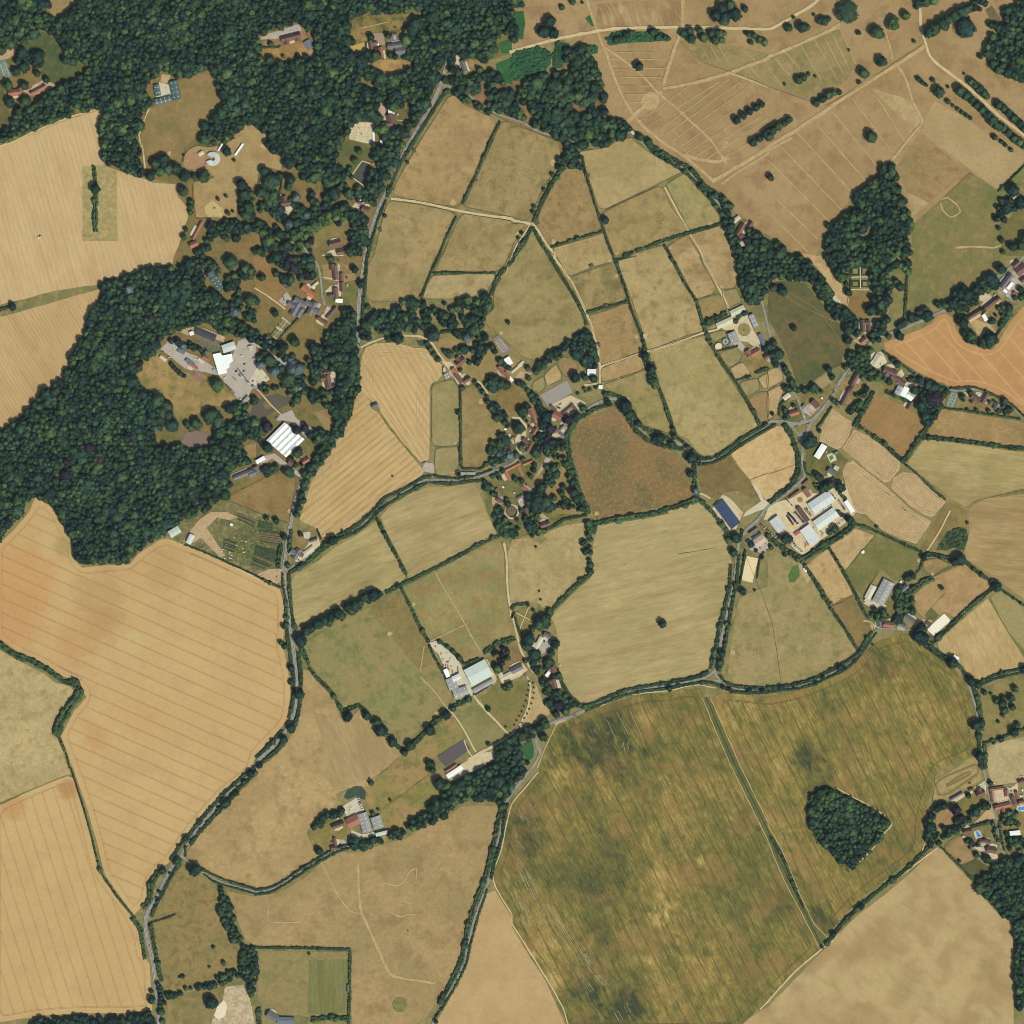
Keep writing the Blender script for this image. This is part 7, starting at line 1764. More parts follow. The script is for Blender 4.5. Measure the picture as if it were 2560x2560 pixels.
# allotment rows: low ridges of crops
def rows(tile,q,n,label,mats=('box_hedge','leafh','soil'),h=.5):
  p0=pt(tile,*q[0]); root=empty('vegetable_plot',(p0[0],p0[1],ZC))
  for i in range(n):
    u0,u1=(i+.12)/n,(i+.80)/n
    c=[Vector(pt(tile,*lerp4(q,a,b)))-Vector(p0) for a,b in ((u0,0),(u1,0),(u1,1),(u0,1))]
    m_=sum(c,Vector((0,0)))/4
    V=[(v.x,v.y,-.1) for v in c]+[(*(m_+(v-m_)*.9),h*random.uniform(.4,1.2)) for v in c]
    link('crop_row',pymesh('crop_row',V,[(4,5,6,7),(0,1,5,4),(1,2,6,5),(2,3,7,6),(3,0,4,7)]),M[random.choice(mats)],root)
  wl(root,label,p0[0],'vegetable plot')
rows('12',[(20,130),(40,230),(190,260),(180,150)],6,'upper vegetable plot by the main road')
rows('12',[(0,250),(-20,330),(140,400),(170,290)],7,'middle vegetable plot by the main road')
rows('12',[(-20,340),(-40,410),(60,440),(120,400)],5,'lower vegetable plot by the main road')
rows('02',[(1690,200),(1680,280),(1770,310),(1790,230)],6,'vegetable plot of small beds below the hut')
rows('02',[(1800,10),(1800,60),(1920,120),(1932,60)],4,'long green bed above the allotments')
rows('12',[(20,60),(10,120),(130,150),(130,90)],4,'top green plot by the main road')
# clutter of the allotment, nursery, depot and building plot: each piece its own thing
PILE={}
for nm,c,sz in (('stone_stack',(214,200,172),(2.0,1.4,1.0)),('timber_pallet',(176,150,116),(1.8,1.3,.9)),('seedling_cover',(206,208,204),(3.2,1.6,.6)),('plant_tray',(70,92,56),(3.0,1.4,.5)),('skip',(168,120,90),(3.6,1.9,1.3))):
  me=box_mesh(nm,*sz,.9); me.materials.append(plain_mat('m_'+nm,S(*c),.15,.8)); PILE[nm]=me
def clutter(nm,tile,pts,label,cat,ang=0):
  for i,(x,y) in enumerate(pts):
    X,Y=pt(tile,x,y)
    o=bpy.data.objects.new(nm,PILE[nm]); COL.objects.link(o)
    o.location=(X,Y,ZC); o.rotation_euler=(0,0,-R(ang+random.uniform(-8,8))); o.scale=(random.uniform(.8,1.3),random.uniform(.8,1.3),random.uniform(.7,1.3))
    wl(o,label,X,cat,label)
def blob_pts(n,x0,y0,x1,y1):
  return [(random.uniform(x0,x1),random.uniform(y0,y1)) for _ in range(n)]
clutter('stone_stack','10',[(720+22*i+random.uniform(-4,4),960+22*j+i*1.5) for i in range(7) for j in range(5) if random.random()<.75],'pale stack of stone on the gravel building plot','stone stack',10)
clutter('seedling_cover','02',blob_pts(14,1660,190,1860,360),'pale garden frame among the allotments','garden frame',20)
clutter('timber_pallet','02',blob_pts(16,1490,190,1590,280),'stacked timber in the allotment yard','timber stack',30)
clutter('plant_tray','01',[(1480+26*i+9*j,640+18*j+9*i) for i in range(8) for j in range(4)],'tray of green plants in the nursery bed','plant tray',25)
clutter('seedling_cover','01',[(1540+20*i,548+9*i) for i in range(8)],'pale cold frame above the black tunnel','garden frame',60)
clutter('skip','12',blob_pts(12,1400,1130,1470,1200)+blob_pts(6,1470,1160,1530,1220),'box or skip in the depot yard','skip',65)
clutter('timber_pallet','12',blob_pts(14,1370,1040,1470,1130),'pile of material at the depot tip','material pile',45)
clutter('skip','C',blob_pts(7,790,1060,850,1150)+[(300,930),(330,960),(360,985),(1070,930),(930,840),(880,620)],'steel skip in the warehouse yard','skip',54)
clutter('stone_stack','13',blob_pts(8,690,300,740,340),'pale pile in the truck yard','stone stack',60)

for nm_,po_,ma_,la_,ca_ in PATCHES:
  if ca_ == 'yard' and len(po_)>3:
    ar_=abs(sum(po_[i][0]*po_[i-1][1]-po_[i-1][0]*po_[i][1] for i in range(len(po_))))/2
    xs_,ys_=[p[0] for p in po_],[p[1] for p in po_]
    for _ in range(min(9,int(ar_/130))):
      x_,y_=random.uniform(min(xs_),max(xs_)),random.uniform(min(ys_),max(ys_))
      if inside(po_,[x_],[y_])[0] and all((x_-q[0]) ** 2+(y_-q[1]) ** 2>(q[2]*.8) ** 2 for q in BUILD_DISCS):
        nm=random.choice(('timber_pallet','skip','stone_stack'))
        o=bpy.data.objects.new(nm,PILE[nm]); COL.objects.link(o); o.location=(x_,y_,ZC); o.rotation_euler=(0,0,random.uniform(0,3)); o.scale=(random.uniform(.6,1.4),random.uniform(.6,1.2),random.uniform(.7,1.3))
        wl(o,{'timber_pallet': 'timber stack','skip': 'rusty skip','stone_stack': 'pale block stack'}[nm]+' on the '+la_,x_,nm.split('_')[-1],'stacks and skips in the yards')

# ------------------------------------------------------------------ vehicles
def car_mesh(name,c,L=4.4,W=1.8,H=1.45):
  bm=bmesh.new()
  prof=[(-L/2,.35),(-L/2,.80),(-L*.44,.92),(-L*.30,.95),(-L*.17,H),(L*.20,H),(L*.36,.95),(L*.47,.84),(L/2,.62),(L/2,.32)]
  vs={}
  for s in (-1,1):
    for i,(x,z) in enumerate(prof):
      k=.82 if z>1.2 else 1.0
      vs[(s,i)]=bm.verts.new((x,s*W/2*k,z))
  n=len(prof)
  fs=[]
  for i in range(n):
    f=bm.faces.new((vs[(-1,i)],vs[(1,i)],vs[(1,(i+1) % n)],vs[(-1,(i+1) % n)]))
    if i in (3,5): f.material_index=1
  for s in (-1,1):
    f=bm.faces.new([vs[(s,i)] for i in (range(n) if s>0 else reversed(range(n)))])
  for sx in (-.3,.3):
    for s in (-1,1):
      g=bmesh.ops.create_cone(bm,cap_ends=True,segments=10,radius1=.33,radius2=.33,depth=.22)
      for v in g['verts']:
        x_,y_,z_=v.co
        v.co=(x_+sx*L,z_+s*W*.46,y_+.33)
      for f in {f for v in g['verts'] for f in v.link_faces}: f.material_index=2
  bmesh.ops.recalc_face_normals(bm,faces=bm.faces)
  me=bpy.data.meshes.new(name); bm.to_mesh(me); bm.free()
  for mt in (plain_mat('paint_'+name,c,.02,2,.3,.5),CARGLASS,CARTYRE): me.materials.append(mt)
  return me
CARGLASS=plain_mat('car_glass',(.03,.035,.04,1),.02,2,.1,.5)
CARTYRE=plain_mat('tyre',(.02,.02,.02,1),.02,2,.9,.1)
CARS={n: car_mesh('car_'+n,S(*c)) for n,c in (('white',(236,236,232)),('silver',(170,174,178)),('black',(38,40,46)),('blue',(40,52,104)),('red',(186,44,48)),('grey',(110,112,116)))}
VAN={n: car_mesh('van_'+n,S(*c),6.2,2.1,2.5) for n,c in (('white',(242,242,240)),('red',(190,54,60)))}
def park(tile,pts,note=None,van=False):
  for p in pts:
    x,y,a,c=p
    X,Y=pt(tile,x,y)
    o=bpy.data.objects.new('parked_van' if van else 'parked_car',(VAN if van else CARS)[c]); COL.objects.link(o)
    o.location=(X,Y,ZR+.02); o.rotation_euler=(0,0,-R(a)+random.uniform(-.06,.06))
    nm='van' if van else 'car'
    wl(o,'%s %s %s' % (c,nm,note or 'parked near '+near(X,Y)),X,nm,nm+'s parked in yards and on drives')
rr_=random.Random(3)
def rowcars(tile,x0,y0,x1,y1,n,ang,cols,note=None):
  park(tile,[(x0+(x1-x0)*i/max(1,n-1),y0+(y1-y0)*i/max(1,n-1),ang,rr_.choice(cols)) for i in range(n)],note)
rowcars('C',545,620,640,720,7,-36,['blue','blue','black'],'in the middle row between warehouses')
rowcars('C',655,605,780,760,9,-36,['blue','blue','black'],'beside the brown office range')
rowcars('C',530,660,620,790,7,-36,['white','red','silver','black'],'in the western warehouse row')
rowcars('C',650,740,700,790,4,-36,['white','silver','blue'],'at the end of the middle row')
rowcars('C',1180,320,1250,400,5,-36,['black','grey','white'],'beside the largest warehouse')
rowcars('C',1310,430,1400,570,7,-36,['white','silver','grey'],'by the warehouse fence')
rowcars('C',1270,800,1390,720,6,54,['white','white','silver','grey'],'at the warehouse corner')
rowcars('C',480,900,580,980,5,-36,['silver','white','grey'],'beside the big yard tree')
rowcars('C',590,1030,660,1110,4,-36,['white','silver','red'],'along the southern yard edge')
rowcars('C',800,560,890,660,5,-36,['white','silver','grey'],'beside the brown roof lane')
rowcars('C',520,240+170,600,500,4,54,['white','silver','black'],'in the northern warehouse court')
rowcars('C',1010,290+330,1190,490,6,54,['white','silver','grey'],'between the two long warehouses')
rowcars('C',130,790,390,1010,9,-36,['white','red','silver','grey'],'along the western fence of the warehouses')
rowcars('C',690,1150,760,1210,4,-36,['white','silver'],'in the southern warehouse corner')
rowcars('C',1060,960,1150,900,4,54,['white','silver','red'],'below the long eastern warehouse')
park('C',[(240,1185,30,'red')],None,True); park('C',[(690,1150,-36,'white'),(720,1175,-36,'white'),(665,1130,-36,'white')],None,True)
park('C',[(205,1080,60,'grey'),(120,1140,60,'black'),(290,1120,40,'blue'),(310,1140,40,'black')])
rowcars('N',1000,860,1120,985,6,-20,['red','black','white','grey','silver'])
rowcars('N',1300,790,1460,920,8,-40,['silver','black','white','red'],'along the planted strip of the car park')
rowcars('N',1180,620,1290,760,6,50,['grey','white','black'],'in the middle of the nursery car park')
rowcars('N',1150,650,1230,740,6,-40,['silver','grey','white','black'])
park('N',[(1275,545,-40,'black'),(1105,750,30,'silver'),(1130,770,30,'grey'),(1215,1080,-20,'white'),(1200,1065,-20,'silver'),(970,760,-30,'white'),(985,740,-30,'white'),(960,780,-30,'silver'),(1405,800,-40,'red'),(1310,810,-40,'silver'),(1265,650,-40,'black'),(1410,455,-30,'grey'),(140,445,-20,'white'),(1865,455,20,'red'),(160,200,75,'red'),(45,360,-20,'grey'),(1850,1410,-30,'red'),(1760,1345,-10,'grey')])
park('N',[(1240,422,-8,'white'),(225,285,60,'white'),(260,300,60,'white')],None,True)
park('11',[(200,150,80,'white'),(204,170,80,'silver'),(208,185,80,'white'),(220,220,30,'silver'),(225,235,30,'black'),(205,310,40,'red'),(212,330,40,'grey'),(205,355,40,'silver'),(588,182,5,'silver'),(620,30,60,'black'),(200,772,20,'red')])
park('13',[(770,230,-25,'white'),(776,245,-25,'white'),(782,260,-25,'red'),(788,280,-25,'white'),(794,297,-25,'white'),(800,312,-25,'white')],None,True)
park('22',[(245,975,-60,'black'),(920,1353,-20,'grey'),(95,1222,60,'black'),(100,1230,60,'grey')])
park('13',[(1667,1090,-75,'silver'),(1513,1598,-62,'grey'),(1638,1245,-76,'white')])
park('12',[(322,362,60,'black'),(330,375,60,'grey'),(445,285,-40,'silver'),(420,265,60,'black'),(412,280,60,'grey'),(1390,1365,0,'white')] [:5])
park('21',[(345,1145,30,'black'),(358,1150,30,'grey'),(1890,690,60,'black'),(1875,685,60,'silver'),(106,1725,-50,'black'),(150,1770,45,'white'),(165,1780,45,'silver'),(620,900,80,'silver')])
park('31',[(790,490,80,'red'),(1800,300,60,'white'),(770,560,30,'silver'),(1000,870,60,'white'),(275,1210,60,'white'),(440,1480,-60,'white'),(1610,1100,30,'grey')])
park('33',[(1600,650,40,'white'),(1595,590,60,'black'),(1640,130,60,'white')])
park('32',[(400,150,54,'grey'),(1210,870,30,'black'),(1195,835,30,'grey'),(830,870,0,'white'),(278,432,55,'white')])
park('10',[(1505,460,80,'grey'),(230,1600,60,'silver'),(915,810,20,'white'),(270,235,-15,'white'),(80,240,0,'silver')])
for pts_,nm_,fr_ in ((main_pts,'main road',(.12,.33,.62,.71,.83,.93)),(r2,'village lane',(.2,.45,.8)),(r2b,'village street',(.15,.5)),(r3,'southern lane',(.2,.6)),(r4,'curving lane',(.12,.3)),(r5,'narrow crop lane',(.25,))):
  for q_ in fr_:
    k_=int(q_*(len(pts_)-2)); a_,b_=Vector(pts_[k_]),Vector(pts_[k_+1]); d_=(b_-a_).normalized()
    c_=rr_.choice(['white','silver','black','red','grey','blue'])
    o=bpy.data.objects.new('moving_car',CARS[c_]); COL.objects.link(o)
    o.location=(a_.x-d_.y*1.2,a_.y+d_.x*1.2,ZR+.02); o.rotation_euler=(0,0,math.atan2(d_.y,d_.x))
    wl(o,'%s car driving on the %s near %s' % (c_,nm_,near(a_.x,a_.y)),a_.x,'car','cars on the roads')
# tractor in the stubble, boat-like details left out
def tractor(tile,x,y):
  X,Y=pt(tile,x,y)
  root=empty('tractor',(X,Y,ZF),.9)
  link('body',box_mesh('body',3.6,1.4,1.6,.85),plain_mat('tractor_paint',S(60,70,110),.05,1),root)
  c=link('cab',box_mesh('cab',1.5,1.5,1.4,.9),CARGLASS,root); c.location=(-.7,0,1.6)
  for sx,r in ((-1.2,.85),(1.3,.55)):
    for s in (-1,1):
      V,F=[],[]
      n=12
      for k in range(n):
        for d in (-.25,.25): V.append((r*math.cos(6.283*k/n),d,r*math.sin(6.283*k/n)))
      F=[(2*k,2*k+1,(2*k+3) % (2*n),(2*k+2) % (2*n)) for k in range(n)]+[tuple(range(0,2*n,2)),tuple(range(1,2*n,2))]
      q=link('wheel',pymesh('wheel',V,F),CARTYRE,root); q.location=(sx,s*.95,r)
  t=link('trailer',box_mesh('trailer',3.8,2.2,1.4,1.1),plain_mat('bale_trailer',S(226,214,180),.1,1),root); t.location=(-4.6,0,.5)
  wl(root,'tractor with pale trailer working in the stubble',X,'tractor')
tractor('00',302,1780)
# straw bales lying on the stubble
BALE=box_mesh('straw_bale',2.2,1.2,.9,.95); BALE.materials.append(plain_mat('straw_bale',S(224,204,156),.1,.8))
def bales(tile,pts,lab):
  for x,y in pts:
    X,Y=pt(tile,x,y)
    o=bpy.data.objects.new('straw_bale',BALE); COL.objects.link(o); o.location=(X,Y,ZF); o.rotation_euler=(0,0,random.uniform(0,3))
    wl(o,lab,X,'bale','straw bales on the stubble')
bales('00',[(430,1000),(205,1500),(165,1660),(20,1550),(580,1745),(375,1890),(640,1840),(130,1835),(1025,1500),(990,1590),(1195,1665),(1285,1500),(895,1660),(1140,1825),(950,1780),(960,1305),(90,1140),(330,1110)],'pale straw bale on the upper stubble')
bales('01',[(150,155),(205,275),(270,10),(1220,10),(740,75),(40,280)],'pale straw bale along the lower stubble')
# grazing horses as small bodies in the paddock by the crossing
def horse_mesh():
  V,F=[],[]
  def tube(p0,p1,r0,r1,n=8):
    a,b=Vector(p0),Vector(p1); d=(b-a).normalized(); u_=d.orthogonal().normalized(); w_=d.cross(u_); o=len(V)
    for c,r in ((a,r0),(b,r1)):
      for k in range(n): V.append(tuple(c+u_*r*math.cos(6.283*k/n)+w_*r*math.sin(6.283*k/n)))
    F.extend([(o+k,o+(k+1) % n,o+n+(k+1) % n,o+n+k) for k in range(n)]); F.append(tuple(o+k for k in reversed(range(n)))); F.append(tuple(o+n+k for k in range(n)))
  tube((-.8,0,1.15),(0,0,1.1),.30,.33); tube((0,0,1.1),(.7,0,1.18),.33,.30); tube((.65,0,1.25),(1.15,0,.75),.20,.13); tube((1.1,0,.8),(1.45,0,.35),.13,.08)
  tube((-.85,0,1.2),(-1.05,0,.5),.06,.03,5)
  for x_ in (-.65,.6):
    for y_ in (-.18,.18):
      tube((x_,y_,1.0),(x_-.05,y_,.5),.13,.07,6); tube((x_-.05,y_,.5),(x_,y_,0),.07,.05,6)
  me=pymesh('horse',V,F); me.materials.append(plain_mat('horse_coat',(.03,.02,.014,1),.1,.5)); return me
HORSE=horse_mesh()
for tile,x,y in (('10',1430,1715),('10',1445,1705),('10',1460,1698),('10',1440,1722),('22',1685,975),('22',1722,1015),('22',1705,1075),('22',1825,1080),('21',990,1545),('21',1020,1550),('22',850,397),('30',712,318),('22',1828,1035)):
  X,Y=pt(tile,x,y)
  o=bpy.data.objects.new('horse',HORSE); COL.objects.link(o); o.location=(X,Y,ZF); o.rotation_euler=(0,0,random.uniform(0,6.28)); o.scale=(1.15,)*3
  wl(o,'dark grazing animal near '+near(X,Y),X,'horse','animals grazing in the paddocks')
# island in the pond
track('10: 800,210 890,190 1000,165',2.0,'path','worn path across the burnt lawn','path','mown_path')
disc('pond_island','N',1620,1160,62,ZP+.01,M['estate'],'small planted island in the crescent pond','island')
# ------------------------------------------------------------------ woods
NW='00: -30,-30 20: 40,-30 30,120 10: 1925,230 1830,330 1800,430 1720,500 1640,560 1560,570 1470,540 1430,560 1390,600 1340,720 1200,960 1090,1150 1040,1260 960,1440 900,1500 840,1420 700,1345 610,1390 560,1380 480,1370 380,1330 330,1280 200,1180 100,1150 70,1080 80,1010 0,970 00: 1900,945 1780,1000 1700,1090 1560,1110 1500,1040 1560,930 1650,830 1690,760 1630,650 1600,540 1550,520 1400,580 1300,590 1210,560 1130,640 1060,690 1150,750 1130,810 1090,900 1060,1010 1040,1020 1060,1100 1090,1270 1090,1340 1010,1320 900,1280 800,1260 760,1150 740,1000 745,910 790,880 780,820 700,820 560,870 400,930 230,990 80,1060 -30,1100 -30,980 70,950 100,870 110,850 140,830 240,800 350,690 440,640 420,645 350,610 300,560 200,480 120,480 120,410 140,330 0,400 -30,400'
wood(NW,'broad dark wood across the top left',7.2,(3.4,6.6),(9,17),'gggggggdddll')
wood(P('10: 1430,570 1480,590 1600,580 1700,510 1760,540 1900,600 20: 0,650 30,690 100,600 200,560 300,540 430,560 450,500 400,470 380,380 480,345 570,350 610,430 640,500 680,600 710,720 720,850 770,900 850,920 920,980 1000,1050 1040,1080 1000,1070 900,1030 800,1050 720,1100 600,1115 500,1110 460,1080 370,1090 330,1060 200,1010 60,940 0,930 10: 1900,900 1800,870 1700,850 1620,810 1560,770 1500,700 1430,650'),'open wood with brown gaps above the paddocks',7.6,(3.8,6.8),(9,15),'ggggggdl',.80)
wood('20: 370,1090 460,1080 500,1120 520,1200 540,1280 420,1260 380,1300 340,1260 340,1200 430,1180','dark clump at the top of the crossing lane',6.6,(3.4,6),(8,14),'ggd')
wood('20: -20,-30 60,-20 90,40 40,120 30,200 60,250 40,300 0,330 -30,250','ragged wood edge beside the park',7,(3.4,6),(8,13),'ggd',.8)
WEST='01: 750,220 800,170 900,150 1010,130 1120,85 1300,70 1320,100 1400,50 1480,30 1530,100 1540,170 1560,240 1640,270 1690,340 1700,390 1760,450 1920,560 1920,640 1850,620 1760,590 1700,600 1600,560 1480,530 1330,560 1260,600 1210,640 1230,680 1190,720 1100,790 1010,900 1070,940 1080,1010 1190,1050 1300,1120 1300,1200 1230,1240 1210,1310 1150,1310 1200,1400 1330,1440 1460,1470 1560,1430 1640,1400 1720,1420 1800,1400 1850,1500 1900,1560 1760,1650 1730,1740 1710,1820 1640,1870 1560,1920 02: 1510,20 1450,40 1320,110 1250,170 1170,210 1010,330 980,380 800,390 640,400 580,360 545,250 520,180 450,60 450,0 01: 400,1900 340,1850 270,1810 200,1870 160,1932 02: 100,90 60,140 0,230 -30,240 01: -30,1370 0,1340 60,1270 150,1220 260,1100 350,1020 470,920 540,760 620,590 650,480 720,370 760,270'
wood(WEST,'great dark wood down the left side',7.2,(3.4,6.6),(9,17),'gggggggdddl')
BELT='11: 640,370 740,350 750,420 765,520 765,650 770,720 740,900 700,1100 740,1150 680,1280 600,1430 540,1520 450,1600 400,1720 370,1830 340,1932 12: 330,0 300,70 280,60 11: 290,1900 320,1750 360,1650 450,1530 540,1440 560,1380 480,1400 400,1360 440,1310 520,1290 590,1240 560,1180 480,1120 430,1100 270,1130 330,1050 420,1030 520,1060 560,1110 600,1050 620,960 620,880 560,850 500,870 490,950 430,930 400,860 380,760 400,700 480,680 500,620 540,560 560,520 650,480'
wood(BELT,'tall roadside belt between manor and stubble',7.2,(3.6,6.6),(9,16),'gggggddl',.95)
wood('11: 640,850 780,740 790,900 770,1010 740,1150 690,1270 640,1200 640,1000','roadside trees bordering the upper stubble',7.2,(3.6,6.4),(9,15),'gggd')
wood('11: 810,450 870,450 960,400 1040,350 1150,320 1200,350 1350,340 1380,420 1470,440 1480,330 1560,310 1680,310 1790,290 1780,400 1740,470 1690,560 1620,580 1560,530 1480,540 1300,520 1250,560 1150,590 1100,560 1060,620 980,640 880,650 800,640 790,560','gappy copse between paddocks and stubble',7.2,(3.4,6.2),(8,14),'ggggddl',.8)
wood('30: 830,1290 880,1235 950,1240 970,1300 1010,1420 1050,1560 1085,1650 1105,1720 1085,1932 31: 1060,130 1000,100 950,100 930,200 940,330 910,420 900,520 870,600 840,690 780,650 770,590 810,500 820,380 770,330 780,250 760,150 740,70 640,70 600,130 530,190 480,110 430,40 390,0 30: 370,1932 380,1860 460,1760 450,1700 530,1680 640,1580 650,1470 740,1390 850,1330','triangular park wood with a ride',7.3,(3.6,6.6),(9,17),'gggggddll',.93)
wood('31: 850,640 900,560 1000,490 1140,400 1200,380 1250,440 1240,500 1170,510 1080,550 1020,600 950,620','lane side trees above the orange wheat',7,(3.4,6.2),(8,14),'ggd',.95)
wood('31: 1290,340 1400,350 1380,270 1440,230 1540,250 1640,150 1740,140 1740,220 1700,260 1640,270 1570,310 1580,370 1540,390 1500,440 1400,400 1340,410 1250,390','trees along the lane west of the cottage row',7,(3.6,6.4),(9,15),'ggd')
wood('31: 1410,430 1490,470 1530,560 1560,620 1610,640 1640,580 1710,570 1740,640 1690,700 1600,680 1500,640 1440,560','tree ring pushing into the orange wheat',7,(3.6,6.4),(9,15),'ggd')
wood('21: 1690,0 1740,-20 20: 1640,1932 1590,1690 1560,1560 1500,1500 1640,1560 1770,1700 1932,1830 30: 0,1770 100,1850 180,1932 31: 230,0 340,40 400,130 480,230 500,310 600,420 690,500 690,590 640,600 560,520 470,420 400,330 340,260 280,210 220,180 180,190 100,180 0,200 21: 1932,200 1850,400 1760,340 1720,230 1690,150','long wood along the lane beside the park',7.2,(3.6,6.4),(9,16),'gggggddl',.95)
wood('31: -20,620 20,600 60,650 90,760 150,870 200,960 210,1010 170,1040 130,1000 100,880 0,780 21: 1900,700','lane side trees above the stable yard',7,(3.4,6),(8,14),'ggd',.9)
wood('31: 560,760 620,710 740,700 820,720 770,780 790,850 860,880 820,950 760,930 680,920 660,880 600,870 560,840','village clump below the building site',7,(3.4,6.2),(8,14),'gggl')
wood('31: 1110,1110 1130,1070 1200,1060 1220,960 1280,950 1370,1000 1340,1080 1300,1160 1280,1240 1220,1290 1180,1240 1140,1180','dark clump beside the tennis court garden',7,(3.6,6.4),(9,15),'gddg')
wood('31: 1040,870 1120,920 1200,920 1260,950 1210,1010 1120,960 1050,940','trees behind the white village sheds',7,(3.2,5.4),(7,12),'ggd')
wood('33: 300,200 330,170 400,145 510,155 640,230 750,290 850,350 925,420 880,490 830,560 760,640 680,730 610,770 560,740 480,650 400,580 330,470 290,420 310,360 310,250','dense kite shaped wood standing in the crop',6.4,(3.0,5.4),(8,13),'gggggggl',clear=False)
wood('33: 1570,870 1680,740 1760,690 1780,660 1932,650 1980,650 1980,1850 1880,1790 1860,1650 1855,1170 1800,1165 1740,1110 1730,1070 1660,990 1600,920','wood filling the lower right edge',7.2,(3.6,6.6),(9,16),'ggggggdl')
wood('33: 1170,560 1180,400 1220,310 1280,255 1350,250 1360,290 1280,340 1270,420 1250,500 1290,530 1400,440 1390,390 1450,350 1500,380 1620,240 1660,240 1670,280 1560,360 1480,440 1400,500 1300,580 1200,620 1180,590','curved tree belt round a brown lawn',7,(3.4,6.2),(8,14),'gggd')
wood('13: 1400,190 1420,120 1520,30 1640,20 12: 1700,1900 1800,1880 1780,1800 1840,1720 1932,1690 22: 60,1640 150,1600 260,1550 270,1600 180,1650 170,1700 80,1750 70,1800 90,1870 150,1850 140,1900 13: 1932,170 1880,260 1830,260 1700,240 1580,240 1480,300 1430,380 1310,430 1180,490 1050,540 900,570 780,610 710,600 720,540 900,530 1000,490 1100,450 1170,390 1220,350 1280,340 1330,270 1380,240 1430,240','wood and tree belt beside the dark arena',7.2,(3.6,6.4),(9,16),'ggggddl')
wood('13: 380,490 440,400 540,330 600,285 650,300 660,350 590,390 530,450 460,520 450,570 410,560','curved tree screen west of the brick farmyard',6.8,(3.4,6),(8,13),'ggd')
wood('03: 1630,880 1690,870 1730,960 1770,1120 1830,1300 1800,1360 1700,1220 1640,1080 1640,980','tree belt east of the thistly field',6.6,(3,5),(7,12),'ggg')
wood('03: 1800,1320 1932,1350 1945,1500 1932,1620 1900,1760 1850,1620 1820,1480','clump at the sports ground corner',6.8,(3.2,5.6),(7,12),'ggd')
wood('03: 1230,1690 1300,1680 1500,1600 1640,1560 1830,1500 1840,1570 1700,1630 1500,1680 1270,1750 1240,1760','tree belt below the thistly field',6.6,(3,5.2),(6,11),'ggd')
wood('03: 190,1960 300,1890 600,1870 900,1860 1140,1840 1170,1880 1200,1980 190,1990','dark wood along the bottom edge',7,(3.4,6),(8,14),'ggdd')
wood('03: 1160,1620 1210,1600 1240,1680 1250,1760 1240,1960 1200,1960 1190,1750','roadside trees near the bottom edge',6.6,(3,5),(7,11),'ggd')
wood('00: 1540,1710 1640,1680 1720,1660 1800,1660 1850,1690 1920,1680 1932,1740 1860,1770 1800,1800 1700,1830 1620,1780 1580,1870 1480,1932 1460,1900 1530,1840','trees beside the long tiled building',7,(3.4,6),(8,14),'ggd',.95)
wood('10: 700,1620 780,1590 870,1660 850,1760 800,1820 820,1932 680,1932 700,1850 680,1780 720,1700','roadside trees beside the cottage drive',7,(3.4,6),(8,14),'ggd')
wood('30: 1510,-20 1650,-20 1640,60 1590,90 1520,60','dark trees at the top edge of the park',7,(3.6,6),(9,14),'gd')
wood('30: 1740,80 1800,60 1932,-20 1980,-20 1980,660 1850,580 1700,520 1640,420 1625,310 1700,300 1680,220 1640,190 1680,170 1760,200 1770,160','wood in the top right corner',7.2,(3.6,6.6),(9,16),'ggggddl',.95)
wood('30: 1780,1490 1900,1500 1980,1540 1980,1600 1860,1580 1790,1620 1780,1680 1720,1690 1690,1640 1720,1540','curved trees at the right edge of the park',7,(3.4,6),(8,14),'gdd')
wood('01: 1580,1420 1650,1290 1740,1270 1850,1270 1932,1300 1932,1400 1830,1400 1810,1420 1850,1500 1920,1560 1760,1640 1700,1560 1600,1500','parkland trees south of the silty pond',7.2,(3.8,6.8),(9,15),'gggddl',.85)
wood('01: 1390,60 1480,20 1520,0 1620,0 1620,100 1530,110 1450,130','garden trees north west of the manor',7,(3.4,5.6),(7,12),'gd')
wood('01: 1310,600 1420,640 1560,700 1580,760 1500,740 1400,690 1320,650','planted strip inside the nursery',6,(2.6,4.4),(5,9),'gdds')
wood('11: 150,0 400,0 440,60 450,140 420,200 330,200 300,130 200,110 150,60','trees screening the manor from the north',7,(3.4,6),(8,13),'ggdp')
wood('11: 160,820 260,820 400,880 380,960 420,1030 330,1060 260,1010 180,920','garden wood east of the nursery',7.2,(3.6,6.4),(8,14),'ggds',.9)
wood('11: -20,1290 60,1240 140,1260 90,1340 20,1420 -60,1360','trees below the crescent pond',7.2,(3.6,6.4),(8,14),'gpdg',.8)
wood('11: 0,1590 100,1570 260,1610 290,1660 200,1660 100,1650 0,1690','trees above the brown paddock',7,(3.2,5.6),(7,12),'ggd')
wood('11: 1720,1080 1760,1070 1850,1140 1932,1220 1932,1340 1870,1280 1800,1200 1720,1110','tree belt west of the village',6.8,(3.2,5.6),(7,13),'ggd')
wood('11: 1740,1400 1850,1390 1900,1420 1880,1500 1850,1580 1770,1590 1740,1520','silvery garden trees west of the cottages',6.8,(3,5.4),(7,12),'gggs')
wood('11: 1760,1640 1932,1570 21: 60,1520 60,1560 0,1600 11: 1840,1700 1790,1690','hedge trees along the village lane',6.4,(2.6,4.6),(5,9),'ggd')
wood('11: 1700,1690 1800,1720 1830,1800 1760,1900 12: 1800,0 1790,60 1850,170 1932,180 1932,130 1870,100 1850,0 11: 1860,1850 1720,1830','trees west of the round courtyard house',6.6,(3,5),(6,11),'ggl',.9)
wood('21: 0,830 60,930 140,1000 220,1090 230,1160 170,1130 100,1040 20,950','tree belt below the kitchen garden',6.8,(3.2,5.4),(7,12),'ggd')
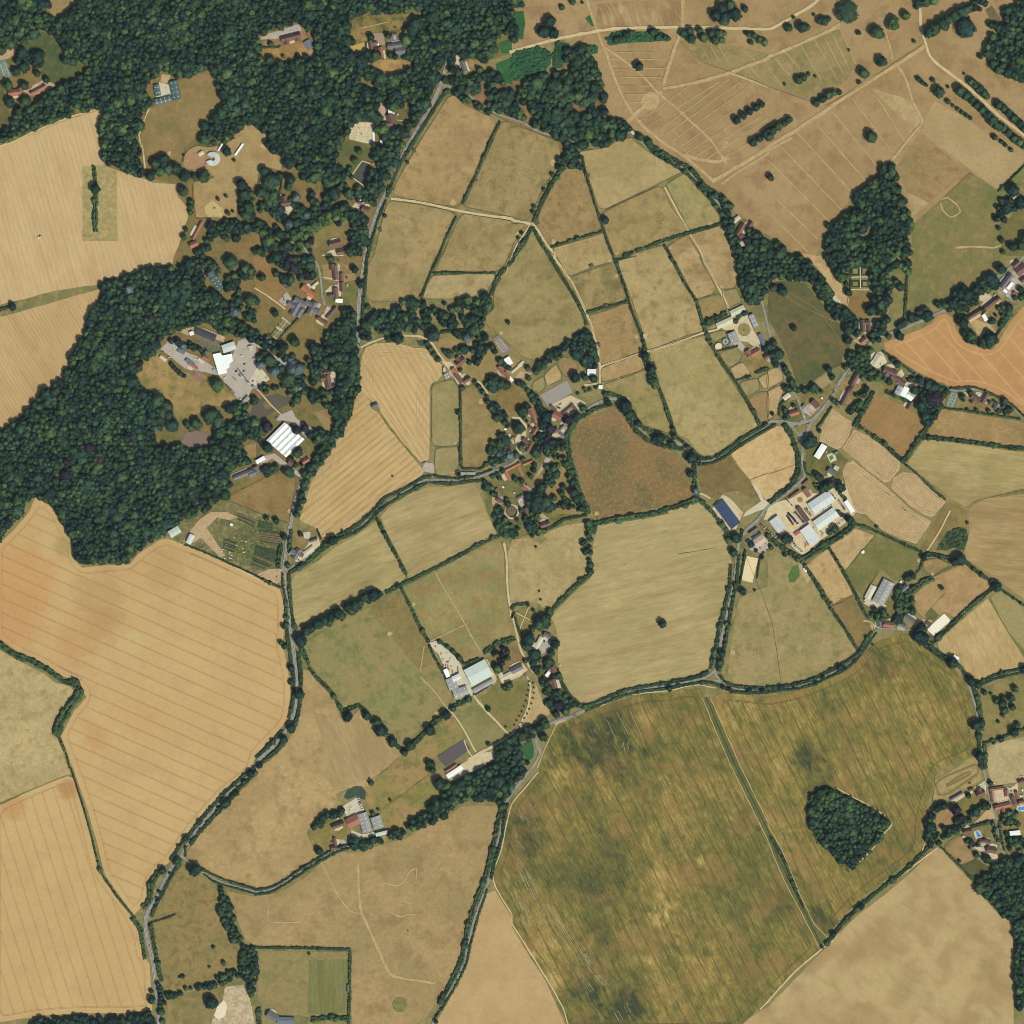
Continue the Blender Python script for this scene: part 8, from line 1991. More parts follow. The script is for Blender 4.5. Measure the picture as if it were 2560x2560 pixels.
wood('21: 20,930 120,870 200,810 300,730 380,660 480,600 560,540 600,560 560,610 450,700 350,780 250,830 160,900 80,970','tree line below the pear shaped pasture',6.8,(3.2,5.6),(7,13),'ggd')
wood('21: 440,700 480,640 560,560 610,540 640,650 650,760 640,850 580,840 520,800 480,760','dark copse beside the farm track',7,(3.6,6.2),(9,14),'gdd')
wood('21: 110,1120 200,1110 240,1170 260,1260 300,1320 400,1390 430,1450 300,1480 220,1520 180,1600 130,1700 80,1700 100,1640 160,1560 150,1480 230,1400 210,1260','village trees behind the cottages',6.8,(3.2,5.6),(7,13),'ggdp',.85)
wood('21: 450,1030 540,1080 560,1040 640,1020 640,980 560,980 480,1010','young trees above the arena yard',5.5,(1.8,3),(4,6),'gg',.7)
wood('21: 20,1120 100,1140 120,1200 60,1210','garden trees above the curving drive',6.5,(3,5),(7,11),'gd')
wood('21: 100,1800 200,1780 290,1850 300,1932 120,1932','great tree mass beside the orchard lawn',7.4,(5,7.5),(11,16),'dg')
wood('22: 100,0 270,0 300,40 200,60 250,150 150,190 120,130 80,80','trees round the small brown cottage',6.6,(3,5),(6,11),'gdl')
wood('12: 1790,50 1850,60 1932,130 22: 70,100 60,190 0,180 12: 1840,180','garden hedge trees below the round courtyard',6,(2.6,4.4),(5,8),'ggl',.8)
wood('22: 540,50 640,90 610,200 600,300 620,440 590,480 550,430 540,300 520,230 540,150','upright tree belt between two pale fields',6.6,(3,5.2),(6,11),'ggl')
wood('22: 150,790 210,760 280,790 270,880 200,880','clump beside the walled lawn',7,(3.4,5.8),(8,13),'gdp')
wood('22: 130,1110 280,1100 330,1150 250,1200 170,1230 200,1330 300,1350 480,1440 510,1470 420,1500 300,1540 250,1450 200,1330 150,1180','garden trees beside the avenue drive',6.2,(2.8,5),(5,10),'ggdd',.75)
wood('32: 930,650 1000,560 1040,600 1100,650 1110,700 1080,760 1000,740 950,730','overgrown trees between riding hall and paddocks',6.2,(2.8,5),(6,10),'ggl',.8)
wood('32: 870,760 940,640 1010,520 1040,500 960,650 900,740','narrow tree strip beside the riding hall',6,(2.6,4.4),(5,9),'gg')
wood('32: 1100,880 1130,830 1180,870 1200,960 1230,1000 1150,1000 1100,950','dark clump at the lane bend',7,(3.8,6.2),(9,14),'gd',clear=False)
wood('33: 1690,420 1730,400 1745,560 1720,570 1690,500','garden trees east of the blue pool',6,(2.4,4.2),(5,8),'gg')
wood('33: 1750,330 1830,330 1900,420 1870,440 1760,440','garden trees below the courtyard',6,(2.4,4.2),(4,8),'ggl',.6)
wood('20: 1600,1640 1640,1620 1660,1760 1700,1860 1760,1890 1932,1780 1932,1960 1660,1960 1620,1800','trees round the lane side house',6.6,(3,5.4),(7,12),'ggdd',.75)
wood('02: 1690,130 1740,110 1800,170 1920,210 1900,260 1800,210','dark trees among the allotments',6,(2.4,4.4),(5,8),'gd')
wood('31: 380,150 480,240 540,330 470,330 400,250','trees beside the grass ride',6.6,(3,5),(6,11),'gg')
wood('31: 560,110 610,160 600,230 540,210','trees west of the parterre',6,(2.6,4.4),(5,9),'gd')
for s,lab,dn,mx in [
 ('10: 220,1650 330,1640 420,1600 520,1600 650,1530 730,1590 690,1660 560,1690 440,1770 340,1850 250,1810 200,1730','light green tree belt in the estate',.9,'lllg'),
 ('10: 190,1190 400,1340 600,1390 840,1440 900,1520 860,1640 830,1932 11: 480,0 440,60 150,0 0,0 01: 1640,0 1500,0 00: 1800,1932 1932,1700 10: 0,1560 180,1300','scattered estate trees between the drives',.34,'gggdl'),
 ('11: 0,0 150,0 300,130 230,260 130,230 0,120','park trees west of the manor',.22,'gd'),
 ('21: 160,1680 330,1490 400,1470 440,1600 530,1900 540,1932 300,1932 290,1850 200,1780','small orchard trees',.25,'gh'),
 ('11: 1340,640 1560,580 1700,560 1800,650 1932,780 1932,960 1760,1050 1640,960 1480,860','farm garden trees',.22,'gdh'),
 ('12: 0,60 200,130 180,420 0,440','bushes among the allotments',.3,'hhg'),
 ('02: 1480,40 1640,40 1932,60 1932,430 1700,350 1560,280','bushes of the allotment yard',.25,'hhg'),
 ('31: 480,990 560,900 760,950 770,1040 700,1170 640,1220 490,1130','back garden bushes of the terraces',.4,'hhg'),
 ('31: 790,820 900,800 1000,870 1120,960 1220,1000 1210,1060 1110,1100 960,1060 850,960','village street garden trees',.5,'ghd'),
 ('31: 1340,1030 1560,1020 1800,1130 1880,1220 1700,1200','tennis house garden trees',.35,'gh'),
 ('31: 1500,420 1700,300 1830,380 1840,440 1740,580 1660,500','cottage garden bushes',.4,'gh'),
 ('22: 140,1110 280,1110 340,1180 400,1330 480,1440 420,1490 320,1500 220,1330','avenue garden bushes',.5,'ghd'),
 ('10: 180,1870 300,1830 350,1932 170,1932','dark clump above the manor',.9,'ggd'),
 ('10: 560,1310 700,1350 800,1430 890,1500 860,1600 760,1500 640,1420','estate trees below the dark pool',.6,'ggd'),
 ('10: 0,1180 90,1160 190,1200 180,1290 60,1250','estate trees at the paddock corner',.7,'ggd'),
 ('10: 0,1540 120,1440 200,1560 150,1680 20,1720','scattered estate trees west of the drive',.5,'ggd'),
 ('10: 450,300 520,290 620,360 660,440 560,420 480,380','trees between the two mansions',.9,'ggd'),
 ('00: 1760,1340 1880,1350 1932,1500 1932,1680 1820,1660 1790,1500','clump below the round roof',.8,'gdd'),
 ('01: 1540,120 1640,280 1760,260 1700,380 1932,520 1932,420 1800,300 1830,200 1932,160 1932,40 1820,40 1700,180 1620,20 1520,20','garden trees round the green pavilion',.5,'ggdl'),
 ('11: -20,560 70,580 160,650 240,720 340,790 400,870 330,860 200,790 120,720 -20,650','hedge trees above the nursery',.75,'ggds'),
 ('11: -20,740 100,730 200,790 240,880 190,930 110,850 -20,830','nursery garden trees',.8,'ggs'),
 ('11: 430,830 520,810 640,790 660,900 620,1040 480,1060 410,960','trees round the house in the wood',.7,'ggd'),
 ('11: 20,990 260,980 300,1080 170,1030 60,1040','pond side trees',.5,'gls'),
 ('11: 380,1330 540,1340 620,1400 540,1520 430,1460','trees east of the white sawtooth roof',.7,'ggd'),
 ('11: 180,1440 320,1440 420,1560 400,1640 280,1600','garden trees by the small tiled cottage',.55,'ggd'),
 ('01: 1690,1110 1932,1080 1932,1280 1760,1270','pond garden trees',.55,'ggl'),
 ('21: 0,1130 180,1110 260,1180 430,1300 420,1450 360,1460 210,1540 150,1680 60,1720 0,1700','trees between the village cottages',.5,'ggdlh'),
 ('11: 1800,1330 1932,1330 1932,1570 1860,1590','trees west of the village drive',.85,'ggs'),
 ('12: 1780,-60 1932,-100 22: 140,-60 120,80 60,180 0,190 12: 1850,190 1800,80','trees round the circular house',.6,'ggl'),
 ('31: 1720,280 1860,380 1800,450 1720,400','garden trees of the cottage row',.45,'ggd'),
 ('31: 1850,240 1960,200 1960,330 1860,350','trees in the hamlet yard',.6,'ggd'),
 ('31: 1100,980 1230,990 1210,1070 1130,1080','trees below the white sheds',.6,'gdd'),
 ('31: 800,720 880,740 1000,830 980,850 880,780','shrubs along the village street',.6,'gg'),
 ('33: 1760,320 1980,330 1980,640 1800,640','garden trees below the tile courtyard',.3,'ggl'),
 ('33: 1470,510 1560,560 1640,640 1740,560 1700,680 1560,660','garden trees round the pool',.45,'ggl'),
 ('22: 60,900 180,860 180,1100 120,1100','trees west of the courtyard farmhouse',.6,'gdd'),
 ('22: 270,920 360,920 350,1080 290,1100','trees east of the courtyard farmhouse',.5,'gl'),
 ('12: 1770,1020 1932,1000 1932,1150 1790,1220','farm garden trees by the depot',.4,'gdp'),
 ('12: 1800,1300 1932,1290 22: 60,1250 12: 1880,1350','trees below the slate farmhouse',.6,'gg'),
 ('32: 800,820 960,560 1100,650 1100,760 960,850','cottage garden trees below the riding hall',.45,'ggl'),
 ('31: 230,990 330,970 480,930 480,1010 330,1060','trees above the crossroads',.35,'gd'),
 ('31: 80,1080 180,1020 240,1180 110,1260','trees in the hedged garden',.35,'gd'),
 ('31: 280,1580 340,1560 470,1640 400,1700 330,1700','garden trees by the slate garage',.35,'gl'),
 ('11: 690,1280 720,1290 640,1440 520,1570 420,1690 330,1700 360,1640 500,1480 620,1290','trees closing over the main road',.9,'ggd'),
 ('10: 1450,-30 1550,-30 1540,460 1440,480','trees closing over the road in the north wood',.9,'ggd')]:
  wood(s,lab,6.6,(2.4,5.8),(5,13),mx,min(1,dn*1.12))
k_=P('33: 285,190 330,155 400,130 515,140 650,215 760,275 865,340 945,420 890,505 840,575 770,655 690,745 610,790 550,750 465,660 385,590 315,475 272,420 292,360 292,250')
wood(k_,'scrubby margin of the kite shaped wood',3.2,(.9,1.8),(1.2,3),'h',.45,-1.0,False,'scrub','scrub')
# bracken stands as low green masses
for s in ('20: 0,400 100,370 200,350 290,390 290,480 250,540 150,570 60,600 0,610','20: 300,420 340,310 430,330 460,380 400,470 380,510 310,520','20: 580,345 620,330 655,350 640,400 600,410','20: 710,290 760,250 850,240 1000,240 1020,220 1100,220 1200,290 1180,310 900,320 740,345'):
  wood(s,'bright bracken stand near '+near(*P(s)[0]),4.4,(1.4,3.2),(1.4,3.8),'b',.93,clear=False,margin=1.0,cat='bracken',name='bracken')
wood('32: 1280,280 1310,220 1360,150 1440,115 1500,135 1505,200 1470,280 1400,265 1340,285','scrub bushes in the hollow',5,(1.6,3),(1.5,3),'h',.7,clear=False,cat='scrub',name='scrub')

# ------------------------------------------------------------------ hedges
for s,wd in [
 ('10: 1450,680 1400,740 1330,850 1260,960 1180,1090 1100,1220 1060,1300 1020,1400 990,1480',6),('10: 980,1510 950,1580 910,1690 870,1820 845,1932 11: 835,30 825,170 808,400 800,520',5.5),
 ('10: 1840,920 1760,1090 1660,1320 1560,1540',4.5),('10: 1510,1640 1450,1760 1380,1932 11: 1380,0 1320,130 1250,300',4.5),
 ('20: 370,1290 300,1390 230,1520 190,1620 165,1670',7),('20: 530,1180 560,1320 600,1450 650,1610 690,1730 720,1830 765,1932',4),('21: 770,20 810,120 860,260 900,400 940,500 980,610 1010,720',4.5),
 ('21: 985,700 1010,790 1040,880 1090,990',15),('21: 1110,1000 1150,1100 1190,1230 1230,1350',6),('20: 295,1865 500,1800 690,1745',4),('20: 850,1925 1000,1870 1200,1800 1380,1745 1480,1720 1590,1685',6),
 ('21: 785,30 880,0 20: 840,1932',5),('20: 1150,1850 1200,1932 21: 1200,20 1240,80 1300,200 1390,340 1430,470 1460,570',5),('21: 1470,590 1530,720 1640,880 1720,1000 1790,1120 1870,1270',6.5),
 ('20: 145,1725 130,1760 80,1850 20,1932 11: 1932,40 1850,130 1800,220 1780,290',7),('20: 160,1720 200,1800 250,1880 285,1932 21: 290,10 360,130 430,240 500,360 540,440 560,520',6),
 ('20: 1040,1090 1150,1170 1270,1230 1370,1290 1440,1390 1540,1480 1640,1560',9),('20: 1010,1080 1080,1160 1180,1220 1290,1290 1380,1370 1420,1420 1500,1500 1570,1600 1600,1690',6),
 ('30: 1735,1445 1960,1225',3),('31: 1180,1370 1400,1390 1700,1430 1960,1462',8),('31: 690,1285 850,1400 1020,1550',7.5),('31: 1030,1545 1100,1440 1190,1310 1270,1190 1310,1130',8),
 ('31: 660,1275 740,1130 790,1030',9),('31: 1030,480 1040,330 1050,150 1060,100',5),('31: 1030,1570 1130,1650 1240,1760 1340,1840',4),('31: 130,1280 180,1370 220,1480 230,1580 220,1650 190,1710 110,1780 20,1860',9),
 ('31: 275,1560 290,1640 330,1660',4),('31: 480,1140 400,1260 370,1290',4),('31: 870,720 1000,810 1140,920 1200,960',5),('31: 1380,1000 1560,992 1700,1050 1840,1120 1950,1225',4),('31: 1330,1150 1500,1170 1700,1200 1900,1230',4),
 ('31: 1720,600 1840,440',5),('21: 570,430 700,390 880,340',5),('21: 1240,1365 1310,1420 1390,1500 1440,1530 1530,1518 1640,1455 1740,1375 1880,1295 1932,1262',6),('21: 1400,1575 1500,1562 1600,1520 1700,1445 1850,1350 1932,1305 31: 60,1272',5),
 ('21: 480,1240 440,1310 420,1400 440,1530 480,1690 530,1840 570,1932',11),('21: 520,1220 640,1150 780,1115',7),('21: 700,1035 800,1060 870,1110 925,1200 960,1270 1050,1330 1180,1375',7),('21: 880,1230 930,1310 1030,1395 1140,1435 1290,1455',8),
 ('21: 1375,1580 1380,1690 1390,1780 1400,1840',9),('21: 1400,1835 1280,1880 1140,1920 22: 1090,10 900,40 750,60 650,85',9),('21: 1430,1850 1500,1925 22: 1520,10 1570,80 1620,150 1640,230',8),('21: 1550,720 1700,680',3.5),
 ('21: 1470,510 1540,475 1615,435',9),('21: 1690,500 1720,450 1790,410',7),('21: 1840,880 1932,850',6),('21: 1690,940 1760,920 1800,910',4),
 ('22: 590,475 500,540 400,640 320,720 285,765',8),('22: 560,25 400,55 330,100 230,145',5),('22: 1650,400 1640,550 1600,730 1560,900 1530,1080 1500,1180',6.5),('22: 1480,1205 1430,1235 1300,1265 1100,1300 900,1335 750,1385 600,1450 530,1480',6),
 ('22: 1740,140 1720,220',5),('22: 1710,330 1695,530 1660,700 1625,900 1605,1020 1575,1180',6),('22: 560,1500 700,1440 850,1385 1000,1350 1150,1335 1250,1315 1400,1290 1500,1290 1570,1315 1640,1345',5),('22: 1650,1360 1800,1365 1932,1365 32: 0,1360 200,1335 350,1300 430,1258 560,1200 640,1140 700,1075 770,975 815,910',5),
 ('22: 1570,1235 1620,1290 1700,1318 1932,1330 32: 200,1302 340,1265',6),('32: 345,1265 420,1220 540,1160 680,1060 720,1000 785,905',5.5),('22: 340,1190 380,1290 430,1380 510,1460',7),('22: 0,730 30,700 120,690',6),('22: 15,760 40,860 70,930',5),
 ('32: 460,270 560,430 650,600 720,740 760,800',5.5),('32: 260,380 360,530 470,720 580,880 640,980 690,1060',6),('32: 255,365 400,270 550,180 655,90',11),('32: 0,190 100,260 240,355',10),('32: 660,90 800,140 950,210 1130,290 1160,300',5),
 ('32: 1240,990 1360,880 1500,740 1620,640 1710,560',8),('32: 1480,370 1600,470 1710,540',6),('32: 1750,580 1960,725',4),('32: 1050,620 1130,560 1230,500',13),('32: 1170,330 1230,320 1360,350',8),('32: 1160,370 1150,420 1120,460',3.5),
 ('32: 1215,1005 1300,1065 1380,1120 1450,1170 1500,1250',6),('32: 1180,1010 1290,1090 1390,1160',5),('32: 1600,1285 1720,1228 1960,1172',5),('32: 1600,1305 1720,1255 1960,1200',5),('32: 1540,1300 1575,1380 1605,1540 1615,1640',9),('32: 1590,1640 1595,1760 1610,1932',7),('32: 1635,1760 1640,1932',7),
 ('32: 1620,1750 1750,1710 1880,1650 1960,1635',5),('33: 1210,600 1140,670 1000,800 870,900 700,1040 560,1180 440,1330',7),('33: 20,520 120,690 200,900 265,1050',5),('33: 1310,600 1440,730 1560,860',4.5),('33: 1530,445 1620,420 1700,398',5),('33: 1745,400 1755,500 1780,620',5),
 ('12: 190,250 175,330 170,420',8),('12: 265,140 250,300',7),('12: 250,470 255,600 270,750 290,870',7),('12: 200,460 200,520 222,650',4),('12: 915,55 990,200 1060,330 1140,480',6.5),('12: 990,605 1080,560 1300,450 1500,350 1700,240 1830,180',6.5),
 ('12: 1100,580 1160,700 1230,850 1300,975',5.5),('12: 255,460 400,370 520,270 590,220',8),('12: 600,215 750,150 850,80 900,20 11: 950,1905 1000,1865',6),('12: 620,175 750,108 860,18 11: 975,1825 1120,1760 1250,1680 1320,1660',5),('11: 1350,1660 1500,1680 1640,1662 1780,1615',4.5),
 ('11: 1010,1860 1150,1785 1300,1712 1480,1720 1640,1695 1690,1700',6),('12: 400,1180 470,1260 560,1350 620,1450 650,1500',6.5),('12: 655,1510 700,1490 780,1460 820,1510 870,1570',8),('12: 870,1575 960,1660 1060,1760 1120,1810',8),('12: 1120,1805 1200,1740 1290,1650 1380,1560 1440,1500',9),
 ('12: 1465,1480 1600,1420',8),('12: 225,660 235,900 262,1100 285,1250 280,1420 250,1560',6),('12: 200,1650 120,1740 40,1820 0,1850',6),('12: 320,1060 340,1250 335,1420 310,1560 275,1660',7),('12: 230,1720 150,1810 60,1880 20,1915',7),('12: 335,1010 400,1150',8),
 ('12: 1720,1060 1820,995 1950,955',9),('12: 1645,1375 1780,1290',7),('12: 1570,1150 1680,1110',5),('12: 1310,1010 1340,1080 1420,1220 1480,1330',5),('12: 1385,980 1460,1030 1560,1130',6),('12: 0,480 100,535 190,570',4),
 ('13: 0,920 100,905 200,855 350,755 480,675 600,608 690,580',4.5),('13: 0,955 110,938 210,885 360,785 490,702 620,630 700,605',4.5),('13: 1860,290 1825,420 1810,500 1770,680 1720,860 1650,1030 1610,1160',9),('13: 1605,1180 1575,1330 1540,1470 1460,1640 1385,1775',9),
 ('13: 1895,270 1870,380 1855,520 1805,690 1775,830',5.5),('13: 1745,920 1690,1080 1655,1200 1620,1330 1590,1470 1510,1640 1420,1790 1350,1890',4.5),('13: 0,1355 300,1358 710,1370',5),('13: 710,1375 708,1600 700,1932',5),('13: 430,1895 560,1885 700,1890',9),('13: 5,1390 10,1600',4),('13: 20,1820 25,1932',8),
 ('03: 1932,-20 1830,70 1700,180 1640,250 1540,365 1440,490 1370,570 1290,690',6),('03: 1190,790 1140,880 1130,980 1090,1045',11),('03: 1932,40 1810,150 1700,280 1610,370 1520,470 1440,570',7),('03: 1400,600 1400,660',4),('03: 1345,740 1290,820 1230,940 1170,1050 1145,1120',6),
 ('03: 1135,1180 1160,1300 1190,1480 1220,1600',7),('03: 1065,1240 1080,1340 1095,1440',7),('03: 1000,1130 1040,1180 1070,1230',9),('03: 535,0 600,200 680,470 730,680',2.6),('03: 735,700 770,800 870,950 1000,1110',4),('03: 1520,760 1620,810 1720,850 1932,915',4),('03: 1540,800 1620,860 1720,890 1932,950',3.5),('03: 1130,1170 1230,1140 1320,1105',3),
 ('02: -20,985 80,1060 170,1100 270,1140 390,1210 480,1280 545,1290',10),('02: 550,1270 600,1350 580,1400 520,1480 460,1580 430,1660',17),('02: 440,1690 490,1800',4.5),('02: 500,1820 525,1932',2.5),('02: 1390,245 1520,295 1700,375 1932,480',3),
 ('01: -20,415 70,385',6),('00: 710,1262 722,1390',6),('00: 722,1450 720,1550 720,1740',9),('11: 1540,1020 1545,1150 1545,1400 1550,1600',4.5),('11: 1555,1605 1690,1605 1760,1560',4.5),('11: 1400,575 1580,555',5),('11: 1340,132 1580,128 1800,128',4.5),
 ('01: 1500,0 1400,40',4),('11: 95,590 160,640 220,570 330,460 390,415',3),('31: 620,75 770,75',3),('31: 620,80 622,250',3),('21: 1640,400 1650,420',3) ,('31: 85,1200 90,1130 150,1080',4),('31: 890,1020 1000,1070 1090,1110',8),
 ('01: 1290,800 1350,880 1400,910',5),('31: 360,1740 430,1720 500,1690',14),('32: 520,0 620,60 650,85',8),('31: 590,1830 540,1790 600,1870 640,1932',4),('22: 1760,290 1740,420 1720,540',3),('22: 1900,300 1870,350 1850,500',3),('12: 410,340 460,300 500,260',5),('12: 460,130 490,200',4),
 ('10: 660,160 720,130 800,110',6),('10: 830,320 835,400',3),('10: 850,440 960,440',2.5),('10: 205,1310 180,1450 150,1600',2.5),('10: 60,360 180,355',3),
 ]:
  hedge(s,wd)

# ------------------------------------------------------------------ single trees
trees('00: 715,1425,46d 1380,1445,46 1440,1560,30 1440,1520,28 1435,1600,26 1400,1730,22 1385,1785,28 1390,1330,52d 1540,1330,56 1460,1330,30 1230,1200,52d 1170,1230,46 1270,1270,52 1200,1290,50 1130,1330,42 1710,1140,40 1765,1210,16 1705,1480,17 1645,1500,17 1720,1605,22 1755,1595,14 1740,1050,12 1760,1040,12 1820,1390,52d 1840,1470,52 1870,1560,52 1850,1620,48 1385,1170,12 1350,1250,14 165,400,58d 280,430,66d 180,500,52 120,540,40 280,550,32 60,640,46 180,645,40 75,770,46d 190,760,52 350,600,30 1320,1270,50 1240,1240,40')
trees('10: 60,1290,42d 110,1360,78 35,1450,46 130,1460,40 100,1510,26 245,1230,56d 255,1350,44d 390,1280,46d 440,1330,52l 520,1300,30 540,1390,32 585,1455,62d 690,1460,46 420,1460,32 420,1510,36 300,1490,38s 340,1580,42 380,1620,36s 440,1690,40l 490,1645,40l 540,1620,40l 590,1595,40 650,1570,40 680,1610,38 600,1640,38l 520,1680,38l 400,1720,40l 350,1720,40l 330,1765,40l 280,1745,38 370,1775,38l 620,1680,34p 410,1810,38p 245,1690,46s 300,1680,40 775,1140,30 745,1210,32 705,1270,24 635,435,32p 705,425,58d 790,460,62d 680,310,52 640,320,36 100,450,38 205,425,18 315,420,22d 375,425,24d 930,590,58 1030,610,62 1165,420,26l 110,330,24 1200,180,72d 1170,230,52 1320,240,38d 1330,130,62 970,1628,18 1140,1225,16 30,1590,22 20,1680,32 70,1815,32 170,1765,46 230,1840,40 320,1820,30 500,1660,36l 330,1840,40l 290,1790,38l')
trees('20: 235,240,56d 280,160,52d 310,250,52d 215,220,32 375,55,24 455,10,30 530,20,14 950,500,42d 1530,110,52d 1580,60,46d 1600,130,52d 1640,30,46 1680,110,62d 1590,160,46 1755,65,30d 1290,250,38 1340,230,36 1350,290,42 1410,230,32 1440,280,42 1500,250,36 1530,300,42 1560,250,42 1600,250,24 1580,300,32l 860,260,32 890,250,30 780,300,27 810,295,30 1060,240,38 1100,280,32 1180,290,20 1150,280,22 1780,260,27 1820,270,32 1860,300,32 1900,320,34l 1800,320,24 1760,245,17 1690,905,36d 1740,870,33d 1790,840,35d 1840,810,33d 1880,785,29d 1815,1075,36d 1860,1045,35d 1905,1015,35d 1932,985,33d 300,1315,20 240,1430,18 165,1560,20 155,1600,20 70,1755,16 45,1795,16 960,1035,36 1030,1065,32 1080,1155,22 1120,1185,18 1170,1210,24 1350,1280,22 1420,1400,30 1500,1480,34 1530,1470,34 1640,1550,34 1590,1500,36 1300,1290,8 700,1660,34d 690,720,38d 690,840,40d 330,840,46 180,620,66 300,640,66 400,660,40 490,720,46 560,590,34 600,740,50')
trees('30: 580,90,100 810,245,64 935,175,62l 1035,115,42l 680,248,22 850,465,47 715,550,47 685,620,19 1480,205,92d 770,1025,54 150,210,37 250,210,48 290,205,30 415,160,42 385,160,30 455,145,24 345,112,15 190,132,17 1100,310,17 1600,425,26d 610,378,12 230,600,38 265,585,30 305,560,17 125,635,14 355,575,13 360,775,35 410,745,35 450,715,37 490,700,32 535,695,24 30,980,42 75,950,40l 120,930,32 155,905,34 5,1030,38 15,1335,32 920,1260,38 850,1300,27')
trees('30: 1440,680,47 1490,720,40 1530,755,38 1570,790,38 1610,825,40 1650,865,40 1690,910,47 1725,945,46 1770,960,38 1810,1000,40 1850,1040,40 1890,1070,40 1925,1100,38','in the southern row of the park avenue')
trees('30: 1525,615,37 1560,640,36 1590,670,38 1620,700,38 1642,725,32','in the short northern row of the avenue')
trees('30: 1730,790,40 1770,815,37 1810,850,38 1850,890,40 1890,930,40 1925,970,38','in the eastern row of the avenue')
trees('30: 1280,695,52 1130,595,24 1160,620,22 1190,640,18 1240,605,22 1355,765,24 1393,797,16 1430,825,20 1460,845,20 1495,870,20 1525,890,18 1705,1035,27 1760,1070,20 1790,1095,20 1830,1130,20 1355,655,15 1478,555,12 1840,1430,56d 1735,1720,20 1760,1810,27 1770,1900,22 1840,1860,42d 1900,1850,42 1932,1780,42')
trees('30: 1200,245,48 1250,205,48 1300,175,48 1350,145,48 1400,118,48 1450,88,48 1495,68,42 1250,235,40 1330,195,40','in the thick row beside the park drive')
trees('30: 1130,20,42d 1180,10,46 1240,0,46l 1115,55,22d','at the top edge of the park')
trees('01: 95,380,34d 1630,970,60 1290,1270,62d 1590,1200,76 1480,1260,52 1415,1270,32 1440,1290,36 1730,1150,46d 1640,1240,60 1735,40,62 1850,90,46 1890,110,42 1840,150,42 1720,230,42d 1880,330,52 1800,280,20l 1590,130,42s 1770,420,48s 1380,265,37s 970,250,46s 1140,460,42p 490,1640,56p 720,1320,42p 670,1440,56p 750,1520,46p 960,1360,46p 500,1550,46p 1170,1300,38s 1180,380,40l 1045,410,34l 1290,815,20d 1310,842,20d 1350,880,22d 1385,903,20d 1280,570,34p 1340,650,36d 1380,680,30s 1430,680,24d 1500,700,22d 1290,640,24 1650,1340,48 1700,1400,52 1800,1330,38l 1740,1280,40 1680,1480,60d 1630,1460,50 1790,1470,46 1270,1610,46 1670,1640,66d 1690,1690,40 1770,1105,14 1860,1190,24 1820,1220,24 1900,1110,18 1440,1700,50 990,940,60d 1180,1080,66')
trees('11: 45,160,34 290,640,46 430,690,48 145,430,34d 260,170,36 795,210,38d 845,385,26 870,455,22 740,100,34d 1065,615,52d 1000,625,30 1330,590,62d 1510,580,34 1625,555,47 1585,615,40s 1665,795,38 1510,710,27l 1780,680,30 1740,685,27 1800,720,27 1840,790,32 1870,820,27 1290,660,24 1310,700,26 1340,740,26 1370,780,26 1555,995,26 1650,950,22 1680,985,22 1710,1025,24 1740,1060,17 1525,1180,24 1790,940,52 1840,960,52 1880,970,42 1750,910,22 80,1280,50p 305,1310,44p 370,1290,37p 80,1440,48d 310,1480,46 100,780,58 130,870,44s 30,820,38s 60,670,37 200,690,48d 240,930,60 320,840,46s 0,340,34 20,160,20 110,30,30 150,130,30 250,210,26 200,980,22 160,990,18 60,960,14 640,1340,30 600,1250,30 560,1120,20 1540,860,20 1900,500,20 1530,1645,20 1535,1280,8 1030,1660,10 1150,340,28 1420,355,18 560,20,34 610,100,0.1')
trees('21: 310,1600,37 330,1640,40 280,1610,24 345,1580,22 405,1570,26 220,1740,44d 260,1700,26 385,1740,27 370,1790,30 315,1820,29 415,1835,12 430,1890,27 465,1890,17 430,1670,32 455,1700,37 460,1780,42d 480,1830,37d 320,1520,20 345,1500,14 495,1915,14','on the orchard lawn')
trees('21: 170,1860,78d 240,1850,62 50,1290,54 480,1210,44d 410,1230,40p 255,1210,52d 285,1300,47p 475,910,47d 550,910,32 845,1130,62d 880,1190,47 720,1100,30d 950,1265,32 1110,1370,47d 1080,1370,37d 1200,1410,32 1345,1520,52d 1345,1640,32d 1205,1345,20 1380,1770,32s 115,845,26 610,920,36 530,1140,30 200,1140,24 75,1170,46 580,600,30d 1000,760,40d 1050,850,40d 1060,940,40 1660,1500,0.1 1400,1540,24 30,1500,30 1220,1360,26 1750,430,26 1680,490,20 1280,165,12 1230,55,14 700,1040,24')
trees('31: 190,540,28d 100,260,45d 40,240,32 270,1010,32 450,850,32d 480,910,27d 320,1390,58d 290,1410,50d 385,1320,20d 540,1740,46d 430,1740,40 400,1755,36 460,1720,38 770,400,52d 600,270,34 600,630,38d 1195,450,58d 990,600,40d 1750,95,47d 1685,190,57d 1490,290,62d 1440,280,50d 1150,1120,48d 1240,1060,84p 1100,1010,37 1500,1155,14d 1570,1160,18d 1660,1165,20d 1780,1090,32 1820,1160,32 1240,990,56d 1200,970,40 1900,250,30 1860,310,26 960,60,40 990,230,40 960,190,30 880,310,44p 300,1000,20 220,1010,26 1670,620,56d 1520,600,48 1460,500,46 1090,1440,20 110,1810,0.1 30,1190,18 740,1000,30d 720,1040,30 80,1810,14 150,1745,18 200,1675,16 1700,1090,12')
trees('12: 75,45,24 150,60,30d 210,185,30d 335,165,22 575,210,46d 520,240,22 880,620,58d 740,700,57d 610,760,52d 460,840,52d 380,890,42d 330,960,58d 560,790,42d 820,640,42 690,720,42 920,620,37 510,820,42 640,780,40 780,690,40 420,870,40 550,830,36 720,740,40 850,660,36','in the tree line across to the main road')
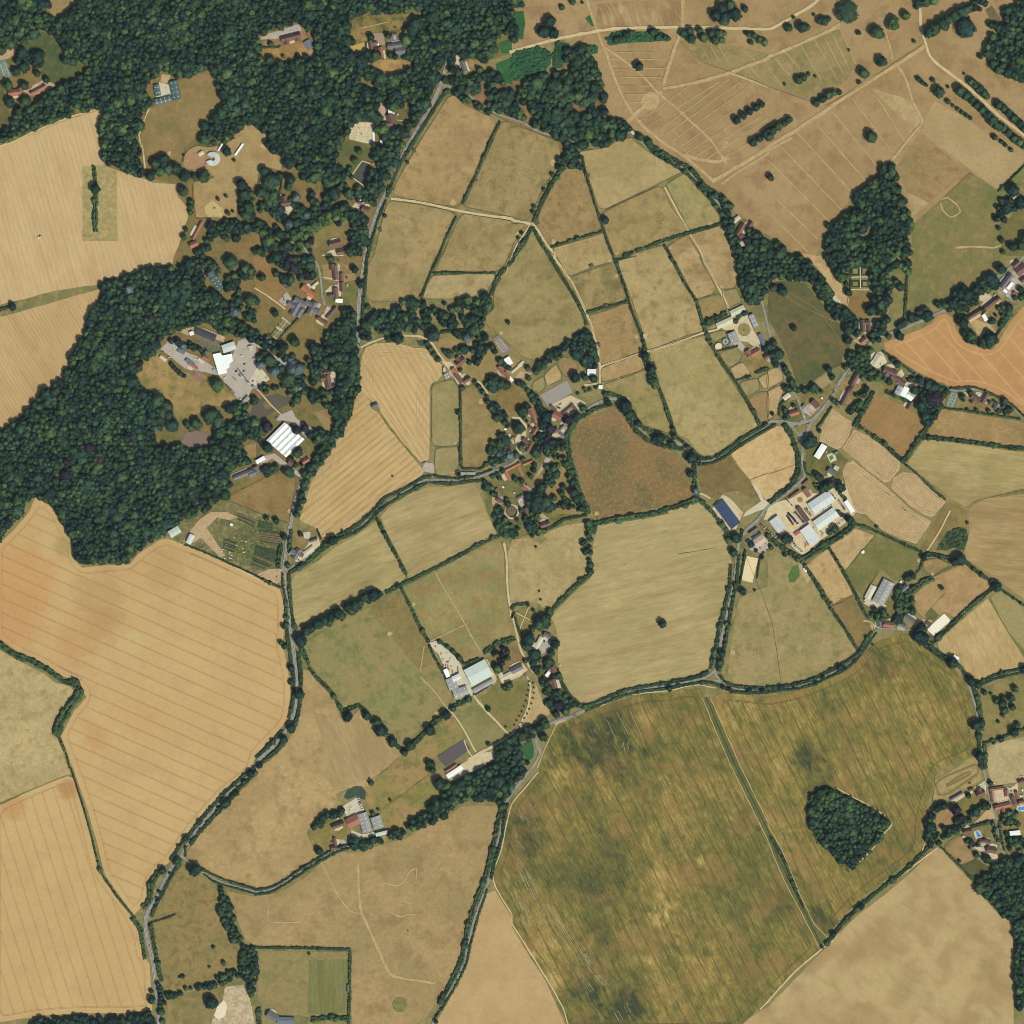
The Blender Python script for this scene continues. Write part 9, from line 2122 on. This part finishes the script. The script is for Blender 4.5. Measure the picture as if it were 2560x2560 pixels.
trees('12: 1070,555,24d 205,860,24d 185,985,24 215,1010,27 265,1175,32d 265,1285,26 320,1370,45 265,1625,42d 205,1710,37d 125,1730,24 25,1910,27d 690,1540,44d 835,1530,40d 935,1640,56d 910,1580,37 1030,1730,42d 1310,1640,47d 1430,1530,43d 1160,1760,42 1120,1810,32 1600,1405,32 1485,1480,27 1750,1485,24d 1755,1750,20 1885,1620,11 1815,1180,40l 1835,1120,20d 1900,1095,24 1860,1085,20 1300,1890,32 1330,1900,27 240,400,26l 1890,1330,26 1870,1320,22')
trees('22: 1130,840,38 1685,190,45d 1665,300,37 1735,595,34d 1615,840,22l 1575,1060,34d 1565,1130,34 1560,1180,26 1185,1325,30d 1260,1310,20 1640,1335,22d 1790,1345,26d 1885,1345,24d 1590,1320,20d 1815,1325,12 345,1450,48p 200,840,52 240,810,47 120,950,57d 110,1010,42 320,990,42 120,700,17 180,262,12 205,597,10 215,660,11 535,230,30d 545,300,27 590,445,32 280,740,26 160,740,16 100,1120,22 330,1400,34 440,1420,24 330,1520,34 400,1500,36 460,1450,30 1800,240,30d 1840,290,16d 1885,340,18d 1830,590,12d 250,1600,40 200,1620,40 230,1690,40')
trees('22: 128,1275,9 126,1310,9 122,1345,9 114,1385,9 104,1425,9 90,1465,9 74,1505,9 56,1540,9 36,1575,9 18,1605,9 160,1290,9 166,1325,9 164,1365,9 156,1405,9 146,1445,9 130,1485,9 112,1520,9 92,1555,9 72,1590,9 52,1620,9 32,1650,9','of the young avenue drive')
trees('32: 1440,350,52 1400,370,42d 1170,340,30d 1720,560,48d 1160,950,62d 1120,930,47d 1150,860,42d 1385,1130,50d 1525,1270,44d 1580,1300,32 1560,1600,50d 1600,1590,37 1590,1835,45d 1850,1655,42d 1755,1710,27d 1930,1180,37d 540,1170,32d 575,1180,20 130,200,54d 500,125,38 460,150,24 610,50,37d 1305,570,22d 1085,480,32 1060,490,32 1040,500,27 125,320,20d 360,1285,22d 415,1245,20d 195,1325,16d 95,1320,24d 20,265,22 800,730,26d 780,770,20 790,1000,12 1500,80,14 820,110,16 1700,1740,16 1310,1080,16 1330,1090,18 1760,1195,12 1705,1225,10 10,1350,14 80,1345,12')
trees('32: 1760,1440,40 1720,1420,30 1780,1490,34 1830,1400,36 1860,1330,32 1770,1400,26 1840,1470,28 1735,1580,16 1880,1600,26 1630,1360,24 1680,1370,14 1770,1530,20','among the bush clumps of the right hand meadow')
trees('33: 1320,450,27d 1410,310,48p 1445,370,37p 1535,335,22 1510,205,24 1285,495,15 1645,680,40 1860,535,32 1820,605,22 1895,620,24 1840,540,24 1675,110,24 1500,545,27 1890,1800,32d 1545,580,20 1580,580,18 1440,700,16 1570,650,26 1520,600,14 1400,460,24 405,1350,16 700,1040,28d 490,1250,26d 630,1105,14 1780,320,16 1760,380,16 1820,380,18 1875,330,16 1560,300,22 1600,290,24')
trees('13: 1375,110,52d 470,620,34d 740,580,44d 865,110,26 1147,1228,6 1330,15,30 920,310,12 1010,240,14 855,75,8 640,590,18 1355,1910,20d 400,1400,12 1530,1490,12 1300,10,20 880,340,22')
trees('03: 1465,760,60d 1340,705,40l 1225,765,34d 1400,530,28d 1505,405,24 1450,550,20 1700,260,42 1140,1745,34d 1140,1680,20d 1590,1755,58 1610,1350,16 1380,1570,18 1355,1575,12 1200,930,16d 1185,980,14d 1690,1470,24l 1580,1500,14l 1400,1660,20 1440,1660,16 1890,40,34d 1780,190,26 1750,210,22 1650,300,20 1510,460,12d 1280,790,14d 1840,100,26')
plant_trees()
settle_labels()

# ------------------------------------------------------------------ the air between the ground and the height of the camera
hz=bpy.data.materials.new('haze'); hz.use_nodes=True
N,Lk=hz.node_tree.nodes,hz.node_tree.links
N.remove(N['Principled BSDF'])
pv=N.new('ShaderNodeVolumePrincipled')
pv.inputs['Color'].default_value=(0.62,0.78,1.0,1)
pv.inputs['Density'].default_value=4.0e-6
Lk.new(pv.outputs[0],N['Material Output'].inputs['Volume'])
h_=box_mesh('haze',10400,10400,CAM_H+40)
o=link('haze',h_,hz); o.location=(0,0,-1.5)
add_props(o,'thin pale summer haze over the whole countryside','haze',kind='stuff')
